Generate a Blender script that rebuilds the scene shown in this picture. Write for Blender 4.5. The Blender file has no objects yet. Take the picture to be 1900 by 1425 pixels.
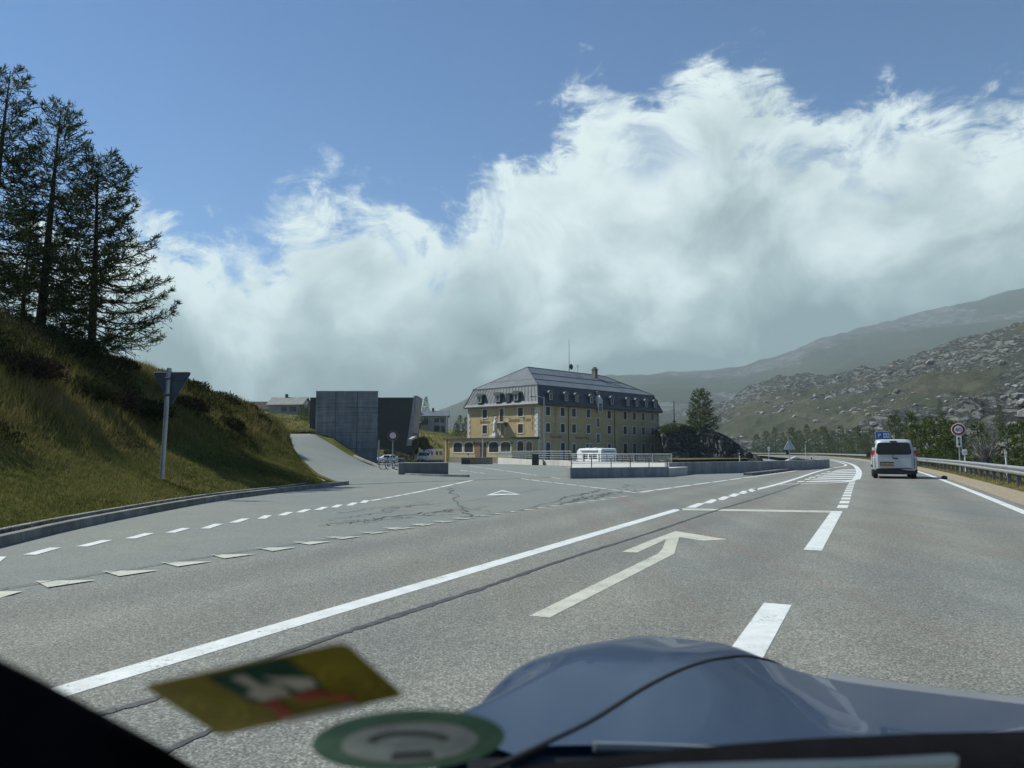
import bpy, math, random
import numpy as np
from mathutils import Matrix, Vector

SC = bpy.context.scene
COL = SC.collection
R = math.radians

# ------------------------------------------------------------------ camera
EYE = 1.25
PITCH = R(5.1225)
HEAD = R(25.552)                 # the road runs this far to the right of the lens axis
cam_d = bpy.data.cameras.new('camera')
cam = bpy.data.objects.new('camera', cam_d)
COL.objects.link(cam)
cam.location = (0, 0, EYE)
cam.rotation_euler = (math.pi / 2 + PITCH, 0, 0)
cam_d.sensor_width = 36
cam_d.lens = 26.526
cam_d.clip_start = 0.02
cam_d.clip_end = 30000
cam_d.dof.use_dof = True
cam_d.dof.focus_distance = 25
cam_d.dof.aperture_fstop = 4.6
SC.camera = cam

# ------------------------------------------------------------------ light
SUN_EL, SUN_AZ = R(50), R(-71)   # azimuth from +Y, clockwise positive
sdir = Vector((math.sin(SUN_AZ) * math.cos(SUN_EL), math.cos(SUN_AZ) * math.cos(SUN_EL), math.sin(SUN_EL)))
sun_d = bpy.data.lights.new('sun', 'SUN')
sun_d.energy = 5.0
sun_d.angle = R(0.53)
sun_d.color = (1.0, 0.95, 0.87)
sun = bpy.data.objects.new('sun', sun_d)
COL.objects.link(sun)
sun.rotation_euler = sdir.to_track_quat('Z', 'Y').to_euler()
sun.location = (-40, 20, 60)

SC.view_settings.view_transform = 'Standard'
SC.view_settings.look = 'None'
SC.view_settings.exposure = 0.22
SC.view_settings.gamma = 1.0
SC.view_settings.use_curve_mapping = False
SC.render.engine = 'CYCLES'
SC.cycles.use_denoising = True
SC.cycles.volume_bounces = 1
SC.cycles.max_bounces = 8
SC.cycles.transparent_max_bounces = 16


class NT:
    """Small helper round a node tree."""
    def __init__(self, tree):
        self.t = tree
        self.t.nodes.clear()

    def n(self, kind, **kw):
        nd = self.t.nodes.new(kind)
        for k, v in kw.items():
            if k.startswith('i_'):
                key = k[2:]
                key = int(key) if key.isdigit() else key.replace('_', ' ')
                sock = nd.inputs[key]
                if hasattr(v, 'bl_rna') and isinstance(v, bpy.types.NodeSocket):
                    self.t.links.new(v, sock)
                else:
                    sock.default_value = v
            else:
                setattr(nd, k, v)
        return nd

    def l(self, a, b):
        self.t.links.new(a, b)

    def m(self, op, a, b=None, c=None, clamp=False):
        nd = self.t.nodes.new('ShaderNodeMath')
        nd.operation = op
        nd.use_clamp = clamp
        for i, v in enumerate((a, b, c)):
            if v is None:
                continue
            if isinstance(v, bpy.types.NodeSocket):
                self.t.links.new(v, nd.inputs[i])
            else:
                nd.inputs[i].default_value = v
        return nd.outputs[0]

    def ss(self, x, a, b, lo=0.0, hi=1.0):
        nd = self.n('ShaderNodeMapRange', interpolation_type='SMOOTHSTEP')
        self.l(x, nd.inputs[0])
        for i, v in ((1, a), (2, b), (3, lo), (4, hi)):
            nd.inputs[i].default_value = v
        return nd.outputs[0]

    def noise(self, vec, scale, detail=4, rough=0.5, dist=0.0, dims='3D'):
        nd = self.n('ShaderNodeTexNoise', noise_dimensions=dims)
        if vec is not None:
            self.l(vec, nd.inputs['Vector'])
        nd.inputs['Scale'].default_value = scale
        nd.inputs['Detail'].default_value = detail
        nd.inputs['Roughness'].default_value = rough
        nd.inputs['Distortion'].default_value = dist
        return nd

    def mix(self, fac, a, b, mode='MIX'):
        nd = self.n('ShaderNodeMix', data_type='RGBA', blend_type=mode)
        for idx, v in ((0, fac), (6, a), (7, b)):
            if isinstance(v, bpy.types.NodeSocket):
                self.l(v, nd.inputs[idx])
            elif idx == 0:
                nd.inputs[0].default_value = v
            else:
                nd.inputs[idx].default_value = (*v[:3], 1)
        return nd.outputs[2]

    def ramp(self, fac, stops):
        nd = self.n('ShaderNodeValToRGB')
        self.l(fac, nd.inputs[0])
        el = nd.color_ramp.elements
        while len(el) < len(stops):
            el.new(0.5)
        for e, (p, c) in zip(el, stops):
            e.position = p
            e.color = (*c[:3], 1) if not isinstance(c, (int, float)) else (c, c, c, 1)
        return nd.outputs[0]


# ------------------------------------------------------------------ sky: blue overhead, a cloud bank on the ridge
world = bpy.data.worlds.new('World')
SC.world = world
world.use_nodes = True
w = NT(world.node_tree)
sky = w.n('ShaderNodeTexSky', sky_type='NISHITA', sun_disc=False)
sky.sun_elevation = SUN_EL
sky.sun_rotation = SUN_AZ
sky.altitude = 2000
sky.air_density = 1.0
sky.dust_density = 0.6
sky.ozone_density = 2.0
bg_sky = w.n('ShaderNodeBackground')
w.l(w.mix(1.0, sky.outputs[0], (0.48, 0.77, 1.06), 'MULTIPLY'), bg_sky.inputs[0])
bg_sky.inputs[1].default_value = 0.102
tc = w.n('ShaderNodeTexCoord')
D = tc.outputs['Generated']
sx = w.n('ShaderNodeSeparateXYZ')
w.l(D, sx.inputs[0])
az = w.m('ARCTAN2', sx.outputs[0], sx.outputs[1])
el = w.m('ARCSINE', sx.outputs[2])
fc = w.n('ShaderNodeFloatCurve')
w.l(w.m('ADD', w.m('DIVIDE', az, 2 * math.pi), 0.5), fc.inputs['Value'])
BANK = [(-180, 12), (-140, 10), (-100, 13), (-70, 12), (-45, 13), (-33, 15.0), (-28, 15.5), (-20.5, 15.0), (-16.5, 17.2), (-11, 18.6), (-6, 17.6),
        (-1.5, 20.6), (2.3, 22.6), (4.5, 25.5), (7.5, 27.6), (10.5, 26.2), (14, 27.8), (17.5, 27.0), (21, 25.2), (25, 24.2), (29, 22.6),
        (34, 21.6), (45, 24), (70, 20), (110, 15), (150, 12), (180, 12)]
cv = fc.mapping.curves[0]
while len(cv.points) < len(BANK):
    cv.points.new(0.5, 0.5)
for p, (a, e) in zip(cv.points, BANK):
    p.location = (a / 360 + 0.5, e / 90)
fc.mapping.update()
top = w.m('MULTIPLY', fc.outputs[0], math.pi / 2)
warp = w.noise(D, 3.2, 3, 0.55)
wv = w.n('ShaderNodeVectorMath', operation='MULTIPLY_ADD')
w.l(warp.outputs['Color'], wv.inputs[0])
wv.inputs[1].default_value = (0.22, 0.22, 0.14)
w.l(D, wv.inputs[2])
DW = wv.outputs[0]
n_big = w.noise(DW, 5.5, 4, 0.5).outputs[0]
n_mid = w.noise(DW, 12, 10, 0.62, 0.15).outputs[0]
st = w.n('ShaderNodeMapping')
st.inputs['Rotation'].default_value = (0.0, R(35), R(20))
st.inputs['Scale'].default_value = (1.0, 1.0, 2.2)
w.l(DW, st.inputs[0])
n_wsp = w.noise(st.outputs[0], 19, 11, 0.66, 0.35).outputs[0]
h = w.m('SUBTRACT', top, el)
h = w.m('ADD', h, w.m('MULTIPLY', w.m('SUBTRACT', n_big, 0.5), 0.16))
h2 = w.m('ADD', h, w.m('MULTIPLY', w.m('SUBTRACT', n_mid, 0.5), 0.20))
h3 = w.m('ADD', h2, w.m('MULTIPLY', w.m('SUBTRACT', n_wsp, 0.5), 0.21))
dens = w.ss(h3, -0.018, 0.050)
# thin places in the bank where the blue shows through, only near its top
hole = w.ss(w.m('SUBTRACT', w.noise(DW, 9.5, 8, 0.6, 0.5).outputs[0], w.m('MULTIPLY', h2, 1.15)), 0.42, 0.60, 0.0, 0.55)
hole = w.m('MULTIPLY', hole, w.ss(h2, 0.10, 0.24, 1.0, 0.0))
dens = w.m('MULTIPLY', dens, w.m('SUBTRACT', 1.0, hole))
dens = w.m('MAXIMUM', w.m('POWER', dens, 1.1), w.ss(w.m('SUBTRACT', top, el), 0.07, 0.13))
# tone: white at the lit top, blue-grey towards the base, with soft billows
bil = w.noise(DW, 7.5, 7, 0.55, 0.3).outputs[0]
lowb = w.m('MULTIPLY', w.ss(w.m('SUBTRACT', el, w.m('MULTIPLY', w.ss(az, 0.2, 0.65), 0.09)), 0.225, 0.05), 0.80)
sh = w.m('ADD', w.m('MULTIPLY', h2, 1.25), lowb)
sh = w.m('ADD', sh, w.m('MULTIPLY', w.m('SUBTRACT', 0.5, bil), 1.95))
tone = w.ramp(sh, [(0.0, (0.75, 0.81, 0.83)), (0.22, (0.60, 0.67, 0.695)), (0.50, (0.365, 0.445, 0.47)), (0.95, (0.165, 0.215, 0.235))])
bg_cl = w.n('ShaderNodeBackground')
w.l(tone, bg_cl.inputs[0])
bg_cl.inputs[1].default_value = 1.0
mx = w.n('ShaderNodeMixShader')
w.l(dens, mx.inputs[0])
w.l(bg_sky.outputs[0], mx.inputs[1])
w.l(bg_cl.outputs[0], mx.inputs[2])
wo = w.n('ShaderNodeOutputWorld')
w.l(mx.outputs[0], wo.inputs[0])

# ------------------------------------------------------------------ ground geometry helpers
FX = 1400.0


def ray(px, py):
    u, v = (px - 950) / FX, (712.5 - py) / FX
    return np.array([u, math.cos(PITCH) - v * math.sin(PITCH), math.sin(PITCH) + v * math.cos(PITCH)])


def G(px, py, z=0.0):
    """Point of the level z seen at (px, py) of the photograph, in metres."""
    r = ray(px, py)
    p = r * ((z - EYE) / r[2])
    return float(p[0]), float(p[1])


def at(px, py, Y):
    """Point seen at (px, py), Y metres ahead."""
    r = ray(px, py)
    p = r * (Y / r[1])
    return float(p[0]), float(Y), float(p[2] + EYE)


def car_pt(a, f, z):
    """a right of the driver's eye, f ahead of it, along the road."""
    return (a * math.cos(HEAD) + f * math.sin(HEAD), -a * math.sin(HEAD) + f * math.cos(HEAD), z)


def ssn(x, a, b):
    t = np.clip((np.asarray(x, float) - a) / (b - a), 0, 1)
    return t * t * (3 - 2 * t)


def hash2(ix, iy, seed):
    n = (ix.astype(np.int64) * 374761393 + iy.astype(np.int64) * 668265263 + seed * 1442695041) & 0xFFFFFFFF
    n = ((n ^ (n >> 13)) * 1274126177) & 0xFFFFFFFF
    n = n ^ (n >> 16)
    return (n & 0xFFFFFF) / float(0xFFFFFF)


def vnoise(x, y, seed=0):
    x = np.asarray(x, float); y = np.asarray(y, float)
    ix, iy = np.floor(x), np.floor(y)
    fx, fy = x - ix, y - iy
    fx = fx * fx * fx * (fx * (fx * 6 - 15) + 10); fy = fy * fy * fy * (fy * (fy * 6 - 15) + 10)
    a = hash2(ix, iy, seed); b = hash2(ix + 1, iy, seed); c = hash2(ix, iy + 1, seed); d = hash2(ix + 1, iy + 1, seed)
    return (a * (1 - fx) + b * fx) * (1 - fy) + (c * (1 - fx) + d * fx) * fy


def fbm(x, y, octv=5, seed=0, gain=0.5, ridged=False):
    s = 0; amp = 1; tot = 0; c, sn = math.cos(0.6), math.sin(0.6)
    for k in range(octv):
        v = vnoise(x, y, seed + k)
        if ridged:
            v = 1 - np.abs(2 * v - 1)
        s = s + amp * v; tot += amp; amp *= gain
        x, y = (x * c - y * sn) * 2.03 + 17.1, (x * sn + y * c) * 2.03 - 9.7
    return s / tot


# ------------------------------------------------------------------ mesh builder
class MB:
    def __init__(s):
        s.v = []; s.f = []; s.m = []

    def add(s, verts, faces, mat=0):
        o = len(s.v)
        s.v.extend([tuple(map(float, p)) for p in verts])
        for f in faces:
            s.f.append(tuple(i + o for i in f)); s.m.append(mat)
        return s

    def box(s, c, d, mat=0, M=None, taper=1.0):
        x, y, z = d[0] / 2, d[1] / 2, d[2] / 2
        t = taper
        vs = [(-x, -y, -z), (x, -y, -z), (x, y, -z), (-x, y, -z), (-x * t, -y * t, z), (x * t, -y * t, z), (x * t, y * t, z), (-x * t, y * t, z)]
        if M is not None:
            vs = [tuple(M @ Vector(p)) for p in vs]
        vs = [(p[0] + c[0], p[1] + c[1], p[2] + c[2]) for p in vs]
        return s.add(vs, [(3, 2, 1, 0), (4, 5, 6, 7), (0, 1, 5, 4), (1, 2, 6, 5), (2, 3, 7, 6), (3, 0, 4, 7)], mat)

    def b2(s, lo, hi, mat=0):
        return s.box([(a + b) / 2 for a, b in zip(lo, hi)], [abs(b - a) for a, b in zip(lo, hi)], mat)

    def tube(s, pts, rad, n=8, mat=0, cap=True):
        pts = [Vector(p) for p in pts]
        if not hasattr(rad, '__len__'):
            rad = [rad] * len(pts)
        o = len(s.v)
        for i, p in enumerate(pts):
            t = (pts[min(i + 1, len(pts) - 1)] - pts[max(i - 1, 0)]).normalized()
            ref = Vector((0, 0, 1)) if abs(t.z) < 0.9 else Vector((1, 0, 0))
            a = t.cross(ref).normalized(); b = t.cross(a)
            for k in range(n):
                q = 2 * math.pi * k / n
                s.v.append(tuple(p + (a * math.cos(q) + b * math.sin(q)) * rad[i]))
        for i in range(len(pts) - 1):
            for k in range(n):
                k2 = (k + 1) % n
                s.f.append((o + i * n + k, o + i * n + k2, o + (i + 1) * n + k2, o + (i + 1) * n + k)); s.m.append(mat)
        if cap:
            s.f.append(tuple(o + k for k in range(n))); s.m.append(mat)
            e = o + (len(pts) - 1) * n
            s.f.append(tuple(e + n - 1 - k for k in range(n))); s.m.append(mat)
        return s

    def prism(s, poly, z0, z1, mat=0, M=None):
        """poly in xy extruded z0..z1, M maps the result."""
        n = len(poly)
        area = sum(poly[i][0] * poly[(i + 1) % n][1] - poly[(i + 1) % n][0] * poly[i][1] for i in range(n))
        if area < 0:
            poly = poly[::-1]
        vs = [(x, y, z0) for x, y in poly] + [(x, y, z1) for x, y in poly]
        if M is not None:
            vs = [tuple(M @ Vector(p)) for p in vs]
        fs = [tuple(range(n - 1, -1, -1)), tuple(range(n, 2 * n))] + [(i, (i + 1) % n, n + (i + 1) % n, n + i) for i in range(n)]
        return s.add(vs, fs, mat)

    def loft(s, rings, mat=0, closed=True, cap=True):
        n = len(rings[0]); o = len(s.v)
        for r in rings:
            s.v.extend([tuple(map(float, p)) for p in r])
        for i in range(len(rings) - 1):
            for k in range(n if closed else n - 1):
                k2 = (k + 1) % n
                s.f.append((o + i * n + k, o + i * n + k2, o + (i + 1) * n + k2, o + (i + 1) * n + k)); s.m.append(mat)
        if cap and closed:
            s.f.append(tuple(o + n - 1 - k for k in range(n))); s.m.append(mat)
            e = o + (len(rings) - 1) * n
            s.f.append(tuple(e + k for k in range(n))); s.m.append(mat)
        return s

    def disc(s, c, r, axis='y', n=20, mat=0, th=0.01):
        poly = [(r * math.cos(2 * math.pi * k / n), r * math.sin(2 * math.pi * k / n)) for k in range(n)]
        M = {'y': Matrix.Rotation(R(90), 4, 'X'), 'x': Matrix.Rotation(R(90), 4, 'Y'), 'z': Matrix.Identity(4)}[axis]
        return s.prism(poly, -th / 2, th / 2, mat, Matrix.Translation(c) @ M)

    def build(s, name, mats, parent=None, smooth=False, bevel=0.0, fix=True):
        me = bpy.data.meshes.new(name)
        me.from_pydata(s.v, [], s.f)
        mats = mats if isinstance(mats, (list, tuple)) else [mats]
        for m in mats:
            me.materials.append(m)
        if len(mats) > 1:
            me.polygons.foreach_set('material_index', s.m)
        if fix:
            import bmesh
            bm = bmesh.new(); bm.from_mesh(me)
            bmesh.ops.recalc_face_normals(bm, faces=bm.faces)
            bm.to_mesh(me); bm.free()
        if smooth:
            me.polygons.foreach_set('use_smooth', [True] * len(me.polygons))
        me.update()
        o = bpy.data.objects.new(name, me)
        COL.objects.link(o)
        if parent is not None:
            o.parent = parent
        if bevel:
            b = o.modifiers.new('bevel', 'BEVEL'); b.width = bevel; b.segments = 2; b.limit_method = 'ANGLE'; b.angle_limit = R(40)
        return o


def np_mesh(name, V, Fq, mat, parent=None, smooth=True, attr=None):
    """Mesh from arrays: V (n,3), Fq (m,k) all of one k."""
    me = bpy.data.meshes.new(name)
    V = np.asarray(V, np.float32); Fq = np.asarray(Fq, np.int32)
    me.vertices.add(len(V)); me.vertices.foreach_set('co', V.ravel())
    k = Fq.shape[1]
    me.loops.add(Fq.size); me.loops.foreach_set('vertex_index', Fq.ravel())
    me.polygons.add(len(Fq))
    me.polygons.foreach_set('loop_start', np.arange(0, Fq.size, k, dtype=np.int32))
    me.polygons.foreach_set('use_smooth', np.full(len(Fq), smooth))
    me.update(calc_edges=True)
    if attr is not None:
        at_ = me.attributes.new('shade', 'FLOAT', 'POINT')
        at_.data.foreach_set('value', np.asarray(attr, np.float32))
    for m in (mat if isinstance(mat, (list, tuple)) else [mat]):
        me.materials.append(m)
    o = bpy.data.objects.new(name, me)
    COL.objects.link(o)
    if parent is not None:
        o.parent = parent
    return o


def grid_faces(nu, nv):
    i = np.arange((nu - 1) * (nv - 1)); r, c = i // (nv - 1), i % (nv - 1)
    a = r * nv + c
    return np.stack([a, a + 1, a + nv + 1, a + nv], 1)


def tag(o, label=None, cat=None, group=None, kind=None):
    if label: o['label'] = label
    if cat: o['category'] = cat
    if group: o['group'] = group
    if kind: o['kind'] = kind
    return o


def empty(name, loc=(0, 0, 0), rz=0.0, label=None, cat=None, group=None):
    o = bpy.data.objects.new(name, None)
    COL.objects.link(o)
    o.location = loc; o.rotation_euler = (0, 0, rz)
    o.empty_display_size = 0.2
    return tag(o, label, cat, group)


def copy_tree(o, parent=None):
    c = o.copy(); COL.objects.link(c)
    if parent is not None:
        c.parent = parent
    for ch in list(o.children):
        copy_tree(ch, c)
    return c


def share(src, name=None, parent=None, loc=(0, 0, 0), rot=(0, 0, 0), sc=(1, 1, 1)):
    c = src.copy(); COL.objects.link(c)
    if parent is not None:
        c.parent = parent
    c.location = loc; c.rotation_euler = rot; c.scale = sc
    return c


# ------------------------------------------------------------------ materials
MATS = {}


def pm(name, col, rough=0.6, metal=0.0, var=0.12, scale=3.0, bump=0.0, bscale=40.0, coat=0.0, dirt=0.0, spec=0.5, alpha=None, detail=5):
    if name in MATS:
        return MATS[name]
    m = bpy.data.materials.new(name); m.use_nodes = True
    t = NT(m.node_tree)
    tc = t.n('ShaderNodeTexCoord')
    b = t.n('ShaderNodeBsdfPrincipled')
    nz = t.noise(tc.outputs['Object'], scale, detail, 0.6).outputs[0]
    lo = tuple(max(0, c * (1 - var)) for c in col); hi = tuple(min(1, c * (1 + var)) for c in col)
    c = t.mix(t.ss(nz, 0.3, 0.7), lo, hi)
    if dirt:
        d = t.noise(tc.outputs['Object'], scale * 0.35, 8, 0.7).outputs[0]
        c = t.mix(t.ss(d, 0.5, 0.75, 0, dirt), c, tuple(x * 0.45 for x in col))
    t.l(c, b.inputs['Base Color'])
    b.inputs['Roughness'].default_value = rough
    b.inputs['Metallic'].default_value = metal
    b.inputs['Specular IOR Level'].default_value = spec
    if coat:
        b.inputs['Coat Weight'].default_value = coat
        b.inputs['Coat Roughness'].default_value = 0.04
    if bump:
        bp = t.n('ShaderNodeBump', i_Strength=bump)
        bp.inputs['Distance'].default_value = 0.02
        t.l(t.noise(tc.outputs['Object'], bscale, 4, 0.6).outputs[0], bp.inputs['Height'])
        t.l(bp.outputs[0], b.inputs['Normal'])
    o = t.n('ShaderNodeOutputMaterial')
    t.l(b.outputs[0], o.inputs[0])
    MATS[name] = m
    return m


def asphalt(name, base, tint, grain=1.0, streak=0.0):
    m = bpy.data.materials.new(name); m.use_nodes = True
    t = NT(m.node_tree)
    P = t.n('ShaderNodeNewGeometry').outputs['Position']
    b = t.n('ShaderNodeBsdfPrincipled')
    g1 = t.noise(P, 62, 2, 0.6).outputs[0]
    vo = t.n('ShaderNodeTexVoronoi', feature='F1'); t.l(P, vo.inputs['Vector']); vo.inputs['Scale'].default_value = 105
    sep = t.n('ShaderNodeSeparateColor'); t.l(vo.outputs['Color'], sep.inputs[0])
    g2 = sep.outputs[0]
    sp = t.m('POWER', g2, 2.6)
    fine = t.m('ADD', t.m('MULTIPLY', t.m('SUBTRACT', g1, 0.5), 1.5 * grain), t.m('MULTIPLY', t.m('SUBTRACT', sp, 0.28), 1.05 * grain))
    big = t.noise(P, 0.22, 6, 0.6).outputs[0]
    mid = t.noise(P, 1.7, 5, 0.65).outputs[0]
    val = t.m('MULTIPLY_ADD', fine, 0.62, 1.0)
    val = t.m('MULTIPLY', val, t.m('MULTIPLY_ADD', t.m('SUBTRACT', big, 0.5), 0.42, 1.0))
    val = t.m('MULTIPLY', val, t.m('MULTIPLY_ADD', t.m('SUBTRACT', mid, 0.5), 0.30, 1.0))
    col = t.mix(t.ss(big, 0.35, 0.65), tuple(base * c for c in tint), tuple(base * c * k for c, k in zip(tint, (1.05, 1.0, 0.93))))
    if streak:
        rot = t.n('ShaderNodeMapping', vector_type='POINT')
        rot.inputs['Rotation'].default_value = (0, 0, HEAD)
        rot.inputs['Scale'].default_value = (1.3, 0.025, 1)
        t.l(P, rot.inputs[0])
        s = t.noise(rot.outputs[0], 1.0, 5, 0.6).outputs[0]
        val = t.m('MULTIPLY', val, t.m('MULTIPLY_ADD', t.m('SUBTRACT', s, 0.5), streak, 1.0))
        dt = t.n('ShaderNodeVectorMath', operation='DOT_PRODUCT'); t.l(P, dt.inputs[0]); dt.inputs[1].default_value = (math.cos(HEAD), -math.sin(HEAD), 0)
        trk = t.m('COSINE', t.m('MULTIPLY', t.m('SUBTRACT', dt.outputs['Value'], 0.22), 2 * math.pi / 1.55))
        val = t.m('MULTIPLY', val, t.m('SUBTRACT', 1.0, t.m('MULTIPLY', trk, t.m('MULTIPLY', s, 0.16))))
        stn = t.noise(P, 0.75, 7, 0.75, 0.4).outputs[0]
        val = t.m('MULTIPLY', val, t.ss(stn, 0.60, 0.74, 1.0, 0.80))
        col = t.mix(t.ss(t.noise(rot.outputs[0], 0.7, 3, 0.5).outputs[0], 0.5, 0.72, 0, 0.55), col, (base * 1.0, base * 0.83, base * 0.72))
    out = t.mix(1.0, col, (1, 1, 1), 'MULTIPLY')
    vm = t.n('ShaderNodeVectorMath', operation='SCALE'); t.l(out, vm.inputs[0]); t.l(val, vm.inputs['Scale'])
    t.l(vm.outputs[0], b.inputs['Base Color'])
    b.inputs['Roughness'].default_value = 0.82
    b.inputs['Specular IOR Level'].default_value = 0.35
    bp = t.n('ShaderNodeBump', i_Strength=0.5); bp.inputs['Distance'].default_value = 0.006
    t.l(g1, bp.inputs['Height']); t.l(bp.outputs[0], b.inputs['Normal'])
    o = t.n('ShaderNodeOutputMaterial'); t.l(b.outputs[0], o.inputs[0])
    return m


def paint_mat(name, col, wear=0.5, under=(0.15, 0.15, 0.14)):
    m = bpy.data.materials.new(name); m.use_nodes = True
    t = NT(m.node_tree)
    P = t.n('ShaderNodeNewGeometry').outputs['Position']
    b = t.n('ShaderNodeBsdfPrincipled')
    a = t.noise(P, 38, 4, 0.75).outputs[0]
    c = t.noise(P, 1.6, 5, 0.65).outputs[0]
    wornness = t.m('ADD', t.m('MULTIPLY', a, 0.62), t.m('MULTIPLY', c, 0.38))
    k = t.ss(wornness, 0.60 - 0.07 * wear, 0.67 - 0.06 * wear, 0, 0.85)
    tone = t.mix(t.ss(t.noise(P, 4, 6, 0.7).outputs[0], 0.3, 0.7), tuple(x * 0.80 for x in col), col)
    t.l(t.mix(k, tone, under), b.inputs['Base Color'])
    b.inputs['Roughness'].default_value = 0.7
    bp = t.n('ShaderNodeBump', i_Strength=0.3); bp.inputs['Distance'].default_value = 0.004
    t.l(t.noise(P, 75, 2, 0.6).outputs[0], bp.inputs['Height']); t.l(bp.outputs[0], b.inputs['Normal'])
    o = t.n('ShaderNodeOutputMaterial'); t.l(b.outputs[0], o.inputs[0])
    return m


def leafy(name, cols, transl=0.25, scale=0.7, attr=True):
    """Foliage and grass: colour from a per-vertex 0..1 value plus noise, a little light passing through."""
    m = bpy.data.materials.new(name); m.use_nodes = True
    t = NT(m.node_tree)
    P = t.n('ShaderNodeNewGeometry').outputs['Position']
    nz = t.noise(P, scale, 4, 0.6).outputs[0]
    f = t.m('MULTIPLY_ADD', t.m('SUBTRACT', nz, 0.5), 1.3, 0.0)
    if attr:
        f = t.m('ADD', f, t.n('ShaderNodeAttribute', attribute_name='shade').outputs['Fac'])
    else:
        f = t.m('ADD', f, 0.5)
    c = t.ramp(f, [(i / (len(cols) - 1), q) for i, q in enumerate(cols)])
    d = t.n('ShaderNodeBsdfDiffuse'); t.l(c, d.inputs[0])
    tr = t.n('ShaderNodeBsdfTranslucent'); t.l(c, tr.inputs[0])
    x = t.n('ShaderNodeMixShader'); x.inputs[0].default_value = transl
    t.l(d.outputs[0], x.inputs[1]); t.l(tr.outputs[0], x.inputs[2])
    o = t.n('ShaderNodeOutputMaterial'); t.l(x.outputs[0], o.inputs[0])
    return m


def terrain_mat(name, cols, rock=None, rock_lo=0.55, rock_hi=0.75, scale=0.15, bump=0.6, bdist=0.3, stretch=None, rockcols=((0.055, 0.058, 0.054), (0.125, 0.127, 0.118), (0.235, 0.232, 0.215)), fine=1.0, rscale=0.06):
    m = bpy.data.materials.new(name); m.use_nodes = True
    t = NT(m.node_tree)
    geo = t.n('ShaderNodeNewGeometry')
    P = geo.outputs['Position']
    b = t.n('ShaderNodeBsdfDiffuse')
    n1 = t.noise(P, scale, 8, 0.65, 0.2).outputs[0]
    n2 = t.noise(P, scale * 9, 6, 0.7).outputs[0]
    f = t.m('ADD', t.m('MULTIPLY', n1, 0.6), t.m('MULTIPLY', n2, 0.4 * fine))
    c = t.ramp(t.ss(f, 0.28, 0.70), [(i / (len(cols) - 1), q) for i, q in enumerate(cols)])
    hgt = n2
    if rock:
        mp = t.n('ShaderNodeMapping')
        mp.inputs['Rotation'].default_value = (R(20), R(35), R(25))
        mp.inputs['Scale'].default_value = stretch or (1, 0.45, 1.5)
        t.l(P, mp.inputs[0])
        r1 = t.noise(mp.outputs[0], rscale, 9, 0.68, 0.6).outputs[0]
        cr = t.ss(t.m('ABSOLUTE', t.m('SUBTRACT', t.noise(mp.outputs[0], rscale * 4, 7, 0.65, 0.8).outputs[0], 0.5)), 0.0, 0.07)
        rc = t.ramp(t.noise(mp.outputs[0], rscale * 7, 9, 0.75, 0.4).outputs[0], [(0.30, rockcols[0]), (0.5, rockcols[1]), (0.68, rockcols[2])])
        rc = t.mix(t.m('MULTIPLY_ADD', cr, 0.75, 0.25), tuple(x * 0.5 for x in rockcols[0]), rc)
        at_ = t.n('ShaderNodeAttribute', attribute_name='shade').outputs['Fac']
        k = t.m('ADD', r1, t.m('MULTIPLY', t.m('SUBTRACT', at_, 0.5), 0.55))
        k = t.ss(t.m('ADD', k, t.m('MULTIPLY', t.m('SUBTRACT', t.noise(P, rscale * 9, 6, 0.75).outputs[0], 0.5), 0.50)), rock_lo, rock_hi)
        c = t.mix(k, c, rc)
        hgt = t.m('ADD', hgt, t.m('MULTIPLY', t.m('MULTIPLY', cr, k), 0.8))
    t.l(c, b.inputs[0])
    bp = t.n('ShaderNodeBump', i_Strength=bump); bp.inputs['Distance'].default_value = bdist
    t.l(hgt, bp.inputs['Height']); t.l(bp.outputs[0], b.inputs['Normal'])
    o = t.n('ShaderNodeOutputMaterial'); t.l(b.outputs[0], o.inputs[0])
    return m


def concrete_mat(name, base, board=0.0, dark=0.55):
    m = bpy.data.materials.new(name); m.use_nodes = True
    t = NT(m.node_tree)
    tc = t.n('ShaderNodeTexCoord'); P = tc.outputs['Object']
    b = t.n('ShaderNodeBsdfPrincipled')
    mp = t.n('ShaderNodeMapping'); mp.inputs['Scale'].default_value = (1.0, 1.0, 0.12); t.l(P, mp.inputs[0])
    drip = t.noise(mp.outputs[0], 2.4, 7, 0.65).outputs[0]
    bl = t.noise(P, 0.9, 8, 0.65).outputs[0]
    v = t.m('ADD', t.m('MULTIPLY', drip, 0.55), t.m('MULTIPLY', bl, 0.45))
    if board:
        mb = t.n('ShaderNodeMapping'); mb.inputs['Scale'].default_value = (0.12, 0.12, 5.0); t.l(P, mb.inputs[0])
        bd = t.noise(mb.outputs[0], 1.0, 3, 0.6).outputs[0]
        v = t.m('ADD', v, t.m('MULTIPLY', t.m('SUBTRACT', bd, 0.5), board))
    c = t.mix(t.ss(v, 0.3, 0.72), tuple(x * dark for x in base), tuple(x * 1.12 for x in base))
    t.l(c, b.inputs['Base Color']); b.inputs['Roughness'].default_value = 0.85
    bp = t.n('ShaderNodeBump', i_Strength=0.25); bp.inputs['Distance'].default_value = 0.02
    t.l(t.noise(P, 30, 4, 0.6).outputs[0], bp.inputs['Height']); t.l(bp.outputs[0], b.inputs['Normal'])
    o = t.n('ShaderNodeOutputMaterial'); t.l(b.outputs[0], o.inputs[0])
    return m
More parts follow.
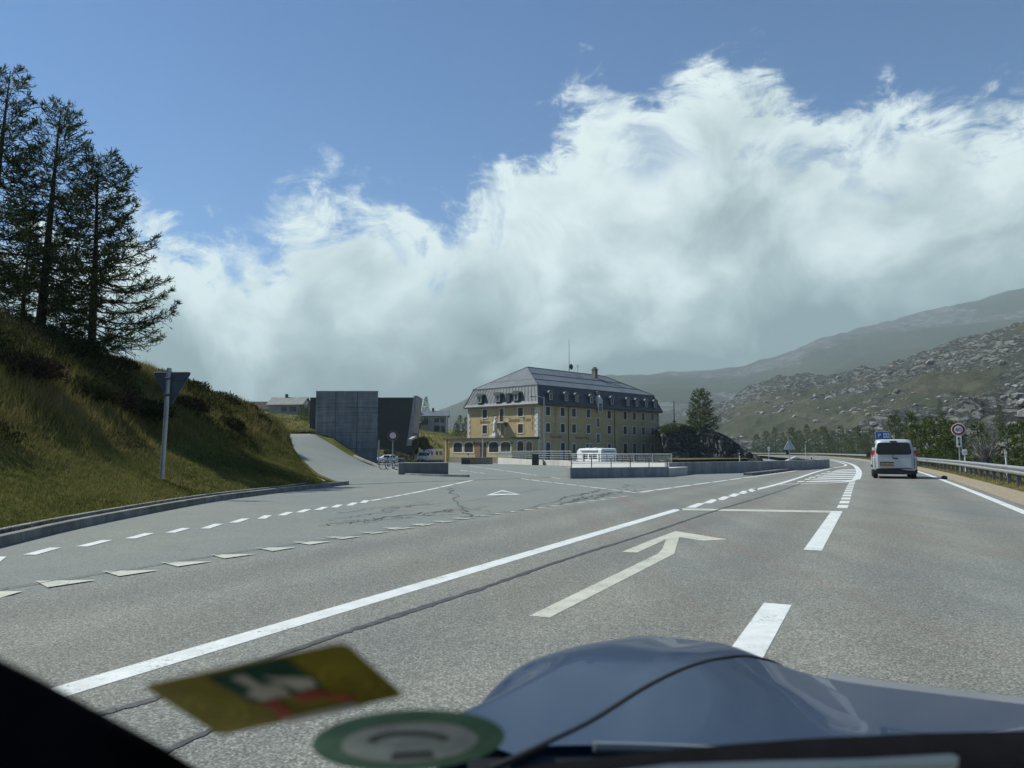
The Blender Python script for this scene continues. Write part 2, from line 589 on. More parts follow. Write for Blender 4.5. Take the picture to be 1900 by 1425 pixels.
# ================================================================== TERRAIN, ROADS
M_ROAD = asphalt('road_asphalt', 0.182, (0.965, 1.0, 0.91), 1.7, 0.38)
M_PLAZA = asphalt('plaza_asphalt', 0.192, (0.91, 1.0, 0.945), 1.0)
M_WHITE = paint_mat('white_paint', (0.68, 0.70, 0.68), 0.75, (0.17, 0.17, 0.16))
M_CREAM = paint_mat('cream_paint', (0.53, 0.53, 0.445), 1.0, (0.17, 0.17, 0.16))
M_TAR = pm('tar', (0.055, 0.056, 0.055), 0.7, var=0.4, scale=9)
M_KERB = pm('kerb_stone', (0.20, 0.20, 0.19), 0.85, var=0.3, scale=2.5, bump=0.4, bscale=60, dirt=0.5)
M_CONC = concrete_mat('concrete', (0.33, 0.335, 0.33))
M_BOARD = concrete_mat('board_marked_concrete', (0.30, 0.30, 0.285), 0.5, 0.5)
M_PALEC = concrete_mat('pale_concrete', (0.50, 0.49, 0.44), 0, 0.75)
M_GRAVEL = pm('gravel', (0.30, 0.245, 0.17), 0.95, var=0.35, scale=9, bump=0.8, bscale=55, dirt=0.3)
M_STEEL = pm('galvanised_steel', (0.42, 0.43, 0.44), 0.45, 0.7, var=0.18, scale=4, dirt=0.3)
M_RAIL = pm('railing_grey', (0.34, 0.37, 0.39), 0.5, 0.2, var=0.15, scale=4)
M_DARKST = pm('dark_steel', (0.04, 0.045, 0.05), 0.5, 0.4, var=0.2, scale=4)
M_BANK = terrain_mat('bank_soil', [(0.040, 0.044, 0.016), (0.075, 0.085, 0.024), (0.11, 0.11, 0.036), (0.15, 0.125, 0.052)], scale=0.35, bump=0.8, bdist=0.15)
M_MEADOW = terrain_mat('meadow_grass', [(0.065, 0.070, 0.024), (0.11, 0.115, 0.036), (0.16, 0.145, 0.052), (0.20, 0.155, 0.078)], scale=0.10, bump=0.9, bdist=0.5)
M_VERGE = terrain_mat('verge_grass', [(0.055, 0.060, 0.025), (0.10, 0.10, 0.04), (0.17, 0.15, 0.07)], scale=0.5, bump=0.8, bdist=0.1)
M_GROUND = terrain_mat('valley_ground', [(0.04, 0.05, 0.02), (0.07, 0.075, 0.03), (0.10, 0.095, 0.05)], scale=0.02, bump=0.6, bdist=1.0)
M_HILL = terrain_mat('rocky_slope', [(0.034, 0.039, 0.027), (0.052, 0.058, 0.038), (0.070, 0.066, 0.047), (0.098, 0.095, 0.070)], True, 0.47, 0.70, scale=0.03, bump=0.9, bdist=1.6, rscale=0.035)
M_MOUNT = terrain_mat('mountain_slope', [(0.030, 0.035, 0.025), (0.044, 0.047, 0.034), (0.060, 0.060, 0.045)], True, 0.56, 0.68, scale=0.003, bump=0.5, bdist=8, rscale=0.004, rockcols=((0.07, 0.07, 0.07), (0.10, 0.10, 0.10), (0.15, 0.15, 0.145)))
M_CRAG = terrain_mat('crag_rock', [(0.035, 0.040, 0.018), (0.07, 0.07, 0.03), (0.10, 0.09, 0.05)], True, 0.33, 0.42, scale=0.3, bump=1.0, bdist=0.5, rscale=0.16, rockcols=((0.028, 0.032, 0.040), (0.10, 0.106, 0.115), (0.32, 0.32, 0.30)))

# ground to the horizon
a = np.linspace(0, 2 * np.pi, 97)[:-1]
rr = [0.0, 60, 150, 400, 1200, 3500, 8000]
V = [(0, 0, -9.0)]; Fc = []
for r_ in rr[1:]:
    V += [(r_ * math.sin(q), r_ * math.cos(q), -9.0) for q in a]
for k in range(96):
    Fc.append((0, 1 + k, 1 + (k + 1) % 96, 1 + (k + 1) % 96))
me = MB(); me.v = V
for k in range(96):
    me.f.append((0, 1 + (k + 1) % 96, 1 + k)); me.m.append(0)
for j in range(len(rr) - 2):
    for k in range(96):
        o_ = 1 + j * 96; k2 = (k + 1) % 96
        me.f.append((o_ + k, o_ + k2, o_ + 96 + k2, o_ + 96 + k)); me.m.append(0)
tag(me.build('ground', M_GROUND), kind='structure')

# ---- right and left edges of the carriageway
def XY(s, l):
    return (s * math.cos(HEAD) + l * math.sin(HEAD), -s * math.sin(HEAD) + l * math.cos(HEAD))


LE = [XY(-6.8, -25), XY(-6.8, 5), XY(-6.75, 14), G(1180, 914.5), G(1290, 898), G(1397, 883.5), G(1450, 876.6), G(1500, 868), G(1517, 861), (47, 118), (58, 165), (76, 233), (80, 285), (66, 312)]
RE = [XY(3.1, -25), XY(3.1, 5), XY(3.1, 14), XY(3.1, 24), XY(3.08, 32), XY(3.0, 42), XY(2.85, 52), XY(2.4, 66), XY(1.6, 82), (53.5, 116), (70.5, 163.5), (91, 233), (95, 292), (82, 330)]


def dense(poly, n):
    P = np.array(poly, float)
    # Catmull-Rom through the points
    out = []
    for i in range(len(P) - 1):
        p0, p1, p2, p3 = P[max(i - 1, 0)], P[i], P[i + 1], P[min(i + 2, len(P) - 1)]
        for t in np.linspace(0, 1, n, endpoint=False):
            out.append(0.5 * ((2 * p1) + (p2 - p0) * t + (2 * p0 - 5 * p1 + 4 * p2 - p3) * t * t + (3 * p1 - p0 - 3 * p2 + p3) * t ** 3))
    out.append(P[-1])
    return np.array(out)


def strip(name, A, B, zA, zB, mat, kind='structure', nx=2, parent=None):
    n = len(A); t = np.linspace(0, 1, nx)[None, :, None]
    Pp = A[:, None, :] * (1 - t) + B[:, None, :] * t
    zz = np.broadcast_to(np.linspace(zA, zB, nx)[None, :, None], (n, nx, 1))
    V = np.concatenate([Pp, zz], 2).reshape(-1, 3)
    o = np_mesh(name, V, grid_faces(n, nx), mat, parent)
    return tag(o, kind=kind) if kind else o


LEd, REd = dense(LE, 12), dense(RE, 12)
road = strip('road', LEd, REd, 0.004, 0.004, M_ROAD, nx=8)

# outward normals of the right edge
tg = np.gradient(REd, axis=0); tg /= np.linalg.norm(tg, axis=1)[:, None]
NR = np.stack([tg[:, 1], -tg[:, 0]], 1)
strip('gravel_shoulder', REd - NR * 0.05, REd + NR * 1.0, -0.02, 0.01, M_GRAVEL, nx=5)
OFF = [0.9, 1.3, 1.8, 2.6, 4.5, 8, 16, 32, 70]
ZOF = [-0.01, 0.04, 0.06, 0.0, -0.7, -2.6, -4.6, -6.2, -8.6]
V = []
for o_, z_ in zip(OFF, ZOF):
    q = REd + NR * o_
    zz = z_ + (fbm(q[:, 0] * 0.8, q[:, 1] * 0.8, 3, 3) - 0.5) * min(0.6, 0.04 * o_)
    V.append(np.concatenate([q, zz[:, None]], 1))
V = np.stack(V, 1)
tag(np_mesh('grass_verge', V.reshape(-1, 3), grid_faces(len(REd), len(OFF)), M_VERGE), kind='structure')

# ---- the asphalt plaza left of the carriageway, falling gently towards the hotel
KERB = [(-3.5, -8), (-5.6, 4), (-6.74, 10.08), (-7.24, 13.68), (-7.5, 19.3), (-6.95, 24.6), (-6.35, 28.2)]


def zplaza(x, y):
    x = np.asarray(x, float); y = np.asarray(y, float)
    z = -0.8 * ssn(y, 62, 140)
    z = z - 0.55 * ssn(x - 2, 0, 8) * ssn(y, 72, 84) * (1 - ssn(y, 150, 175))
    return z


RAMP_L = [(-6.5, 28.7, 0.0), (-9.0, 35.5, 0.18), (-11.3, 42, 0.53), (-16.1, 55.6, 1.37), (-20.0, 66, 2.30), (-23.3, 75, 2.96), (-27.5, 88, 3.25)]
RAMP_R = [(3.0, 38, 0.0), (-6.0, 50, 0.0), (-10.7, 60, 0.05), (-14.0, 65.5, 0.92), (-17.1, 70.8, 2.06), (-19.7, 75, 2.96), (-23.0, 88, 3.25)]
ys = np.concatenate([np.linspace(-12, 60, 60), np.linspace(62, 200, 60), np.linspace(205, 330, 20)])
xl = np.interp(ys, [-12, 4, 10, 13.7, 19.3, 24.6, 28.2, 30, 36, 50, 60, 75, 120, 130, 170, 330], [-3.0, -5.7, -6.8, -7.3, -7.56, -7.0, -6.5, -6.7, -8.0, -9.5, -11.5, -12.8, -24, -40, -20, -10])
xr = np.interp(ys, REd[:, 1][: 12 * 12], REd[:, 0][: 12 * 12]) - 0.3
t = np.linspace(0, 1, 60)
X = xl[:, None] + (xr - xl)[:, None] * t[None]
Y = np.broadcast_to(ys[:, None], X.shape)
Z = zplaza(X, Y) - 0.004
tag(np_mesh('plaza', np.stack([X, Y, Z], 2).reshape(-1, 3), grid_faces(len(ys), 60), M_PLAZA), kind='structure')

# ramp up past the concrete building
L_, R_ = dense(RAMP_L, 8), dense(RAMP_R, 8)
nx = 12; tt = np.linspace(0, 1, nx)[None, :, None]
Vr = L_[:, None, :] * (1 - tt) + R_[:, None, :] * tt
Vr[..., 2] += 0.006
tag(np_mesh('ramp_road', Vr.reshape(-1, 3), grid_faces(len(L_), nx), M_PLAZA), kind='structure')

# ---- land left of the plaza: one height function through surveyed points
CP = [(-7.2, 4, .14), (-6.2, 0, .14), (-7.1, 10, .13), (-7.6, 13.7, .13), (-7.85, 19.3, .13), (-7.3, 24.6, .12), (-6.8, 28.2, .08), (-8.2, 31.5, .15),
      (-9.3, 35.5, .26), (-11.6, 42, .62), (-16.4, 55.6, 1.45), (-20.3, 66, 2.36), (-23.7, 75, 3.0), (-28, 88, 3.3), (-21.3, 88, 3.25),
      (-8.6, 10, .5), (-8.8, 14, .45), (-9.3, 20, .5), (-9.0, 25, .55), (-8.4, 28.5, .45),
      (-17.5, 26, 5.6), (-16.8, 30, 5.0), (-16.2, 34.5, 4.5), (-15.8, 40, 3.85), (-16.8, 46, 3.8), (-17.6, 52, 3.45), (-19.4, 60, 3.1),
      (-24, 26, 6.6), (-25, 36, 5.7), (-30, 50, 4.7), (-30, 65, 4.4), (-40, 20, 8.5), (-26, 76, 3.4), (-14, 12, 4.2), (-20, 10, 7.2), (-11, 8, 2.2), (-12, 2, 3.6), (-24, 0, 8),
      (-11.1, 24, 1.5), (-9.9, 17.5, 1.0), (-11.8, 19.5, 2.4), (-10.9, 28, 1.45), (-10.8, 33, 1.1), (-13, 26, 3.0), (-13.6, 32, 3.2), (-12.6, 40, 2.1), (-14.3, 47, 2.4),
      (-17.8, 75.5, 2.5), (-16.2, 75.5, 1.45), (-14.9, 75.5, .65), (-13.2, 75.5, -.12), (-14.5, 66, 0.95), (-17.5, 71, 2.1), (-12.6, 62, .35), (-20.2, 75.6, 3.02),
      (-14, 85, .2), (-17, 95, .6), (-20, 110, .6), (-22, 120, -.4), (-30, 126, -.4), (-26, 138, -.5), (-20, 150, -.75), (-14, 158, -.75), (-5, 166, -.8), (2, 172, -.8),
      (-27, 151, 4.1), (-19, 151, 3.3), (-35, 150, 5.0), (-23, 142, 1.6), (-12, 172, 2.0), (-4, 180, 1.5), (-23, 215, 7.0), (-13, 215, 5.4), (-15, 235, 6.6), (-5, 230, 5.0), (8, 220, 3),
      (-67, 200, 11.5), (-58, 200, 11.0), (-70, 180, 9.6), (-45, 170, 7.2), (-29, 100, 3.9), (-44, 150, 6.8), (-40, 120, 5.0), (-60, 130, 8.0), (-75, 240, 13),
      (-100, 300, 15), (-40, 300, 11), (0, 300, 7.5), (-160, 220, 18), (-120, 120, 15), (-60, 70, 8), (-80, 30, 12), (-140, 40, 17), (-100, 380, 17), (0, 380, 8), (40, 300, 5), (-180, 380, 20), (-60, -20, 12)]
CP = np.array(CP)


def _tps(r2):
    return np.where(r2 > 1e-9, r2 * np.log(np.maximum(r2, 1e-9)), 0.0)


_n = len(CP)
_A = np.zeros((_n + 3, _n + 3))
_d2 = ((CP[:, None, :2] - CP[None, :, :2]) ** 2).sum(2) / 900.0
_A[:_n, :_n] = _tps(_d2) + np.eye(_n) * 0.0006
_A[:_n, _n] = 1; _A[:_n, _n + 1:] = CP[:, :2] / 30; _A[_n, :_n] = 1; _A[_n + 1:, :_n] = CP[:, :2].T / 30
_w = np.linalg.solve(_A, np.concatenate([CP[:, 2], [0, 0, 0]]))


def land(x, y, rough=True):
    x = np.asarray(x, float); y = np.asarray(y, float)
    sh_ = x.shape; x = x.ravel(); y = y.ravel()
    out = np.empty(len(x))
    for i in range(0, len(x), 20000):
        q = slice(i, i + 20000)
        d2 = ((x[q, None] - CP[None, :, 0]) ** 2 + (y[q, None] - CP[None, :, 1]) ** 2) / 900.0
        out[q] = _tps(d2) @ _w[:_n] + _w[_n] + _w[_n + 1] * x[q] / 30 + _w[_n + 2] * y[q] / 30
    if rough:
        near = np.clip(out / 2.0, 0, 1)
        dist = np.hypot(x, y)
        out = out + near * ((fbm(x * 0.45, y * 0.45, 4, 5) - 0.5) * 0.55 + (fbm(x * 0.05, y * 0.05, 3, 9) - 0.5) * 2.2 * ssn(dist, 85, 170) * 0.5)
    return out.reshape(sh_)


_kb = np.array(KERB + [(p[0], p[1]) for p in RAMP_L])


def left_limit(y):
    return np.interp(y, _kb[:, 1], _kb[:, 0])


def edge_blend(x, y, z):
    """The bank meets kerb and ramp flush."""
    g = left_limit(y) - x
    base = np.interp(y, [-8, 28.2, 35.5, 42, 55.6, 66, 75, 88], [0.115, 0.09, 0.22, 0.56, 1.40, 2.33, 2.99, 3.28])
    k = ssn(g, 0.0, 1.2)
    return base * (1 - k) + z * k


# near bank, up to the ramp
ys = np.concatenate([np.linspace(-6, 50, 240), np.linspace(50.4, 88, 60)])
gx = np.concatenate([np.linspace(0.05, 14, 70), np.linspace(14.5, 70, 40)])
X = left_limit(ys)[:, None] - gx[None]
Y = np.broadcast_to(ys[:, None], X.shape)
Z = edge_blend(X, Y, land(X, Y))
bank = tag(np_mesh('grass_bank', np.stack([X, Y, Z], 2).reshape(-1, 3), grid_faces(len(ys), len(gx)), M_BANK), kind='structure')

# strip of turf between ramp and concrete building, and the meadow behind
Rr = dense(RAMP_R[2:6], 10)
B_ = np.stack([np.interp(np.linspace(0, 1, len(Rr)), [0, 1], [-13.0, -20.2]), np.linspace(75.3, 75.4, len(Rr))], 1)
tt = np.linspace(0, 1, 10)[None, :, None]
Vv = np.empty((len(Rr), 10, 3))
Vv[..., :2] = Rr[:, None, :2] * (1 - tt) + B_[:, None, :] * tt
zb = np.interp(B_[:, 0], [-20.2, -17.8, -16.2, -14.9, -13.0], [3.03, 2.55, 1.48, 0.68, -0.1])
Vv[..., 2] = Rr[:, None, 2] * (1 - tt[..., 0]) + zb[:, None] * tt[..., 0] + 0.10 * np.sin(np.pi * tt[..., 0])
tag(np_mesh('turf_strip', Vv.reshape(-1, 3), grid_faces(len(Rr), 10), M_MEADOW), kind='structure')

xs = np.concatenate([np.linspace(-190, -70, 50), np.linspace(-69, 45, 150)]); ys = np.concatenate([np.linspace(75.6, 240, 170), np.linspace(243, 390, 40)])
X, Y = np.meshgrid(xs, ys)
Z = land(X, Y)
ok = (X < np.interp(Y, [75, 120, 128, 137, 158, 166, 172, 390], [-12.8, -22, -27, -25, -14.5, -8, 4, 45])) & ~((Y < 88.2) & (X < left_limit(Y)) & (X < -27.3)) & ~((Y < 87.8) & (X < -19.7 - (Y - 75) * 0.25))
Fm = grid_faces(len(ys), len(xs))
Fm = Fm[ok.ravel()[Fm].all(1)]
used_, inv_ = np.unique(Fm, return_inverse=True)
meadow = tag(np_mesh('meadow', np.stack([X, Y, Z], 2).reshape(-1, 3)[used_], inv_.reshape(Fm.shape), M_MEADOW), kind='structure')

# ---- rocky hillside on the right and the mountain flank that climbs into the cloud
def sky_line(tab):
    px, py = np.array(tab, float).T
    return lambda u: np.interp(950 + FX * u, px, (838 - py) / FX)


near_sky = sky_line([(600, 838), (900, 832), (1100, 818), (1250, 792), (1340, 757), (1369, 738), (1420, 718), (1479, 701), (1580, 697), (1605, 690), (1681, 667), (1757, 642), (1832, 619), (1900, 600), (2100, 545), (2400, 500), (3200, 470)])
far_sky = sky_line([(-2000, 640), (-300, 690), (300, 760), (500, 795), (640, 790), (700, 795), (780, 778), (830, 760), (868, 742), (950, 718), (1146, 695), (1300, 690), (1378, 682), (1466, 659), (1504, 638), (1546, 623), (1605, 610), (1690, 587), (1800, 560), (1900, 535), (2200, 455), (2700, 400), (3400, 380)])


def flank(name, u0, u1, nu, nv, d0f, d1f, skyf, z0, mat, rough, pw, seed, feat):
    u = np.linspace(u0, u1, nu)[:, None]; v = np.linspace(0, 1, nv)[None]
    d0, d1 = d0f(u), d1f(u)
    d = d0 * (d1 / d0) ** v
    top = skyf(u)
    e0 = (z0 - EYE) / d0
    e = e0 + (top - e0) * v ** pw
    k = v / v.max()
    z = EYE + e * d
    x = u * d; y = d + 0 * u
    r1 = fbm(x / feat + 3, y / feat, 6, seed, 0.55, True)
    sk = x * 0.8 + z * 1.4 + y * 0.4
    r2 = fbm(sk / (feat * 0.42), (y - 0.5 * x + z) / (feat * 0.9), 6, seed + 20, 0.6, True)
    mask = ssn(fbm(x / (feat * 2.2), y / (feat * 2.2), 4, seed + 40), 0.42, 0.60)
    fade = ssn(v, 0, 0.06)
    z = z + fade * rough * ((r1 - 0.55) * 1.2 + mask * (r2 - 0.5) * 1.1 + (vnoise(x / 9, y / 9, seed + 60) - 0.5) * 0.12)
    # carry on down behind the crest
    xb, yb, zb = x[:, -1:] * 1.25, y[:, -1:] * 1.25, z[:, -1:] - 0.1 * d1
    x = np.concatenate([x, xb], 1); y = np.concatenate([y, yb], 1); z = np.concatenate([z, zb], 1)
    at_ = np.concatenate([np.clip(mask * 0.62 + (r2 - 0.5) * 0.9 + 0.16, 0, 1), mask[:, -1:]], 1)
    return np_mesh(name, np.stack([x, y, z], 2).reshape(-1, 3), grid_faces(nu, nv + 1)[:, ::-1], mat, attr=at_.ravel()), (x, y, z)


hill, HG = flank('rocky_hillside', -0.05, 1.35, 620, 300, lambda u: np.interp(u, [-.1, .2, .35, .42, .48, .55, .7, 1.0, 1.4], [420, 390, 370, 320, 210, 135, 105, 100, 100]),
             lambda u: np.interp(u, [-.1, .3, .5, .7, 1.4], [950, 900, 820, 700, 560]), near_sky, -8.0, M_HILL, 16.0, 0.95, 11, 85)
tag(hill, kind='structure')
mount, _ = flank('mountain', -1.6, 1.7, 420, 120, lambda u: 560 + 0 * u, lambda u: np.interp(u, [-1.6, -.2, 0.1, 0.7, 1.7], [1900, 2600, 3000, 3200, 2200]), far_sky, -8.0, M_MOUNT, 26.0, 1.15, 31, 330)
tag(mount, kind='structure')

# loose boulders on the slope
rng = np.random.default_rng(4)
hx, hy, hz = HG
bv, bf = [], []
ico = np.array([(0, 0, 1), (.894, 0, .447), (.276, .851, .447), (-.724, .526, .447), (-.724, -.526, .447), (.276, -.851, .447), (.724, .526, -.447), (-.276, .851, -.447), (-.894, 0, -.447), (-.276, -.851, -.447), (.724, -.526, -.447), (0, 0, -1)])
icf = np.array([(0, 1, 2), (0, 2, 3), (0, 3, 4), (0, 4, 5), (0, 5, 1), (1, 6, 2), (2, 7, 3), (3, 8, 4), (4, 9, 5), (5, 10, 1), (6, 7, 2), (7, 8, 3), (8, 9, 4), (9, 10, 5), (10, 6, 1), (11, 7, 6), (11, 8, 7), (11, 9, 8), (11, 10, 9), (11, 6, 10)])
for k in range(3400):
    i = int(rng.integers(150, 560)); j = int(min(298, rng.beta(1.1, 1.5) * 290 + 6))
    if fbm(np.array([hx[i, j] / 40]), np.array([hy[i, j] / 40]), 3, 77)[0] < 0.46:
        continue
    s_ = 0.25 + rng.gamma(1.1, 0.42) * (0.5 + hy[i, j] / 420)
    s_ = min(s_, 2.3)
    q = ico * (0.7 + 0.6 * rng.random((12, 1))) * s_ * np.array([1.25, 1.0, 0.75])
    c_, sn_ = math.cos(k), math.sin(k)
    q = np.stack([q[:, 0] * c_ - q[:, 1] * sn_, q[:, 0] * sn_ + q[:, 1] * c_, q[:, 2]], 1)
    f0 = len(bv) * 12
    bv.append(q + np.array([hx[i, j], hy[i, j], hz[i, j] + 0.15 * s_])); bf.append(icf + f0)
M_BOULDER = pm('boulder_rock', (0.21, 0.21, 0.195), 0.95, var=0.35, scale=0.5, bump=0.5, bscale=3)
tag(np_mesh('boulders', np.concatenate(bv), np.concatenate(bf), M_BOULDER, smooth=False), kind='stuff')

# ---- crag beside the hotel
nu, nv = 150, 90
px = np.linspace(1222, 1400, nu); Yv = np.linspace(144, 190, nv)
top_y = np.interp(px, [1222, 1232, 1250, 1268, 1285, 1310, 1335, 1352, 1366, 1380, 1392, 1400], [800, 793, 786, 787, 792, 797, 803, 812, 824, 838, 848, 853])
zt = EYE + (838 - top_y) * 155 / FX
U = ((px - 950) / FX)[:, None]; Yg = np.broadcast_to(Yv[None], (nu, nv)); Xg = U * 155 * (0.6 + 0.4 * Yg / 155)
prof = ssn((Yg - 147.5 - 3.0 * (fbm(Xg * 0.16, Yg * 0 + 2, 3, 8) - 0.5) * 2) / 7.0, 0, 1) * (1 - ssn(Yg, 172, 190))
Zg = -0.9 + (zt[:, None] + 0.9) * prof
steep = 4 * prof * (1 - prof) + 0.25 * prof
Zg += steep * (fbm(Xg * 0.22 + Zg * 0.5, Yg * 0.3, 5, 14, 0.6, True) - 0.5) * 3.4
Yd = Yg - steep * (fbm(Xg * 0.30 + Zg * .25, Zg * 0.55, 5, 15, 0.6, True) - 0.5) * 5.0
crag = np_mesh('rock_crag', np.stack([Xg, Yd, Zg], 2).reshape(-1, 3), grid_faces(nu, nv)[:, ::-1], M_CRAG, attr=np.clip(steep * 0.9, 0, 1).ravel())
tag(crag, 'dark rock crag with a pine on top beside the hotel', 'rock')


def crag_z(x, y):
    i = np.argmin((Xg - x) ** 2 + (Yd - y) ** 2)
    return float(Zg.ravel()[i])


# grass apron at the crag foot
ap = [(1232, 851), (1262, 853.5), (1310, 852.5), (1392, 851), (1375, 848.5), (1300, 847), (1228, 847.5)]
mbx = MB(); mbx.add([(*G(x, y, -0.25 if 0 else 0.0), 0.02) for x, y in ap], [tuple(range(len(ap)))])
tag(mbx.build('grass_apron', M_VERGE), kind='structure')

# ================================================================== PAINTED MARKINGS (each its own piece of the road)
plaza_parent = bpy.data.objects['plaza']


def mark(name, pts, mat=M_WHITE, z=0.0066, parent=road):
    mb = MB()
    mb.add([(*G(x, y), z) for x, y in pts], [tuple(range(len(pts)))])
    return mb.build(name, mat, parent)


def mark_w(name, pts, mat=M_WHITE, z=0.0066, parent=road):
    mb = MB(); mb.add([(x, y, z) for x, y in pts], [tuple(range(len(pts)))])
    return mb.build(name, mat, parent)


def bar(name, s0, s1, l0, l1, mat=M_WHITE, z=0.0066):
    return mark_w(name, [XY(s0, l0), XY(s1, l0), XY(s1, l1), XY(s0, l1)], mat, z)


def ribbon(name, pts, wid, mat, z, parent=road, kind=None, world=False, n=6):
    P = np.array([p if world else G(*p) for p in pts], float)
    if n > 1 and len(P) > 2:
        P = dense(P, n)
    tg = np.gradient(P, axis=0); tg /= np.linalg.norm(tg, axis=1)[:, None] + 1e-9
    N = np.stack([-tg[:, 1], tg[:, 0]], 1)
    wv = np.broadcast_to(np.asarray(wid, float).reshape(-1, 1), (len(P), 1)) if np.ndim(wid) else np.full((len(P), 1), wid)
    A, B = P + N * wv / 2, P - N * wv / 2
    o = strip(name, A, B, z, z, mat, kind, 2, parent)
    return o


bar('solid_line', -3.97, -3.77, -8, 16.45)
for k, (x0, y0, x1, y1) in enumerate([(1272, 940.8, 1303, 935.6), (1303, 932.8, 1329, 928.2), (1327, 926.8, 1351, 922.8), (1349, 920.9, 1369.5, 917.2), (1368, 915.6, 1386, 912.2), (1384, 911.5, 1401, 908.4)]):
    w_ = 3.0 * (y0 - 838) / 100
    mark('lane_dash', [(x0, y0 + w_ / 2), (x0 + 18 * (y0 - 838) / 100, y0 + w_ / 2), (x1 + 6, y1 - w_ / 2), (x1 - 9, y1 - w_ / 2)])
ISL_L = [(1401, 909), (1440, 899.5), (1478, 888), (1513, 876.3), (1545, 868.5), (1568, 864.6), (1566, 860.6), (1547, 855.6), (1513, 851.6)]
ISL_R = [(1588.5, 889.5), (1593.5, 879), (1592, 871), (1584, 863.3), (1568, 857.8), (1540, 852.5)]
ribbon('island_line', ISL_L, 0.20, M_WHITE, 0.0066)
ribbon('island_line', [(1443, 899.2), (1500, 897.3), (1545, 896.2), (1572, 894), (1588, 889.5)], 0.20, M_WHITE, 0.0068)
ribbon('island_line', ISL_R, 0.32, M_WHITE, 0.0070)
for y, xa, xb in [(892.5, 1478, 1583), (888.0, 1492, 1588), (884.3, 1500, 1589.5), (880.6, 1512, 1590.5), (877.2, 1522, 1591), (874.2, 1532, 1590), (871.4, 1546, 1589)]:
    t_ = 0.55 * (y - 838) / 30
    mark('hatch_bar', [(xa, y + 1.6 + t_), (xb, y - 0.6 + t_), (xb + 0.4, y - 0.6 - t_), (xa + 3, y + 1.6 - t_)], z=0.0072)
for y0, y1 in [(943.2, 937.4), (934.4, 929.8), (927.3, 923.4), (921.4, 917.9), (916.2, 913.1), (911.6, 908.9), (907.4, 905.1), (904.0, 902.0), (900.9, 899.2), (898.2, 896.7), (895.7, 894.4), (893.4, 892.3)]:
    cx = lambda y: np.interp(y, [889, 893, 905, 918, 930, 943], [1583, 1582, 1577, 1572, 1568, 1562.5]) 
    hw = lambda y: 10.2 * (y - 838) / 105
    mark('block_dash', [(cx(y0) - hw(y0), y0), (cx(y0) + hw(y0), y0), (cx(y1) + hw(y1), y1), (cx(y1) - hw(y1), y1)])
bar('lane_dash', -0.86, -0.645, 10.41, 17.40)
bar('lane_dash', -0.87, -0.655, 1.2, 6.65)
mark('stop_line', [(1258, 947.0), (1540, 951.6), (1543, 948.2), (1268, 943.7)], M_CREAM)
mark('arrow_marking', [(982, 1144), (1019.7, 1147.5), (1251, 1028.5), (1255, 1014), (1260.5, 997.5), (1304, 1004), (1348.7, 1001.6), (1300, 993.6), (1254, 986), (1205, 1004), (1154, 1024.7), (1181.6, 1026.2), (1236, 1001.6), (1229, 1019.5), (1219.7, 1028.7)], M_CREAM)
# right edge line: follows the kerbless edge of the carriageway
ribbon('edge_line', list(map(tuple, REd[: 12 * 11] - NR[: 12 * 11] * 0.36)), 0.20, M_WHITE, 0.0066, world=True, n=1)
# left edge line: long dashes, then solid round the island
ribbon('edge_line', [(1397, 884.6), (1440, 878.6), (1480, 873), (1510, 866.5), (1523, 860.5), (1524, 856.5)], 0.18, M_WHITE, 0.0066)
for x0, x1 in [(1188, 1212), (1217, 1246), (1251, 1282), (1287, 1318), (1322, 1350), (1354, 1376), (1380, 1398)]:
    f_ = lambda x: np.interp(x, [1188, 1290, 1397], [913.6, 899.2, 884.6])
    ribbon('edge_dash', [(x0, f_(x0)), (x1, f_(x1))], 0.16, M_WHITE, 0.0066, n=1)
# dashes beside the left kerb
KD = [(-30, 1043, 12, 1035.5), (42.4, 1027, 114, 1018.6), (140, 1012, 210, 1004.3), (231, 997.3, 287, 991.4), (306, 986.6, 354, 981.8), (371, 979, 414.5, 973.8), (424.5, 968.2, 464, 963.8), (477, 961, 505, 957.8), (514, 955, 545, 951.6),
      (548, 949.5, 578, 946.4), (582, 945, 610, 942), (613, 940.3, 637, 937.6), (641, 936.8, 665, 933.9), (667, 931.8, 686, 929.6)]
for x0, y0, x1, y1 in KD:
    w_ = 4.3 * (y0 - 838) / 170
    mark('kerb_dash', [(x0, y0 + w_ / 2), (x0 + 22 * (y0 - 838) / 170, y0 + w_ / 2), (x1, y1 - w_ / 2), (x1 - 20 * (y0 - 838) / 170, y1 - w_ / 2)], z=0.0022, parent=plaza_parent)
for x0, x1 in [(690, 708), (712, 728), (731, 746), (749, 762), (764, 790), (792, 815), (818, 842), (845, 882)]:
    f_ = lambda x: np.interp(x, [690, 762, 800, 882], [928.9, 915.6, 908, 889.8])
    ribbon('kerb_dash', [(x0, f_(x0)), (x1, f_(x1))], 0.14, M_WHITE, 0.0024, plaza_parent, n=1)
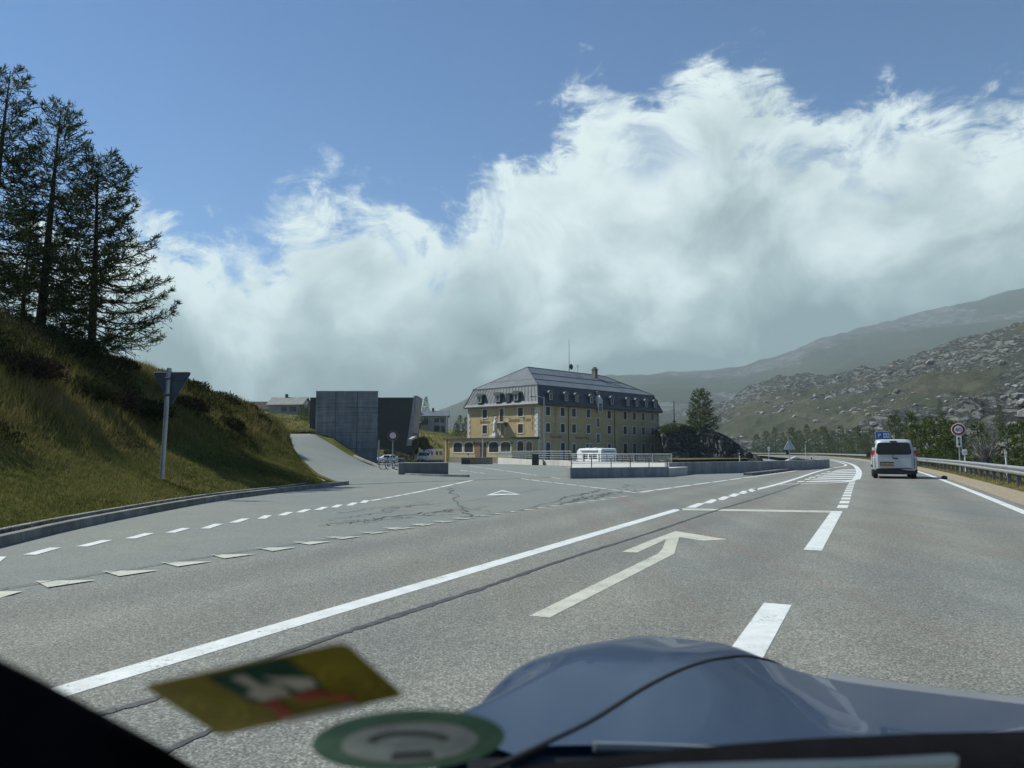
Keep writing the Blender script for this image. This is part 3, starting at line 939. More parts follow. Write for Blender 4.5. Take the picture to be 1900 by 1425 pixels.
# row of give-way teeth
TE = [(-45, 1099, -5, 1112, 42, 1098), (66.3, 1079, 88, 1091, 180, 1077), (190, 1060.6, 221, 1070, 294.6, 1058.8), (297.6, 1044, 329.6, 1052, 394, 1042.3), (390.4, 1030, 416.2, 1037, 475.2, 1028.6), (472.6, 1017.2, 506.5, 1023.5, 549, 1016.2),
      (541.5, 1006.2, 574.7, 1011.3, 615.2, 1005.1), (604.2, 997, 635.5, 1001, 672.3, 995.6), (666.3, 987.8, 690.2, 991.2, 723.3, 987.2), (710.5, 979.7, 731, 983.6, 773, 979.2), (760, 973, 784, 976.2, 810, 972), (800.7, 967.3, 821, 970, 850.4, 966.8),
      (836, 961.7, 858, 963.9, 884, 961.3), (880, 957, 894, 958.6, 913, 957), (909.3, 953, 922, 954.4, 941, 952.6), (938, 949, 950, 950.4, 968, 948.4), (965, 945.4, 976, 946.7, 994, 944.8), (990, 942, 1002, 943.2, 1020, 941.4), (1016, 938.6, 1028, 939.8, 1044, 938), (1041, 935.4, 1052, 936.5, 1068, 934.8),
      (1064, 932.4, 1076, 933.4, 1090, 931.9), (1087, 929.4, 1098, 930.4, 1111, 928.9), (1108, 926.6, 1119, 927.5, 1131, 926), (1129, 923.8, 1139, 924.6, 1151, 923.2), (1148, 921, 1157, 921.8, 1168, 920.4)]
for x0, y0, x1, y1, x2, y2 in TE:
    mark('give_way_tooth', [(x0, y0), (x1, y1), (x2, y2)], M_CREAM)
# triangle in the mouth of the plaza
for q in ([(902, 919.2), (965.5, 917.8), (958, 915.9), (910, 916.9)], [(902, 919.2), (912, 917.1), (933, 911.4), (931.6, 909.6)], [(965.5, 917.8), (956, 916.2), (930.4, 911.4), (931.6, 909.6)]):
    mark('triangle_bar', q, M_WHITE, z=0.0022 + 0.0006 * (q[1][0] == 912) + 0.0012 * (q[1][0] == 956), parent=plaza_parent)
for x0, x1 in [(853, 868), (872, 886), (890, 903), (907, 921), (925, 940), (944, 960), (964, 981), (985, 1002), (1006, 1024), (1028, 1047), (1051, 1071), (1075, 1090), (1094, 1180)]:
    f_ = lambda x: np.interp(x, [852, 920, 1000, 1090, 1182], [872.4, 881, 892.5, 903, 914.4])
    ribbon('bay_dash', [(x0, f_(x0)), (x1, f_(x1))], 0.12, M_WHITE, 0.0024, plaza_parent, n=1)
for x0, x1 in [(870, 895), (900, 935), (940, 985), (990, 1040)]:
    f_ = lambda x: np.interp(x, [870, 920, 980, 1040], [864.5, 871, 879.8, 888.2])
    ribbon('bay_dash', [(x0, f_(x0)), (x1, f_(x1))], 0.12, M_WHITE, 0.0026, plaza_parent, n=1)

# tar joints and cracks
def jitter(pts, n, amp, seed):
    P = dense([G(*p) for p in pts], n); r_ = np.random.default_rng(seed)
    return [tuple(p + r_.normal(0, amp, 2)) for p in P]


J0 = jitter([(285, 1407), (328, 1387), (399, 1354), (470, 1322)], 5, 0.003, 6)
ribbon('tar_joint', J0, np.random.default_rng(3).uniform(0.03, 0.05, len(J0)), M_TAR, 0.0083, kind=None, world=True, n=1)
J1 = jitter([(60, 1362), (192, 1325), (288, 1298), (440, 1245), (596, 1190), (717, 1150), (900, 1090.5), (1060, 1035), (1210, 988), (1331, 947), (1454, 909), (1530, 880), (1568, 866)], 14, 0.0035, 1)
rw = np.random.default_rng(2).uniform(0.035, 0.075, len(J1))
rw[int(len(J1) * .38):int(len(J1) * .62)] *= 1.35
ribbon('tar_joint', J1, rw, M_TAR, 0.0082, kind=None, world=True, n=1)
J2 = jitter([(-60, 1108), (0, 1094.6), (200, 1063), (440, 1025), (672, 991.5), (900, 956), (1040, 935.5), (1180, 914.7)], 16, 0.010, 3)
ribbon('tar_joint', J2, 0.022, M_TAR, 0.0084, world=True, n=1)


M_CRACK = pm('crack_filler', (0.085, 0.088, 0.085), 0.8, var=0.3, scale=6)


def crack(pts, seed, wmin=0.012, wmax=0.05, amp=0.05, z=0.0045):
    P = jitter(pts, 10, amp, seed)
    ww = np.random.default_rng(seed + 9).uniform(wmin, wmax, len(P))
    ribbon('crack', P, ww, M_CRACK, z + seed * 2e-5, plaza_parent, world=True, n=1)


crng = random.Random(5)
for k in range(18):
    x = crng.uniform(660, 870); y = 965 - (x - 640) * 0.13 + crng.uniform(-16, 12)
    dx = crng.uniform(40, 130); dy = -dx * crng.uniform(0.05, 0.16)
    crack([(x - dx / 2, y - dy / 2), (x + crng.uniform(-8, 8), y + crng.uniform(-4, 4)), (x + dx / 2, y + dy / 2)], k + 10, 0.006, 0.024, 0.09)
for k in range(10):
    x = crng.uniform(1060, 1150); y = 925 - (x - 1050) * 0.15 + crng.uniform(-8, 8)
    dx = crng.uniform(30, 80)
    crack([(x - dx / 2, y + 6), (x, y + crng.uniform(-2, 2)), (x + dx / 2, y - 6)], k + 40, 0.015, 0.05, 0.12)
crack([(600, 975), (700, 962), (800, 950), (870, 942)], 60, 0.02, 0.05, 0.08)
crack([(836, 905), (845, 930), (858, 945), (870, 960)], 61, 0.02, 0.06, 0.10)
crack([(620, 945), (720, 940), (860, 930), (1000, 908)], 62, 0.01, 0.025, 0.05)
crack([(870, 945), (960, 947), (1080, 915)], 63, 0.01, 0.03, 0.06)
crack([(1040, 885), (1120, 893), (1200, 905)], 64, 0.01, 0.03, 0.05)

# ================================================================== KERBS AND LOW WALLS
def along(P, step):
    P = np.array(P, float); d = np.concatenate([[0], np.cumsum(np.linalg.norm(np.diff(P, axis=0), axis=1))])
    n = max(1, int(round(d[-1] / step))); s_ = np.linspace(0, d[-1], n + 1)
    return np.stack([np.interp(s_, d, P[:, k]) for k in range(P.shape[1])], 1)


def kerb_run(name, pts, wid, hgt, mat, step=1.0, side=1, gap=0.008, parent=None, piece='kerb_stone', z0=None, zf=None, bev=0.012, inner=0.0):
    Q = along(pts, step)
    root = parent or tag(bpy.data.objects.new(name, None), kind='structure')
    if parent is None:
        COL.objects.link(root)
    for i in range(len(Q) - 1):
        p, q = Q[i][:2], Q[i + 1][:2]
        t_ = (q - p) / np.linalg.norm(q - p); n_ = np.array([-t_[1], t_[0]]) * side
        p2, q2 = p + t_ * gap / 2, q - t_ * gap / 2
        zz = 0.0 if zf is None else zf(*p)
        zz2 = 0.0 if zf is None else zf(*q)
        mb = MB()
        n0 = n_ * inner
        vs = []
        for pt, zb_ in ((p2, zz), (q2, zz2)):
            vs += [(*(pt + n0), zb_ - 0.06), (*(pt + n0 + n_ * 0.015), zb_ + hgt), (*(pt + n0 + n_ * wid), zb_ + hgt), (*(pt + n0 + n_ * wid), zb_ - 0.06)]
        mb.add(vs, [(0, 1, 2, 3), (7, 6, 5, 4), (0, 4, 5, 1), (1, 5, 6, 2), (2, 6, 7, 3), (3, 7, 4, 0)])
        mb.build(piece, mat, root, bevel=bev)
    return root


tip = [(-6.35, 28.2), (-6.2, 28.9), (-6.35, 29.5), (-6.8, 29.7)]
kr = kerb_run('kerb', dense(KERB + tip, 8), 0.16, 0.135, M_KERB, 1.0, side=1)
kerb_run('kerb', [(x - 0.30, y) for x, y in dense(KERB[:-1] + [(-6.9, 28.0)], 8)], 0.13, 0.165, M_KERB, 1.2, side=1, parent=kr)
kerb_run('kerb', dense([(-6.9, 28.2), (-7.3, 29.6), (-8.3, 32.4)], 5), 0.12, 0.17, M_KERB, 0.8, side=1, parent=kr)
kk = dense([(-13.7, 65.3), (-12.4, 62.9), (-10.8, 60.2), G(718, 872), G(738, 881), G(790, 884.5), G(868, 886)], 8)
kerb_run('ramp_kerb', kk, 0.20, 0.13, M_KERB, 1.5, side=1, zf=lambda x, y: float(np.interp(x, [-14, -10.7], [0.92, 0.05])) if x < -10.7 else 0.0)
isl = dense([G(1397, 882.4), G(1450, 876.2), G(1490, 869.8), G(1510, 864.6), G(1517, 860.4), G(1513, 857.4)], 8)
kerb_run('island_kerb', isl, 0.5, 0.15, pm('island_kerb_stone', (0.13, 0.12, 0.11), 0.85, var=0.3, scale=3, bump=0.3), 1.6, side=1)


def low_wall(label, base, hgt, th, mat, rail=None, cap=None, name='low_wall', side=1, bz=0.0, step=2.6, cat='low wall'):
    root = empty(name, (base[0][0], base[0][1], 0), 0, label, cat)
    Q = along(base, step)
    for i in range(len(Q) - 1):
        p, q = Q[i], Q[i + 1]; t_ = (q - p) / np.linalg.norm(q - p); n_ = np.array([-t_[1], t_[0]]) * side
        a_, b_ = p + t_ * 0.006, q - t_ * 0.006
        mb = MB(); o_ = np.array(base[0])
        poly = [tuple(v - o_) for v in (a_, b_, b_ + n_ * th, a_ + n_ * th)]
        mb.prism(poly, bz - 0.4, bz + hgt)
        mb.build('wall_block', mat, root, bevel=0.015)
    return root


wallA = low_wall('grey concrete wall with a thin rail in front of the motorhome', [G(1058, 888), G(1242, 885)], 0.50, 0.4, M_CONC)
wallC = low_wall('short grey concrete wall behind the leaning bicycle', [(-3.36, 40.2), (-5.95, 39.75)], 0.66, 0.8, concrete_mat('shade_darkened_concrete', (0.20, 0.205, 0.195), 0, .6), side=-1)  # shade on this wall's face is put into a darker concrete colour
gB = [G(1242, 880.6), G(1330, 878.4), G(1400, 876.6)]
wallB = low_wall('long grey retaining wall ending at the kerbed island', gB + [(20.2, 52.5), (24.5, 58.5)], 0.66, 0.35, M_CONC, step=4.0)
# dark sloped end wall of the island
ib = [G(1456, 871.5), G(1478, 869.2), G(1497, 866.0), G(1512, 861.6)]
wallI = low_wall('dark weathered wall with pale streaks on the kerbed island', ib, 0.52, 0.3, concrete_mat('streaked_concrete', (0.20, 0.19, 0.17), 0, 0.35), step=3.0)
sl = MB(); p0 = np.array(G(1455, 873)); p1 = np.array(G(1462, 868.5, 0))
sl.add([(p0[0], p0[1], 0.02), (p0[0] + .35, p0[1] - .05, 0.02), (p1[0] + 1.6, p1[1], 0.56), (p1[0] + 1.2, p1[1] + .1, 0.56), (p0[0], p0[1], -.1), (p0[0] + .35, p0[1] - .05, -.1), (p1[0] + 1.6, p1[1], .3), (p1[0] + 1.2, p1[1] + .1, .3)],
       [(0, 1, 2, 3), (4, 7, 6, 5), (0, 4, 5, 1), (1, 5, 6, 2), (2, 6, 7, 3), (3, 7, 4, 0)])
sl.build('sloping_end', M_PALEC, wallI)
sx_ = MB(); e0, e1 = np.array(G(1470, 869.9)), np.array(G(1512, 861.5))
for k, f_ in enumerate((0.06, 0.38, 0.47, 0.55, 0.62, 0.69)):
    p = e0 + (e1 - e0) * f_
    sx_.box((p[0], p[1] - 0.22, 0.22), (0.16, 0.02, 0.30))
    sx_.build('pale_streak', M_PALEC, wallI); sx_ = MB()

# raised pale terrace between the front wall and the hotel yard, with its curved parapet and railings
QW = dense([G(924, 855.4), G(958, 858.8), G(990, 861.4), G(1059, 864.2), (5.5, 62.0), (12.2, 58.0)], 6)
terr = MB()
fr = [np.array(G(1058, 888)) + (0.05, 0.45), np.array(G(1242, 885)) + (0.0, 0.4)]
pts = [tuple(fr[0]), tuple(fr[1]), (9.6, 41.5), (12.3, 57.6)] + [tuple(p) for p in QW[::-1] if p[1] < 63.5]
terr.add([(x, y, 0.42) for x, y in pts] + [(x, y, -0.5) for x, y in pts], [tuple(range(len(pts)))] + [(i, i + len(pts), (i + 1) % len(pts) + len(pts), (i + 1) % len(pts)) for i in range(len(pts))])
tag(terr.build('terrace', M_PALEC), kind='structure')
par = low_wall('curved pale parapet under the railing before the hotel', [tuple(p) for p in QW], 0.46, 0.3, M_PALEC, step=3.2, bz=0.0)


def railing(label, P, z0, hgt, nbar, post_step, mat, prad=0.028, brad=0.018, bal=None, cat='railing', name='railing'):
    root = empty(name, (0, 0, 0), 0, label, cat)
    Q = along(P, post_step)
    for p in Q:
        MB().tube([(p[0], p[1], z0), (p[0], p[1], z0 + hgt)], prad, 5).build('post', mat, root)
    for k in range(nbar):
        z = z0 + hgt * (1 - 0.98 * k / max(nbar, 1)) - 0.01
        mb = MB(); mb.tube([(p[0], p[1], z) for p in Q], brad * (1.4 if k == 0 else 1), 5)
        mb.build('bar', mat, root)
    if bal:
        for p in along(P, bal):
            MB().tube([(p[0], p[1], z0 + 0.08), (p[0], p[1], z0 + hgt - 0.02)], 0.018, 4).build('baluster', mat, root)
    return root


QWi = QW + np.array([0.05, 0.15])
railing('grey steel railing along the curved parapet before the hotel', QWi[:19], 0.45, 0.85, 4, 2.0, M_RAIL, 0.035, 0.02)
railing('grey steel railing at the terrace end nearest the crag', QWi[18:], 0.45, 0.62, 4, 1.5, M_RAIL, 0.035, 0.02)
WA = [np.array(G(1061, 888)) + (0, 0.2), np.array(G(1240, 885)) + (0, 0.2)]
railing('thin dark railing on top of the front wall', WA, 0.5, 0.42, 2, 1.02, M_DARKST, 0.022, 0.009)
railing('row of dark uprights fencing the yard beside the motorhome', [(4.6, 60.5), (10.2, 57.8)], 0.42, 0.62, 1, 0.62, M_DARKST, 0.025, 0.012)
# ================================================================== HOTEL
M_OCHRE = pm('ochre_render', (0.50, 0.37, 0.185), 0.9, var=0.12, scale=0.35, bump=0.15, bscale=6, dirt=0.22)
M_STONE = pm('pale_dressed_stone', (0.62, 0.60, 0.53), 0.85, var=0.15, scale=1.2, dirt=0.3)
M_PLINTH = pm('plinth_stone', (0.24, 0.21, 0.16), 0.9, var=0.3, scale=2.0, dirt=0.4)
M_SHUT = pm('brown_shutter', (0.040, 0.026, 0.019), 0.6, var=0.25, scale=3)
M_PANE = pm('dark_glass', (0.012, 0.016, 0.020), 0.08, var=0.2, scale=1, spec=0.8)
M_ROOF = pm('sheet_metal_roof', (0.145, 0.162, 0.172), 0.5, 0.35, var=0.16, scale=0.5, dirt=0.25)
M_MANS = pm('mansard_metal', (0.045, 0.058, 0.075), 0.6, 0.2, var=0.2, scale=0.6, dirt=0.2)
M_MANSL = pm('pale_mansard_metal', (0.115, 0.128, 0.134), 0.6, 0.25, var=0.22, scale=0.5, dirt=0.3)  # paler mansard metal, for the end slopes and the dormer roofs
M_SEAM = pm('roof_seam', (0.085, 0.095, 0.105), 0.5, 0.4, var=0.2, scale=1)
M_EAVE = pm('eave_timber', (0.06, 0.055, 0.05), 0.8, var=0.25, scale=2)
M_LETTER = pm('brown_lettering', (0.15, 0.10, 0.055), 0.85, var=0.3, scale=4)
M_PIPE = pm('downpipe', (0.10, 0.085, 0.065), 0.5, 0.3, var=0.2, scale=2)

HX, HY = 4.763, 138.707
HL, HW = 40.2, 18.9
HZ = -1.15
EZ = 9.95                         # eave
hotel = empty('hotel', (HX, HY, 0), R(46.113), 'large ochre hotel with a grey mansard roof and rows of shuttered windows', 'hotel')
mb = MB(); mb.b2((0, 0, HZ - 1.5), (HL, HW, EZ - 0.05)); mb.build('wall', M_OCHRE, hotel)
mb = MB(); mb.b2((-0.05, -0.05, HZ - 1.6), (HL + .05, HW + .05, HZ + 0.75)); mb.build('plinth', M_PLINTH, hotel)
OV = 0.62


def ring(i, z):
    return [(i, i, z), (HL - i, i, z), (HL - i, HW - i, z), (i, HW - i, z)]


mb = MB(); mb.loft([ring(-OV, EZ - 0.16), ring(-OV, EZ + 0.10)]); mb.build('eave_board', M_EAVE, hotel)
IN, ZB = 1.25, 13.66
e, b_ = ring(-OV, EZ + 0.11), ring(IN - .45, ZB)
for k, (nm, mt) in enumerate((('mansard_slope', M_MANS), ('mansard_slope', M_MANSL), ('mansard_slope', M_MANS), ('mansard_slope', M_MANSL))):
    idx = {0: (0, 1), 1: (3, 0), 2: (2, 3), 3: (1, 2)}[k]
    q = [e[idx[0]], e[idx[1]], b_[idx[1]], b_[idx[0]]]
    # a slight kick at the eave
    m0 = [tuple(np.array(q[0]) * .82 + np.array(q[3]) * .18 + np.array((0, 0, -0.16))), tuple(np.array(q[1]) * .82 + np.array(q[2]) * .18 + np.array((0, 0, -0.16)))]
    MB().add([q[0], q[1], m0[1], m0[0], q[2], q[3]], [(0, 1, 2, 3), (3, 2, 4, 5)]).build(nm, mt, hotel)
HA, ZR = 7.4, 18.17
rdg = [(HA, HW / 2, ZR), (HL - HA, HW / 2, ZR)]
b2_ = ring(IN - .55, ZB + 0.02)
MB().add([b2_[0], b2_[1], rdg[1], rdg[0]], [(0, 1, 2, 3)]).build('roof_slope', M_ROOF, hotel)
MB().add([b2_[2], b2_[3], rdg[0], rdg[1]], [(0, 1, 2, 3)]).build('roof_slope', M_ROOF, hotel)
MB().add([b2_[3], b2_[0], rdg[0]], [(0, 1, 2)]).build('roof_slope', M_ROOF, hotel)
MB().add([b2_[1], b2_[2], rdg[1]], [(0, 1, 2)]).build('roof_slope', M_ROOF, hotel)
MB().loft([ring(IN - .62, ZB - 0.10), ring(IN - .62, ZB + 0.05)], cap=False).build('break_trim', M_SEAM, hotel)
for p, q in ((rdg[0], rdg[1]), (b2_[0], rdg[0]), (b2_[1], rdg[1]), (b2_[3], rdg[0]), (b2_[2], rdg[1])):
    MB().tube([p, q], 0.11, 6).build('ridge_cap', M_SEAM, hotel)
for p, q in ((e[0], b_[0]), (e[1], b_[1]), (e[3], b_[3])):
    MB().tube([p, q], 0.09, 6).build('ridge_cap', M_SEAM, hotel)


def lerp(a, b, t):
    return tuple(a[i] + (b[i] - a[i]) * t for i in range(3))


def up(p, d=0.03):
    return (p[0], p[1], p[2] + d)


# standing seams on the end slope and its mansard
for k in range(1, 22):
    t = k / 22
    base = lerp(b2_[0], b2_[3], t)
    tp = lerp(b2_[0], rdg[0], 2 * t) if t < 0.5 else lerp(b2_[3], rdg[0], 2 * (1 - t))
    MB().tube([up(base), up(tp)], 0.035, 4).build('roof_seam', M_SEAM, hotel)
    MB().tube([(-OV * .2 + lerp(e[0], e[3], t)[0] * .8 + b_[0][0] * .2 - .02, lerp(e[0], e[3], t)[1], EZ + .68), (b_[0][0] - .03, lerp(b_[0], b_[3], t)[1], ZB)], 0.035, 4).build('roof_seam', M_SEAM, hotel)
for t in (0.30, 0.62):
    MB().tube([up(lerp(b2_[0], rdg[0], t), .05), up(lerp(b2_[1], rdg[1], t), .05)], 0.05, 4).build('snow_guard', M_SEAM, hotel)
MB().tube([up(lerp(b2_[0], rdg[0], .30), .05), up(lerp(b2_[3], rdg[0], .30), .05)], 0.04, 4).build('snow_guard', M_SEAM, hotel)
# snow hooks along the sunlit end eave
for k in range(34):
    p = lerp(e[0], e[3], (k + .5) / 34)
    MB().box((p[0] + .12, p[1], EZ + 0.24), (0.14, 0.22, 0.14)).build('snow_hook', M_STONE, hotel)
# corner stones
qn = MB().b2((-0.07, -0.07, 0), (0.75, 0.75, 0.52)).build('quoin', M_STONE, hotel, bevel=0.02)
qs = MB().b2((-0.07, -0.07, 0), (0.5, 0.5, 0.52)).build('quoin', M_STONE, hotel, bevel=0.02)
first = True
for cx, cy, rz in ((0, 0, 0), (HL, 0, 90), (0, HW, -90)):
    for k in range(20):
        z = HZ + 0.8 + k * 0.545
        if z > EZ - .55: break
        src = qn if k % 2 == 0 else qs
        if first:
            src.location = (0, 0, z); first = k < 1 and True
            if k == 0: continue
        if (cx, cy) == (0, 0) and k == 1:
            qs.location = (0, 0, z); first = False; continue
        share(src, None, hotel, (cx, cy, z), (0, 0, R(rz)))

# ---- windows. Local x along the long front (outward -y), local y along the short front (outward -x)
WCACHE = {}


def window(face, s, z0, z1, wid, kind='shut', arch=False, parent=hotel, off=(0, 0), frame=0.17):
    """face 'r': long front plane y=0; face 'l': short front plane x=0."""
    h = z1 - z0
    key = (round(wid, 2), round(h, 2), kind, arch, frame)

    def build():
        def outline(w_, z_, zt):
            if not arch:
                return [(-w_, z_), (w_, z_), (w_, zt), (-w_, zt)]
            r_ = min(w_ * 0.55, 0.5)
            return [(-w_, z_), (w_, z_), (w_, zt - r_)] + [(w_ * math.cos(a_), zt - r_ + r_ * math.sin(a_)) for a_ in np.linspace(0, math.pi, 9)[1:-1]] + [(-w_, zt - r_)]
        w2 = wid / 2
        RX = Matrix.Rotation(R(90), 4, 'X')
        o = outline(w2 + frame, -frame * (0 if kind == 'door' else 1), h + frame); i_ = outline(w2, 0, h)
        n = len(o)
        fr = MB()
        ring_ = [[(x, -0.07, z) for x, z in o], [(x, -0.07, z) for x, z in i_], [(x, 0.16, z) for x, z in i_]]
        fr.loft([[(x, 0.02, z) for x, z in o]] + ring_, cap=False)
        f = fr.build('window', M_STONE, None)
        body = MB().prism(outline(w2 - 0.01, 0.01, h - 0.01), -0.02, 0.02, 0, Matrix.Translation((0, 0.02, 0)) @ RX)
        if kind == 'shut':
            bd = body.build('shutter', M_SHUT, f)
            sl_ = MB()
            for sgn in (-1, 1):
                for k in range(max(3, int(h / 0.16))):
                    z = 0.10 + k * 0.16
                    if z > h - 0.12 - (0.3 if arch else 0): break
                    sl_.box((sgn * w2 / 2, -0.012, z), (w2 * 0.8, 0.03, 0.07))
            s1 = sl_.build('slats', M_SHUT, f); s1['kind'] = 'stuff'
        else:
            bd = body.build('pane', M_PANE, f)
            g = MB().b2((-0.03, -0.02, 0), (0.03, 0.03, h * .97)); g.b2((-w2 + .02, -0.018, h * .6), (w2 - .02, 0.02, h * .6 + .05))
            g.build('glazing_bar', M_STONE if kind == 'glass' else M_EAVE, f)
        return f
    if key in WCACHE:
        f = copy_tree(WCACHE[key], parent)
    else:
        f = build(); f.parent = parent; WCACHE[key] = f
    if face == 'r':
        f.location = (s, off[1], z0); f.rotation_euler = (0, 0, 0)
    else:
        f.location = (off[0], s, z0); f.rotation_euler = (0, 0, R(-90))
    return f


for s in (2.78, 7.03, 10.39, 14.93, 21.77, 27.31, 30.64, 34.04, 37.55):
    nf = s in (14.93,)
    window('r', s, 8.0, 9.58, 1.18)
    window('r', s, 4.90, 6.52, 1.18)
for s in (2.78, 7.03):
    window('r', s, HZ + 0.8, 2.95, 1.15, 'door', True)
window('r', 10.39, 0.95, 2.75, 0.95)
window('r', 14.5, 0.95, 2.75, 0.85); window('r', 15.7, 0.95, 2.75, 0.5)
window('r', 21.77, 1.5, 2.8, 1.05)
for s in (27.31, 30.64, 34.04, 37.55):
    window('r', s, HZ + 0.76, 2.95, 1.25, 'door')
window('r', 18.02, 9.25, 10.95, 0.95, 'glass', off=(0, -0.66))
window('r', 18.02, 6.20, 7.90, 1.0, 'glass'); window('r', 18.02, 3.05, 4.75, 1.0, 'glass')
for s in (13.98, 4.38):
    window('l', s, 7.85, 9.5, 1.3)
    window('l', s, 4.75, 6.4, 1.3)
window('l', 9.3, 7.1, 9.5, 1.1, 'door'); window('l', 9.0, 4.5, 6.6, 1.1, 'door')
# stair gable on the long front
mb = MB(); mb.prism([(-0.75, 9.9), (0.75, 9.9), (0.75, 11.4), (1.0, 11.4), (0, 12.5), (-1.0, 11.4), (-0.75, 11.4)], -0.64, 1.2, 0, Matrix.Translation((18.02, 0, 0)) @ Matrix.Rotation(R(90), 4, 'X') @ Matrix.Scale(-1, 4, (0, 0, 1)))
mb.build('stair_gable', M_STONE, hotel)


def dormer(face, s):
    d = MB()
    d.b2((-0.62, -0.55, 10.75), (0.62, 1.6, 12.25))
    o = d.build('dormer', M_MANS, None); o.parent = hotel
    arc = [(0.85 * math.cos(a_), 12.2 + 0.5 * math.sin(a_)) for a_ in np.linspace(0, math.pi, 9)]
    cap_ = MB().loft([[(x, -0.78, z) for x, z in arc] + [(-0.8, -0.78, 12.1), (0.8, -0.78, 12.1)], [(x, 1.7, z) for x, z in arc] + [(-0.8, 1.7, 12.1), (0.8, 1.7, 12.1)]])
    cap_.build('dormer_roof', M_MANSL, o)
    f = MB()
    for q in (((-0.42, -0.60, 10.95), (-0.32, -0.54, 12.05)), ((0.32, -0.60, 10.95), (0.42, -0.54, 12.05)), ((-0.42, -0.60, 12.0), (0.42, -0.54, 12.1)), ((-0.42, -0.60, 10.87), (0.42, -0.54, 10.97))):
        f.b2(*q)
    f.build('window_frame', M_STONE, o)
    MB().b2((-0.33, -0.57, 10.96), (0.33, -0.553, 12.0)).build('window_pane', M_PANE, o)
    return o


d0 = dormer('r', 3.05); d0.location = (3.05, 0.05, 0)
for s in (7.6, 10.79, 15.37, 22.22, 27.8, 31.05, 34.61, 38.0):
    c = copy_tree(d0, hotel); c.location = (s, 0.05, 0)
c = copy_tree(d0, hotel); c.location = (18.59, 0.75, 0.75); c.scale = (.8, .8, 1)
for s in (14.92, 9.89, 5.01):
    c = copy_tree(d0, hotel); c.location = (0.05, s, 0); c.rotation_euler = (0, 0, R(-90)); c.scale = (1.15, 1.1, 1.0)
MB().b2((-0.55, 6.75, 10.6), (0.7, 7.75, 12.35)).build('chimney', M_MANS, hotel)
mb = MB().b2((26.9, 7.4, 16.2), (27.8, 8.3, 19.3)).b2((26.83, 7.33, 18.95), (27.87, 8.37, 19.1), 1).b2((27.05, 7.55, 19.3), (27.65, 8.15, 19.6), 1)
mb.build('chimney', [pm('chimney_render', (0.20, 0.18, 0.15), .9, var=.25, scale=1.5), M_EAVE], hotel)
MB().tube([(20.5, 9.4, 17.9), (20.5, 9.4, 25.1)], [0.07, 0.035], 6).build('antenna_mast', M_DARKST, hotel)
ds = MB().loft([[(20.7 + r_ * math.cos(q), 9.0 - .25 * (1 - (r_ / .62) ** 2) * 0.8, 19.25 + r_ * math.sin(q)) for q in np.linspace(0, 2 * math.pi, 18, endpoint=False)] for r_ in (0.62, .45, .25, .02)], cap=False)
ds.build('satellite_dish', M_DARKST, hotel, smooth=True)
mb = MB().tube([(23.3, 9.4, 18), (23.3, 9.4, 19.9)], 0.03, 5)
for z in (19.4, 19.6, 19.8): mb.tube([(22.9, 9.4, z), (23.7, 9.2, z)], 0.015, 4)
mb.build('antenna', M_DARKST, hotel)
MB().tube([(27.4, 6.9, 17.0), (31.5, 2.4, 14.9)], 0.06, 4).build('roof_cable', M_SEAM, hotel)
for x in (8.7, 23.6, 39.7): MB().tube([(x, -0.10, HZ), (x, -0.10, EZ - .2)], 0.07, 6).build('downpipe', M_PIPE, hotel)
# balcony on the short front
mb = MB().b2((-1.15, 7.7, 6.72), (0, 10.9, 6.90)); mb.build('balcony_slab', M_STONE, hotel)
for y in np.linspace(7.75, 10.85, 14): MB().tube([(-1.1, y, 6.9), (-1.1, y, 7.75)], 0.02, 4).build('balcony_bar', M_DARKST, hotel)
MB().tube([(0, 7.75, 7.77), (-1.1, 7.75, 7.77), (-1.1, 10.85, 7.77), (0, 10.85, 7.77)], 0.03, 5).build('balcony_rail', M_DARKST, hotel)
for y in (8.0, 10.6): MB().prism([(0, 6.72), (-0.95, 6.72), (0, 5.9)], -0.09, 0.09, 0, Matrix.Translation((0, y, 0)) @ Matrix.Rotation(R(90), 4, 'X')).build('balcony_bracket', M_EAVE, hotel)


def text(txt, size, parent, loc, rot, mat, ext=0.008, align='CENTER', name='lettering', sx_=1.0):
    c = bpy.data.curves.new(name, 'FONT'); c.body = txt; c.size = size; c.extrude = ext; c.align_x = align; c.align_y = 'CENTER'
    c.materials.append(mat)
    tmp = bpy.data.objects.new('lettering_outline', c); COL.objects.link(tmp)
    bpy.context.view_layer.update()
    me = bpy.data.meshes.new_from_object(tmp.evaluated_get(bpy.context.evaluated_depsgraph_get()))
    bpy.data.objects.remove(tmp); bpy.data.curves.remove(c)
    if not me.materials: me.materials.append(mat)
    o = bpy.data.objects.new(name, me); COL.objects.link(o); o.parent = parent
    o.location = loc; o.rotation_euler = rot; o.scale = (sx_, 1, 1)
    return o


RL = (R(90), 0, 0); LL = (R(90), 0, R(-90))
for k, ch in enumerate('HOTEL'):
    text(ch, 1.0, hotel, (4.87, -0.02, 9.1 - k * 0.98), RL, M_LETTER)
    text(ch, 0.95, hotel, (-0.02, 1.3, 9.0 - k * 0.85), LL, M_LETTER)
text('Restaurant', 0.98, hotel, (5.1, -0.02, 4.05), RL, M_LETTER, sx_=0.8)
text('Simplon Pass', 0.95, hotel, (12.9, -0.02, 3.95), RL, M_LETTER, sx_=0.85)
text('Bellevue', 0.95, hotel, (-0.02, 14.0, 7.05), LL, M_LETTER, sx_=.85)
text('Simplon - Kulm', 1.1, hotel, (-0.02, 4.6, 7.2), LL, M_LETTER, sx_=0.84)
mb = MB().b2((-0.02, 10.55, 6.9), (0.03, 11.75, 8.2)); mb.build('crest', M_LETTER, hotel)
mb = MB().b2((-0.035, 10.7, 7.05), (0, 11.6, 8.05)); mb.build('crest_field', M_STONE, hotel)

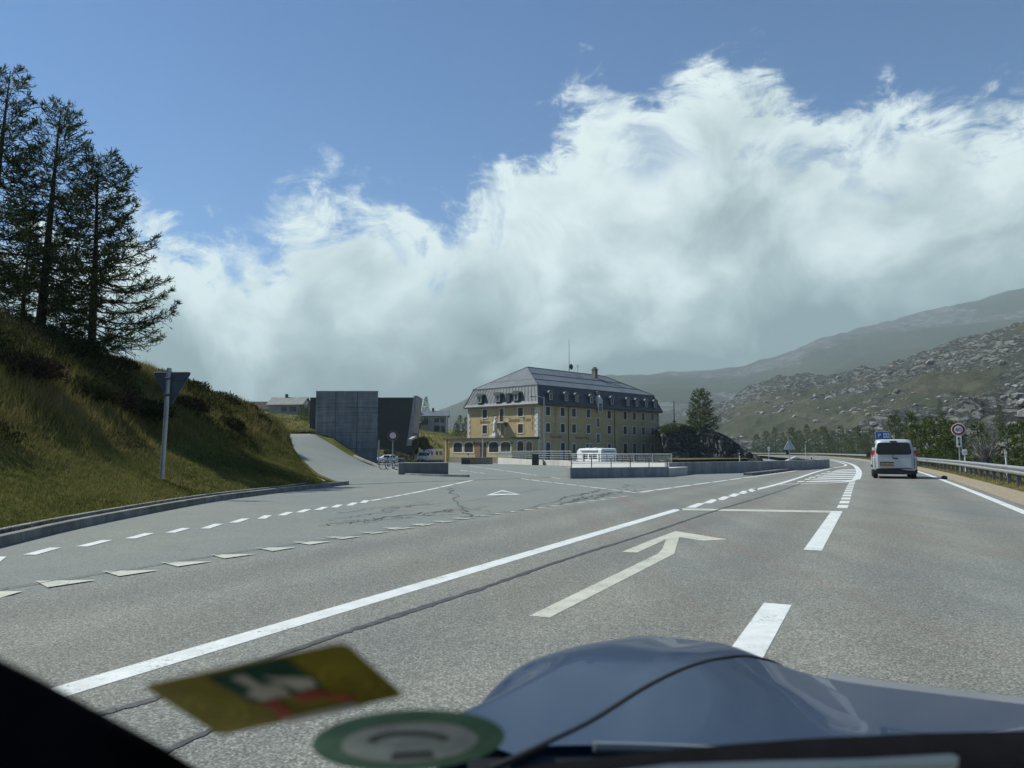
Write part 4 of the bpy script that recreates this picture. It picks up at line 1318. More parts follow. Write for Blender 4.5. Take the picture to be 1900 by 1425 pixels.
# ---- low restaurant wing in front of the short front
PD, PW, PZ = 6.9, 16.5, 3.55
wing = MB().b2((-PD, 0.0, -1.6), (-0.02, PW, PZ)); wing.build('wing_wall', M_OCHRE, hotel)
MB().add([(-PD - .55, -0.35, PZ + .22), (0.05, -0.35, PZ + .42), (0.05, PW + 1.1, PZ + .42), (-PD - .55, PW + 1.1, PZ + .22), (-PD - .55, -0.35, PZ - .0), (0.05, -0.35, PZ + .0), (0.05, PW + 1.1, PZ + .0), (-PD - .55, PW + 1.1, PZ - .0)],
         [(0, 1, 2, 3), (7, 6, 5, 4), (0, 4, 5, 1), (1, 5, 6, 2), (2, 6, 7, 3), (3, 7, 4, 0)]).build('wing_roof', M_EAVE, hotel)
MB().b2((-PD - .06, -.06, -1.6), (-0.05, PW + .06, 0.25)).build('wing_plinth', M_PLINTH, hotel)
for s in (14.2, 11.15, 4.5, 1.5): window('l', s, 1.15, 3.0, 2.45, 'shut', True, off=(-PD, 0), frame=0.2)
for s in (2.15, 4.45): window('r', s - PD, 1.3, 3.15, 1.55, 'shut', True, frame=0.2)
MB().b2((-PD - .04, 6.5, -.7), (-PD + .04, 9.4, 2.9)).build('entrance_recess', M_SHUT, hotel)
MB().b2((-PD - .07, 8.0, -.7), (-PD - .03, 9.3, 2.8)).build('entrance_door', pm('oak_door', (0.20, 0.12, 0.06), 0.6, var=.2), hotel)
for y in (PW + .9, ): MB().b2((-PD - .3, y - .2, -1.2), (-PD + .1, y + .2, PZ)).build('wing_post', M_OCHRE, hotel)
for y in (-.1, 5.95, 9.65): MB().b2((-PD - .22, y - .1, 2.55), (-PD - .02, y + .1, 3.0)).build('wall_lantern', M_DARKST, hotel)

# statue on the wing roof: a draped figure on a stepped base
st = empty('statue', (HX, HY, 0), R(46.113), 'pale stone figure on a stepped base on the hotel wing roof', 'statue')
MB().b2((-3.6, 7.5, PZ + .3), (-2.0, 9.1, PZ + .75)).b2((-3.3, 7.8, PZ + .75), (-2.3, 8.8, PZ + 1.2)).build('base', M_STONE, st, bevel=.03)
def figring(z, rx, ry, ox=0, oy=0, n=10): return [(-2.8 + ox + rx * math.cos(2 * math.pi * k / n) * (1 + .08 * math.cos(3 * k)), 8.3 + oy + ry * math.sin(2 * math.pi * k / n), PZ + 1.2 + z) for k in range(n)]
MB().loft([figring(0, .48, .44), figring(.5, .40, .38), figring(1.1, .42, .36, .04), figring(1.7, .36, .42, .02), figring(2.1, .32, .46), figring(2.32, .2, .28), figring(2.42, .11, .12), figring(2.55, .17, .16), figring(2.75, .19, .17), figring(2.9, .12, .11), figring(2.96, .02, .02)]).build('figure', M_STONE, st, smooth=True)
MB().tube([(-3.1, 8.7, PZ + 3.1), (-3.35, 9.3, PZ + 2.6), (-3.6, 9.0, PZ + 2.1)], [.12, .1, .07], 7).build('arm', M_STONE, st)

# ================================================================== OTHER BUILDINGS
# concrete slab with the dark hall behind
slab = empty('concrete_slab_building', (-16.65, 76.0, 0), 0, 'square board marked concrete block beside the ramp road', 'concrete building')
mb = MB().prism([(-3.14, 0), (3.13, 0), (1.3, 6.5), (-3.14, 6.5)], -1, 7.28); mb.build('wall', M_BOARD, slab, bevel=0.02)
for x in (-1.13, 1.05): MB().b2((x - .035, -0.012, -.6), (x + .035, 0.03, 7.25)).build('form_joint', M_TAR if 0 else pm('dark_joint', (0.10, 0.105, 0.105), .9), slab)  # dark grey strips mark the formwork joints
for z, xa, xb in ((5.7, -3.0, -1.7), (5.7, 0.0, 3.0), (4.15, -3.0, -.9), (4.15, -.4, 1.0), (3.17, -3.1, 3.0), (2.1, 1.1, 3.1), (1.55, -.2, 1.0), (0.6, 1.2, 3.1)):
    MB().b2((xa, -0.008, z - .018), (xb, 0.03, z + .018)).build('form_joint', MATS['dark_joint'], slab)
MB().prism([(-3.17, -.03), (3.16, -.03), (1.33, 6.53), (-3.17, 6.53)], 7.28, 7.36).build('coping', pm('coping_metal', (0.35, .36, .36), .5, .5), slab)
hall = empty('dark_hall', (-31.2, 150, 4.0), 0, 'long dark clad hall behind the concrete block', 'hall')
M_DARKCLAD = pm('dark_cladding', (0.018, 0.021, 0.022), 0.6, var=0.25, scale=0.6, dirt=.2)
mb = MB().b2((-9.0, 0, -3), (11.6, 9, 7.85)); mb.build('wall', M_DARKCLAD, hall)
for k in range(26):
    MB().b2((4.0 + k * .29, -0.03, -2), (4.0 + k * .29 + .04, 0.03, 7.8)).build('cladding_rib', pm('clad_rib', (0.025, .028, .03), .6), hall)
MB().b2((-9.05, -.05, 7.85), (11.6, 9.05, 8.0)).build('roof_edge', pm('roof_edge_metal', (.05, .055, .06), .5), hall)
fin = MB(); fin.add([(10.4, -0.9, -1.6), (11.3, -0.9, -1.6), (12.45, -0.9, 8.3), (11.75, -0.9, 8.3), (10.4, 8, -1.6), (11.3, 8, -1.6), (12.45, 8, 8.3), (11.75, 8, 8.3)], [(0, 1, 2, 3), (7, 6, 5, 4), (0, 4, 5, 1), (1, 5, 6, 2), (2, 6, 7, 3), (3, 7, 4, 0)])
fin.build('slanted_end_wall', M_CONC, hall)
tag(MB().add([at(758, 814.2, 146), at(763, 814.4, 146), at(774, 808, 148.5), at(769, 807.8, 148.5), at(758, 817, 146), at(763, 817, 146), at(774, 813, 148.5), at(769, 813, 148.5)], [(0, 1, 2, 3), (7, 6, 5, 4), (0, 4, 5, 1), (1, 5, 6, 2), (2, 6, 7, 3), (3, 7, 4, 0)]).build('concrete_ramp', M_PALEC), 'pale concrete slab ramp in grass before the dark hall', 'ramp')


def house(loc, rz, L, W, H, RH, wallm, roofm, label, wins, endwins=(), chim=None, ov=0.5, cat='house', gablem=None):
    r_ = empty('house', loc, rz, label, cat)
    MB().b2((0, 0, -1.5), (L, W, H)).build('wall', wallm, r_)
    for x0, x1 in ((0.0, 0.02), (L - .02, L)):
        MB().add([(x0, 0, H), (x0, W, H), (x0, W / 2, H + RH - .05), (x1, 0, H), (x1, W, H), (x1, W / 2, H + RH - .05)], [(0, 1, 2), (5, 4, 3), (0, 3, 4, 1), (1, 4, 5, 2), (2, 5, 3, 0)]).build('gable', gablem or wallm, r_)
    rise = RH * ov / (W / 2)
    for s in (0, 1):
        y0, y1 = (-ov, W / 2) if s == 0 else (W + ov, W / 2)
        MB().add([(-ov, y0, H - rise), (L + ov, y0, H - rise), (L + ov, y1, H + RH), (-ov, y1, H + RH), (-ov, y0, H - rise + .16), (L + ov, y0, H - rise + .16), (L + ov, y1, H + RH + .16), (-ov, y1, H + RH + .16)],
                 [(0, 1, 2, 3), (7, 6, 5, 4), (0, 4, 5, 1), (1, 5, 6, 2), (2, 6, 7, 3), (3, 7, 4, 0)]).build('roof', roofm, r_)
    for x, z, w_, h_ in wins:
        f = MB().b2((x - w_ / 2 - .08, -.05, z - .08), (x + w_ / 2 + .08, .02, z + h_ + .08)).build('window', M_EAVE, r_)
        MB().b2((x - w_ / 2, -.065, z), (x + w_ / 2, -.045, z + h_)).build('pane', M_PANE, f)
    for y, z, w_, h_ in endwins:
        f = MB().b2((-.05, y - w_ / 2 - .08, z - .08), (.02, y + w_ / 2 + .08, z + h_ + .08)).build('window', M_EAVE, r_)
        MB().b2((-.065, y - w_ / 2, z), (-.045, y + w_ / 2, z + h_)).build('pane', M_PANE, f)
    if chim:
        MB().b2((chim - .3, W / 2 - .3, H + RH - .5), (chim + .3, W / 2 + .3, H + RH + 1.0)).build('chimney', M_EAVE, r_)
    return r_


M_GREYW = pm('grey_render', (0.30, 0.29, 0.27), 0.9, var=0.15, scale=0.6, dirt=.25)
M_WHITEW = pm('white_render', (0.62, 0.61, 0.57), 0.9, var=0.08, scale=0.6)
M_SLATE = pm('slate_roof', (0.19, 0.195, 0.18), 0.8, var=0.2, scale=0.8, dirt=.2)
M_TIMB = pm('dark_timber', (0.035, 0.026, 0.02), 0.85, var=.3, scale=2)
# left house on the rise
house((-64.6, 200, 11.2), R(-6), 9.0, 6.4, 2.6, 1.9, M_GREYW, M_SLATE, 'small grey gabled house on the grassy rise left of the concrete block', [(4.3, .75, 1.4, 1.0), (6.7, .75, 1.7, 1.0)], [(1.3, .3, 1.0, 1.5), (4.5, .5, .9, 1.2)], 3.6, .55, gablem=M_WHITEW)
house((-73.5, 204, 11.5), R(8), 8.0, 5.0, 1.4, 1.9, M_TIMB, M_TIMB, 'low dark timber barn left of the small grey gabled house', [(3, .3, .8, .7)])
house((-55.8, 222, 10.6), R(0), 8.0, 6, 4.5, 1.5, M_GREYW, M_SLATE, 'pale building top just showing above the trees beside the concrete block', [(2, 2.6, 1, 1.2)])
hr = house((-26.0, 214, 6.4), R(3), 7.6, 7, 5.0, 1.35, M_GREYW, M_ROOF, 'two storey grey house with a metal roof right of the dark hall', [(1.6, 3.1, 1.0, 1.2), (4.6, 3.2, 1.1, 1.1), (6.3, 3.2, .9, 1.1), (4.7, .6, 1.4, 1.5), (6.4, .6, .9, 1.4)], [], 3.4, .5)
MB().b2((-2.0, -1.1, 2.55), (2.2, 0, 2.68)).build('balcony', M_TIMB, hr)
MB().b2((-2.0, -1.1, 2.68), (2.2, -1.02, 3.6)).build('balcony_panel', M_TIMB, hr)
MB().b2((-2.6, 0.4, -1), (-.02, 5, 6.3)).build('annexe', M_TIMB, hr)
MB().b2((-.6, -1.12, 3.0), (.4, -1.09, 3.4)).build('balcony_sign', M_WHITEW, hr)
gar = house((34.6, 152.5, -1.2), R(30), 3.2, 2.4, 1.5, .25, M_PLINTH, M_EAVE, 'low dark shed at the foot of the crag by the hotel', [(1.6, .3, .9, .7)], cat='shed')
# pale track and rubble by the left house
for poly, nm, lb, ct in (([(470, 778), (480, 769), (492, 765), (500, 767), (492, 773), (478, 782)], 'track', None, None),):
    pts = [at(x, y, Y) for (x, y), Y in zip(poly, (172, 186, 196, 196, 186, 172))]
    tag(MB().add([(p[0], p[1], p[2] + .15) for p in pts], [tuple(range(len(pts)))]).build(nm, M_PALEC), kind='structure')


# flagpoles and yard posts
def pole(name, x, y, z0, z1, r0, mat, label, cat, extra=None):
    r_ = empty(name, (x, y, z0), 0, label, cat)
    MB().tube([(0, 0, -.3), (0, 0, z1 - z0)], [r0, r0 * .7], 8).build('pole', mat, r_)
    if extra: extra(r_)
    return r_


x, y, z = at(828.5, 800, 205)
pole('flagpole', x, y, z, at(828.5, 752, 205)[2], .07, pm('white_pole', (.6, .6, .6), .5), 'thin white flagpole between the grey house and the hotel', 'flagpole', lambda r_: MB().tube([(0, 0, 6.6), (0, 0, 6.75)], .12, 8).build('finial', MATS['white_pole'], r_))
x, y, z = at(836, 800, 215)
pole('flagpole', x, y, z, at(836, 775, 215)[2], .06, MATS['white_pole'], 'shorter flagpole beside the taller one left of the hotel', 'flagpole', lambda r_: MB().tube([(0, 0, 3.6), (0, 0, 3.72)], .1, 8).build('finial', MATS['white_pole'], r_))
x, y, z = at(1251, 781, 156)
px_ = pole('timber_mast', x, y, z - .6, at(1251, 744, 156)[2], .12, M_DARKST, 'dark upright mast standing on the bushy rock by the hotel', 'mast', lambda r_: MB().box((0, 0, .5), (.6, .6, .25)).build('foot', M_DARKST, r_))
lx, ly = 3.42, 80.3


def lamp_extra(r_):
    MB().tube([(0, 0, 7.25), (-.5, 0, 7.42), (-1.1, 0, 7.40)], .035, 6).build('arm', M_STEEL, r_)
    MB().box((-1.25, 0, 7.38), (.5, .22, .09)).build('lamp_head', M_DARKST, r_, bevel=.02)


pole('street_lamp', lx, ly, -.3, 7.1, .06, M_STEEL, 'tall thin street lamp before the corner of the hotel', 'street lamp', lamp_extra)
x, y = G(896, 856); pole('yard_post', x, y - 1, -.2, 2.9, .07, MATS['white_pole'], 'slim white post before the entrance of the hotel wing', 'post', lambda r_: MB().box((0, -.06, 2.2), (.22, .05, .9)).build('plate', MATS['white_pole'], r_))
x, y = G(868.5, 858); pole('yard_post', x, y, -.1, 1.05, .09, MATS['white_pole'], 'short pale bollard at the end of the dark planter', 'bollard', lambda r_: MB().tube([(0, 0, 1.0), (0, 0, 1.15)], .11, 8).build('cap', M_DARKST, r_))
# dark planter trough before the wing and bin by the railing gap
pl = empty('planter', (*G(872, 859), -.08), 0, 'long dark planter trough before the hotel wing', 'planter')
q0, q1 = np.array(G(872, 859)), np.array(G(924, 856.6))
d_ = q1 - q0; L__ = float(np.hypot(*d_)); pl.rotation_euler = (0, 0, math.atan2(d_[1], d_[0]))
MB().b2((0, 0, -.4), (L__ * .62, .6, .48)).build('front_trough', M_DARKST, pl, bevel=.02)
MB().b2((L__ * .10, .7, -.4), (L__, 1.4, .62)).build('back_trough', M_DARKST, pl, bevel=.02)
x, y = G(993, 862)
bn = empty('waste_bin', (x, y - .6, -.05), 0, 'dark waste bin in the gap of the parapet', 'bin')
MB().b2((-.33, -.3, 0), (.33, .3, .75)).build('bin_body', M_DARKST, bn, bevel=.03)
MB().b2((-.30, -.22, .75), (.30, .22, 1.0)).b2((-.36, -.32, 1.0), (.36, .32, 1.06)).build('bin_hood', M_DARKST, bn, bevel=.02)
# ================================================================== VEGETATION
M_LARCH = leafy('larch_needles', [(0.026, 0.042, 0.014), (0.052, 0.074, 0.024), (0.092, 0.115, 0.040), (0.130, 0.140, 0.055)], 0.22, 0.5)
M_PINE = leafy('pine_needles', [(0.028, 0.046, 0.016), (0.050, 0.078, 0.024), (0.090, 0.120, 0.034), (0.140, 0.155, 0.050)], 0.22, 0.4)
M_BARK = pm('bark', (0.060, 0.048, 0.038), 0.95, var=0.4, scale=4, bump=0.8, bscale=14)
M_SHRUB = leafy('shrub_leaves', [(0.012, 0.018, 0.008), (0.026, 0.036, 0.013), (0.050, 0.058, 0.022), (0.085, 0.080, 0.035)], 0.2, 1.2)
M_HEATH = leafy('heath_leaves', [(0.028, 0.020, 0.014), (0.055, 0.038, 0.026), (0.085, 0.070, 0.032), (0.120, 0.100, 0.045)], 0.2, 1.0)
M_GRASS = leafy('grass_blades', [(0.068, 0.073, 0.020), (0.128, 0.130, 0.038), (0.190, 0.176, 0.058), (0.270, 0.215, 0.092), (0.34, 0.265, 0.14)], 0.3, 0.5)
M_BARE = pm('bare_twigs', (0.22, 0.20, 0.18), 0.95, var=.25, scale=3)


def spikes(P, Dv, Lg, Wd, rng):
    """Slender diamond-shaped slivers: base P, direction Dv (unit), length, width -> verts, quads."""
    n = len(P)
    rnd = rng.normal(size=(n, 3)); side = np.cross(Dv, rnd); side /= np.linalg.norm(side, axis=1)[:, None] + 1e-9
    a = P; b = P + Dv * (Lg * 0.45)[:, None] + side * (Wd / 2)[:, None]; c = P + Dv * Lg[:, None]; d = P + Dv * (Lg * 0.45)[:, None] - side * (Wd / 2)[:, None]
    V = np.stack([a, b, c, d], 1).reshape(-1, 3)
    F = np.arange(4 * n).reshape(n, 4)
    return V, F


def conifer(seed, H, Rr_, nb, step, twig, needles, crown0=0.08, up_tip=0.35, droop=0.30, sparse=0.0, power=0.72, lean=(0, 0), onesided=None, thick=1.0):
    rng = np.random.default_rng(seed)
    TV, LV = [], []   # limb polylines
    P, Dd, Lg, Wd, Sh = [], [], [], [], []
    limbs = MB()
    tr = [(lean[0] * t * t + 0.05 * math.sin(3 * t + seed), lean[1] * t * t + 0.05 * math.cos(2.3 * t + seed), H * t) for t in np.linspace(0, 1, 12)]
    limbs_t = MB().tube(tr, [max(0.012, (0.021 * H) * (1 - t) ** 0.85 + (0.05 if t < .03 else 0)) for t in np.linspace(0, 1, 12)], 9)
    tr = np.array(tr)
    for i in range(nb):
        zf = crown0 + (0.985 - crown0) * ((i + rng.random()) / nb) ** 0.95
        if rng.random() < sparse: continue
        low = float(ssn(zf, crown0 - 0.05, crown0 + 0.16))
        Lb = Rr_ * (1 - zf) ** power * rng.uniform(0.62, 1.12) * (0.45 + 0.55 * low) + 0.12
        az_ = i * 2.39996 + rng.normal(0, 0.35)
        if onesided is not None:
            Lb *= 1 + onesided[1] * math.cos(az_ - onesided[0])
        base = np.array([np.interp(zf, np.linspace(0, 1, 12), tr[:, k]) for k in range(3)])
        o = np.array([math.cos(az_), math.sin(az_), 0.0]); sd = np.array([-o[1], o[0], 0])
        s = np.linspace(0, 1, 8)
        dr = droop * (1.0 - 0.9 * zf); ut = up_tip
        rise = (0.55 * max(0, zf - 0.55) * 2)
        z = Lb * (-dr * 1.6 * s + (dr * 0.9 + ut) * s ** 2.4 * 0.8 + rise * s)
        bend = rng.normal(0, 0.12)
        pts = base + np.outer(s * Lb, o) + np.outer(s ** 2 * Lb * bend, sd); pts[:, 2] += z
        limbs.tube(pts, [max(0.006, 0.018 * Lb * (1 - .85 * q) * 0.6 + 0.004) for q in s], 4, cap=False)
        nt = max(4, int(Lb / step))
        sp = np.clip(rng.uniform(0.10, 1.0, nt) ** 0.85, 0, 1)
        bp = np.stack([np.interp(sp, s, pts[:, k]) for k in range(3)], 1)
        tg_ = np.gradient(pts, axis=0); tg_ /= np.linalg.norm(tg_, axis=1)[:, None]
        bt = np.stack([np.interp(sp, s, tg_[:, k]) for k in range(3)], 1)
        sgn = np.where(rng.random(nt) < .5, -1, 1)[:, None]
        td = bt * rng.uniform(.5, 1.0, (nt, 1)) + sgn * sd * rng.uniform(.1, .9, (nt, 1)) + np.array([0, 0, 1]) * rng.normal(-0.05, 0.35, (nt, 1))
        td /= np.linalg.norm(td, axis=1)[:, None]
        tl = twig * rng.uniform(.5, 1.4, nt) * (0.45 + 0.75 * np.sin(np.pi * np.clip(sp, .1, .93))) * min(1.0, 0.45 + Lb / 2.2)
        P.append(bp); Dd.append(td); Lg.append(tl); Wd.append((tl * 0.045 + 0.010) * thick); Sh.append(rng.uniform(.2, .8, nt))
        # needle tufts up the twig
        for k in range(needles):
            q = rng.uniform(.12, 1.0, nt)
            pp = bp + td * (tl * q)[:, None]
            nd = td * 0.55 + rng.normal(0, .62, (nt, 3)); nd[:, 2] += 0.12; nd /= np.linalg.norm(nd, axis=1)[:, None]
            nl = np.full(nt, 1.0) * rng.uniform(.45, 1.0, nt) * twig * 0.42
            P.append(pp); Dd.append(nd); Lg.append(nl); Wd.append((nl * 0.15 + 0.004) * thick); Sh.append(rng.uniform(0, 1, nt))
        # tufted tip
        m_ = 7
        nd = tg_[-1] + rng.normal(0, .5, (m_, 3)); nd /= np.linalg.norm(nd, axis=1)[:, None]
        P.append(np.repeat(pts[-1:], m_, 0)); Dd.append(nd); Lg.append(np.full(m_, twig * .6)); Wd.append(np.full(m_, twig * .09)); Sh.append(rng.uniform(.3, 1, m_))
    P = np.concatenate(P); Dd = np.concatenate(Dd); Lg = np.concatenate(Lg); Wd = np.concatenate(Wd); Sh = np.concatenate(Sh)
    V, F = spikes(P, Dd, Lg, Wd, rng)
    return (V, F, np.repeat(Sh, 4)), limbs_t, limbs


def plant_tree(name, loc, label, cat, geo, mat, group=None, bark=M_BARK):
    (V, F, S), tk, lb = geo
    r_ = empty(name, loc, 0, label, cat, group)
    tk.build('trunk', bark, r_, smooth=True, fix=False)
    lb.build('limbs', bark, r_, smooth=True, fix=False)
    np_mesh('crown', V, F, mat, r_, smooth=False, attr=S)
    return r_


def tree_at(px, base_y, top_y, Y):
    x = (px - 950) / FX * Y / 1.0
    b = at(px, base_y, Y); t = at(px, top_y, Y)
    return b, t[2] - b[2]


# three larches on the bank
b, H = tree_at(166, 668, 268, 30.0)
top_z = b[2] + H; b = (b[0], b[1], float(land([b[0]], [b[1]])[0]) - .1)
plant_tree('larch_tree', b, 'larch at the right edge of the group on the grass bank with open layered branches', 'tree', conifer(7, top_z - b[2] - .45, 3.0, 118, .054, .50, 6, .05, .42, .22, .02, .66, onesided=(0.1, .20), thick=1.25), M_LARCH)
b, H = tree_at(74, 622, 181, 29.0)
top_z = b[2] + H; b = (b[0], b[1], float(land([b[0]], [b[1]])[0]) - .1)
plant_tree('larch_tree', b, 'thick larch in the middle of the group on the grass bank', 'tree', conifer(12, top_z - b[2] - .4, 3.0, 118, .054, .50, 6, .07, .42, .22, .05, .62, lean=(.3, 0), thick=1.15), M_LARCH)
b, H = tree_at(-26, 610, 112, 28.0)
top_z = b[2] + H; b = (b[0], b[1], float(land([b[0]], [b[1]])[0]) - .1)
plant_tree('larch_tree', b, 'tallest larch on the bank, cut by the left frame edge', 'tree', conifer(23, top_z - b[2] - .4, 2.7, 108, .055, .50, 6, .10, .42, .22, .05, .62, lean=(.25, 0), thick=1.15), M_LARCH)
for X_, Y_, H_, sd_, lb in ((-20.5, 22.0, 7.0, 31, 'larch standing uphill left of the frame whose shadow crosses the lawn'), ):
    plant_tree('larch_tree', (X_, Y_, float(land([X_], [Y_])[0]) - .1), lb, 'tree', conifer(sd_, H_, 3.0, 100, .06, .52, 5, .05, .40, .22, .02, .62, thick=1.6), M_LARCH)
b, H = tree_at(43, 612, 400, 31.5)
top_z = b[2] + H; b = (b[0], b[1], float(land([b[0]], [b[1]])[0]) - .1)
plant_tree('larch_tree', b, 'slender young larch trunk between the two bigger larches at left', 'tree', conifer(29, top_z - b[2], 2.0, 60, .06, .4, 4, .25, .4, .2, .05, .6), M_LARCH)

# pine on the crag
b, H = tree_at(1300, 803, 726, 156)
plant_tree('pine_tree', (b[0], b[1], b[2] - .6), 'broad dark pine standing on the rock crag beside the hotel', 'tree', conifer(41, H + .8, 4.0, 95, .14, .95, 5, .04, .35, .10, .0, .62, onesided=(-.2, .2), thick=2.2), M_PINE)


# conifer woods: a few kinds, copied
def kind(seed, H, Rr_, nb=66, dens=.22, tw=.85):
    return plant_tree('conifer_tree', (0, 0, 0), None, None, conifer(seed, H, Rr_, nb, dens, tw, 8, .03, .25, .10, .0, .85, thick=1.5), M_PINE)


protos = [kind(51, 8.5, 2.3), kind(52, 7.0, 2.1), kind(53, 9.5, 2.4, 76), kind(54, 5.5, 1.9, 50), kind(55, 8.0, 2.7, 70)]
used = set()
ORD = ['first', 'second', 'third', 'fourth', 'fifth', 'sixth', 'seventh', 'eighth', 'ninth', 'tenth', 'eleventh', 'twelfth', 'thirteenth', 'fourteenth', 'fifteenth', 'sixteenth', 'seventeenth', 'eighteenth', 'nineteenth', 'twentieth']


def put(k, loc, sc, rz, label, group, name=None):
    p = protos[k]
    o = p if k not in used else copy_tree(p)
    used.add(k)
    o.location = loc; o.rotation_euler = (0, 0, rz); o.scale = (sc, sc, sc * 1.0)
    tag(o, label, 'tree', group)
    return o


trng = random.Random(8)
ROW = [  # px, top y, Y ahead, base z, kind
    (1660, 772, 84, -3.5, 0), (1690, 768, 88, -3.8, 2), (1722, 779, 78, -3.6, 1), (1706, 792, 66, -3.0, 3), (1742, 774, 82, -3.8, 0), (1764, 786, 70, -3.4, 1), (1778, 798, 62, -3.0, 4), (1812, 785, 60, -3.4, 2), (1830, 815, 54, -3.0, 3),
    (1868, 790, 52, -3.4, 4), (1893, 783, 50, -3.3, 0), (1915, 786, 46, -3.0, 1), (1640, 806, 96, -3.5, 3), (1752, 812, 58, -2.8, 3)]
for i, (px, ty, Y, bz, k) in enumerate(sorted(ROW)):
    t_ = at(px, ty, Y); Hh = {0: 8.5, 1: 7.0, 2: 9.5, 3: 5.5, 4: 8.0}[k]
    sc = (t_[2] - bz) / Hh
    put(k, (t_[0], Y, bz), sc, trng.random() * 6, f'dark green conifer behind the right guardrail, {ORD[i]} from the left in the roadside row', 'conifers behind the right guardrail')
FAR = [(1404, 806, 330), (1422, 800, 322), (1438, 793, 318), (1452, 803, 310), (1468, 795, 305), (1483, 799, 300), (1497, 789, 296), (1512, 797, 290), (1528, 793, 284), (1544, 800, 276), (1559, 791, 266), (1574, 799, 250), (1590, 794, 235), (1604, 803, 220), (1618, 797, 205), (1535, 806, 300), (1475, 808, 318), (1630, 812, 190)]
for i, (px, ty, Y) in enumerate(sorted(FAR)):
    bz = -1.5; t_ = at(px, ty, Y); k = (i * 3 + 1) % 5; Hh = {0: 8.5, 1: 7.0, 2: 9.5, 3: 5.5, 4: 8.0}[k]
    put(k, (t_[0], Y, bz), (t_[2] - bz) / Hh, trng.random() * 6, f'small conifer beyond the far bend of the road, {ORD[i]} from the left', 'conifers beyond the road bend')
SL = [(1690, 742, 330), (1716, 752, 300), (1745, 745, 290), (1800, 765, 240), (1835, 758, 230), (1855, 772, 200), (1880, 750, 220), (1660, 758, 340), (1770, 762, 260), (1845, 792, 150), (1640, 770, 330), (1612, 780, 345)]
for i, (px, ty, Y) in enumerate(sorted(SL)):
    u = (px - 950) / FX
    a_ = np.argmin((hx / hy - u) ** 2 * 4e5 + (hy - Y) ** 2)
    z = float(hz.ravel()[a_]); k = (i * 2) % 5
    put(k, (u * Y, Y, z - .3), trng.uniform(.45, .75), trng.random() * 6, f'lone stunted conifer on the rocky slope at right, {ORD[i]} from the left', 'scattered conifers on the rocky slope')
for lab, px, by, ty, Y, k in [('dark conifer just left of the concrete block', 574, 800, 748, 170, 0), ('pointed conifer between the small house and the concrete block', 559, 797, 752, 178, 1), ('round dark conifer touching the dark hall at its left end', 567, 802, 757, 165, 4),
                              ('single pointed conifer behind the grey house roof', 790, 775, 737, 235, 2), ('bushy green conifer left of the hotel end', 853, 806, 771, 200, 4), ('narrow dark conifer against the hotel end wall', 864, 806, 775, 196, 1), ('small conifer at the foot of the bushy one left of the hotel', 846, 806, 785, 192, 3)]:
    b = at(px, by, Y); t_ = at(px, ty, Y); Hh = {0: 8.5, 1: 7.0, 2: 9.5, 3: 5.5, 4: 8.0}[k]
    put(k, (b[0], Y, b[2] - .5), (t_[2] - b[2] + .5) / Hh, px, lab, None)


# ---- shrubs
def shrub_geo(seed, n, rx, ry, rz_, leaf):
    rng = np.random.default_rng(seed)
    q = rng.normal(size=(n, 3)); q /= np.linalg.norm(q, axis=1)[:, None]; q[:, 2] = np.abs(q[:, 2])
    lump = 0.75 + 0.5 * fbm(q[:, 0] * 2.2 + seed, q[:, 1] * 2.2 + q[:, 2] * 2, 3, seed)
    rad = (rng.random(n) ** .35) * lump
    P = q * rad[:, None] * np.array([rx, ry, rz_])
    Dd = q * .6 + rng.normal(0, .6, (n, 3)); Dd[:, 2] += .3; Dd /= np.linalg.norm(Dd, axis=1)[:, None]
    V, F = spikes(P, Dd, leaf * rng.uniform(.6, 1.5, n), leaf * .38 * rng.uniform(.7, 1.3, n), rng)
    st_ = MB()
    for k in range(9):
        a_ = k * .7; st_.tube([(0, 0, -.1), (rx * .5 * math.cos(a_), ry * .5 * math.sin(a_), rz_ * .6), (rx * .75 * math.cos(a_), ry * .75 * math.sin(a_), rz_ * .8)], [.03, .018, .008], 4)
    return V, F, np.repeat(np.clip(rng.normal(.45, .22, n), 0, 1), 4), st_


def shrub(name, loc, size, seed, label, mat, n=2600, leaf=.13, cat='shrub', group=None):
    r_ = empty(name, loc, seed * 1.3, label, cat, group)
    V, F, S, st_ = shrub_geo(seed, n, *size, leaf)
    np_mesh('foliage', V, F, mat, r_, smooth=False, attr=S)
    st_.build('stems', M_BARK, r_, fix=False)
    return r_


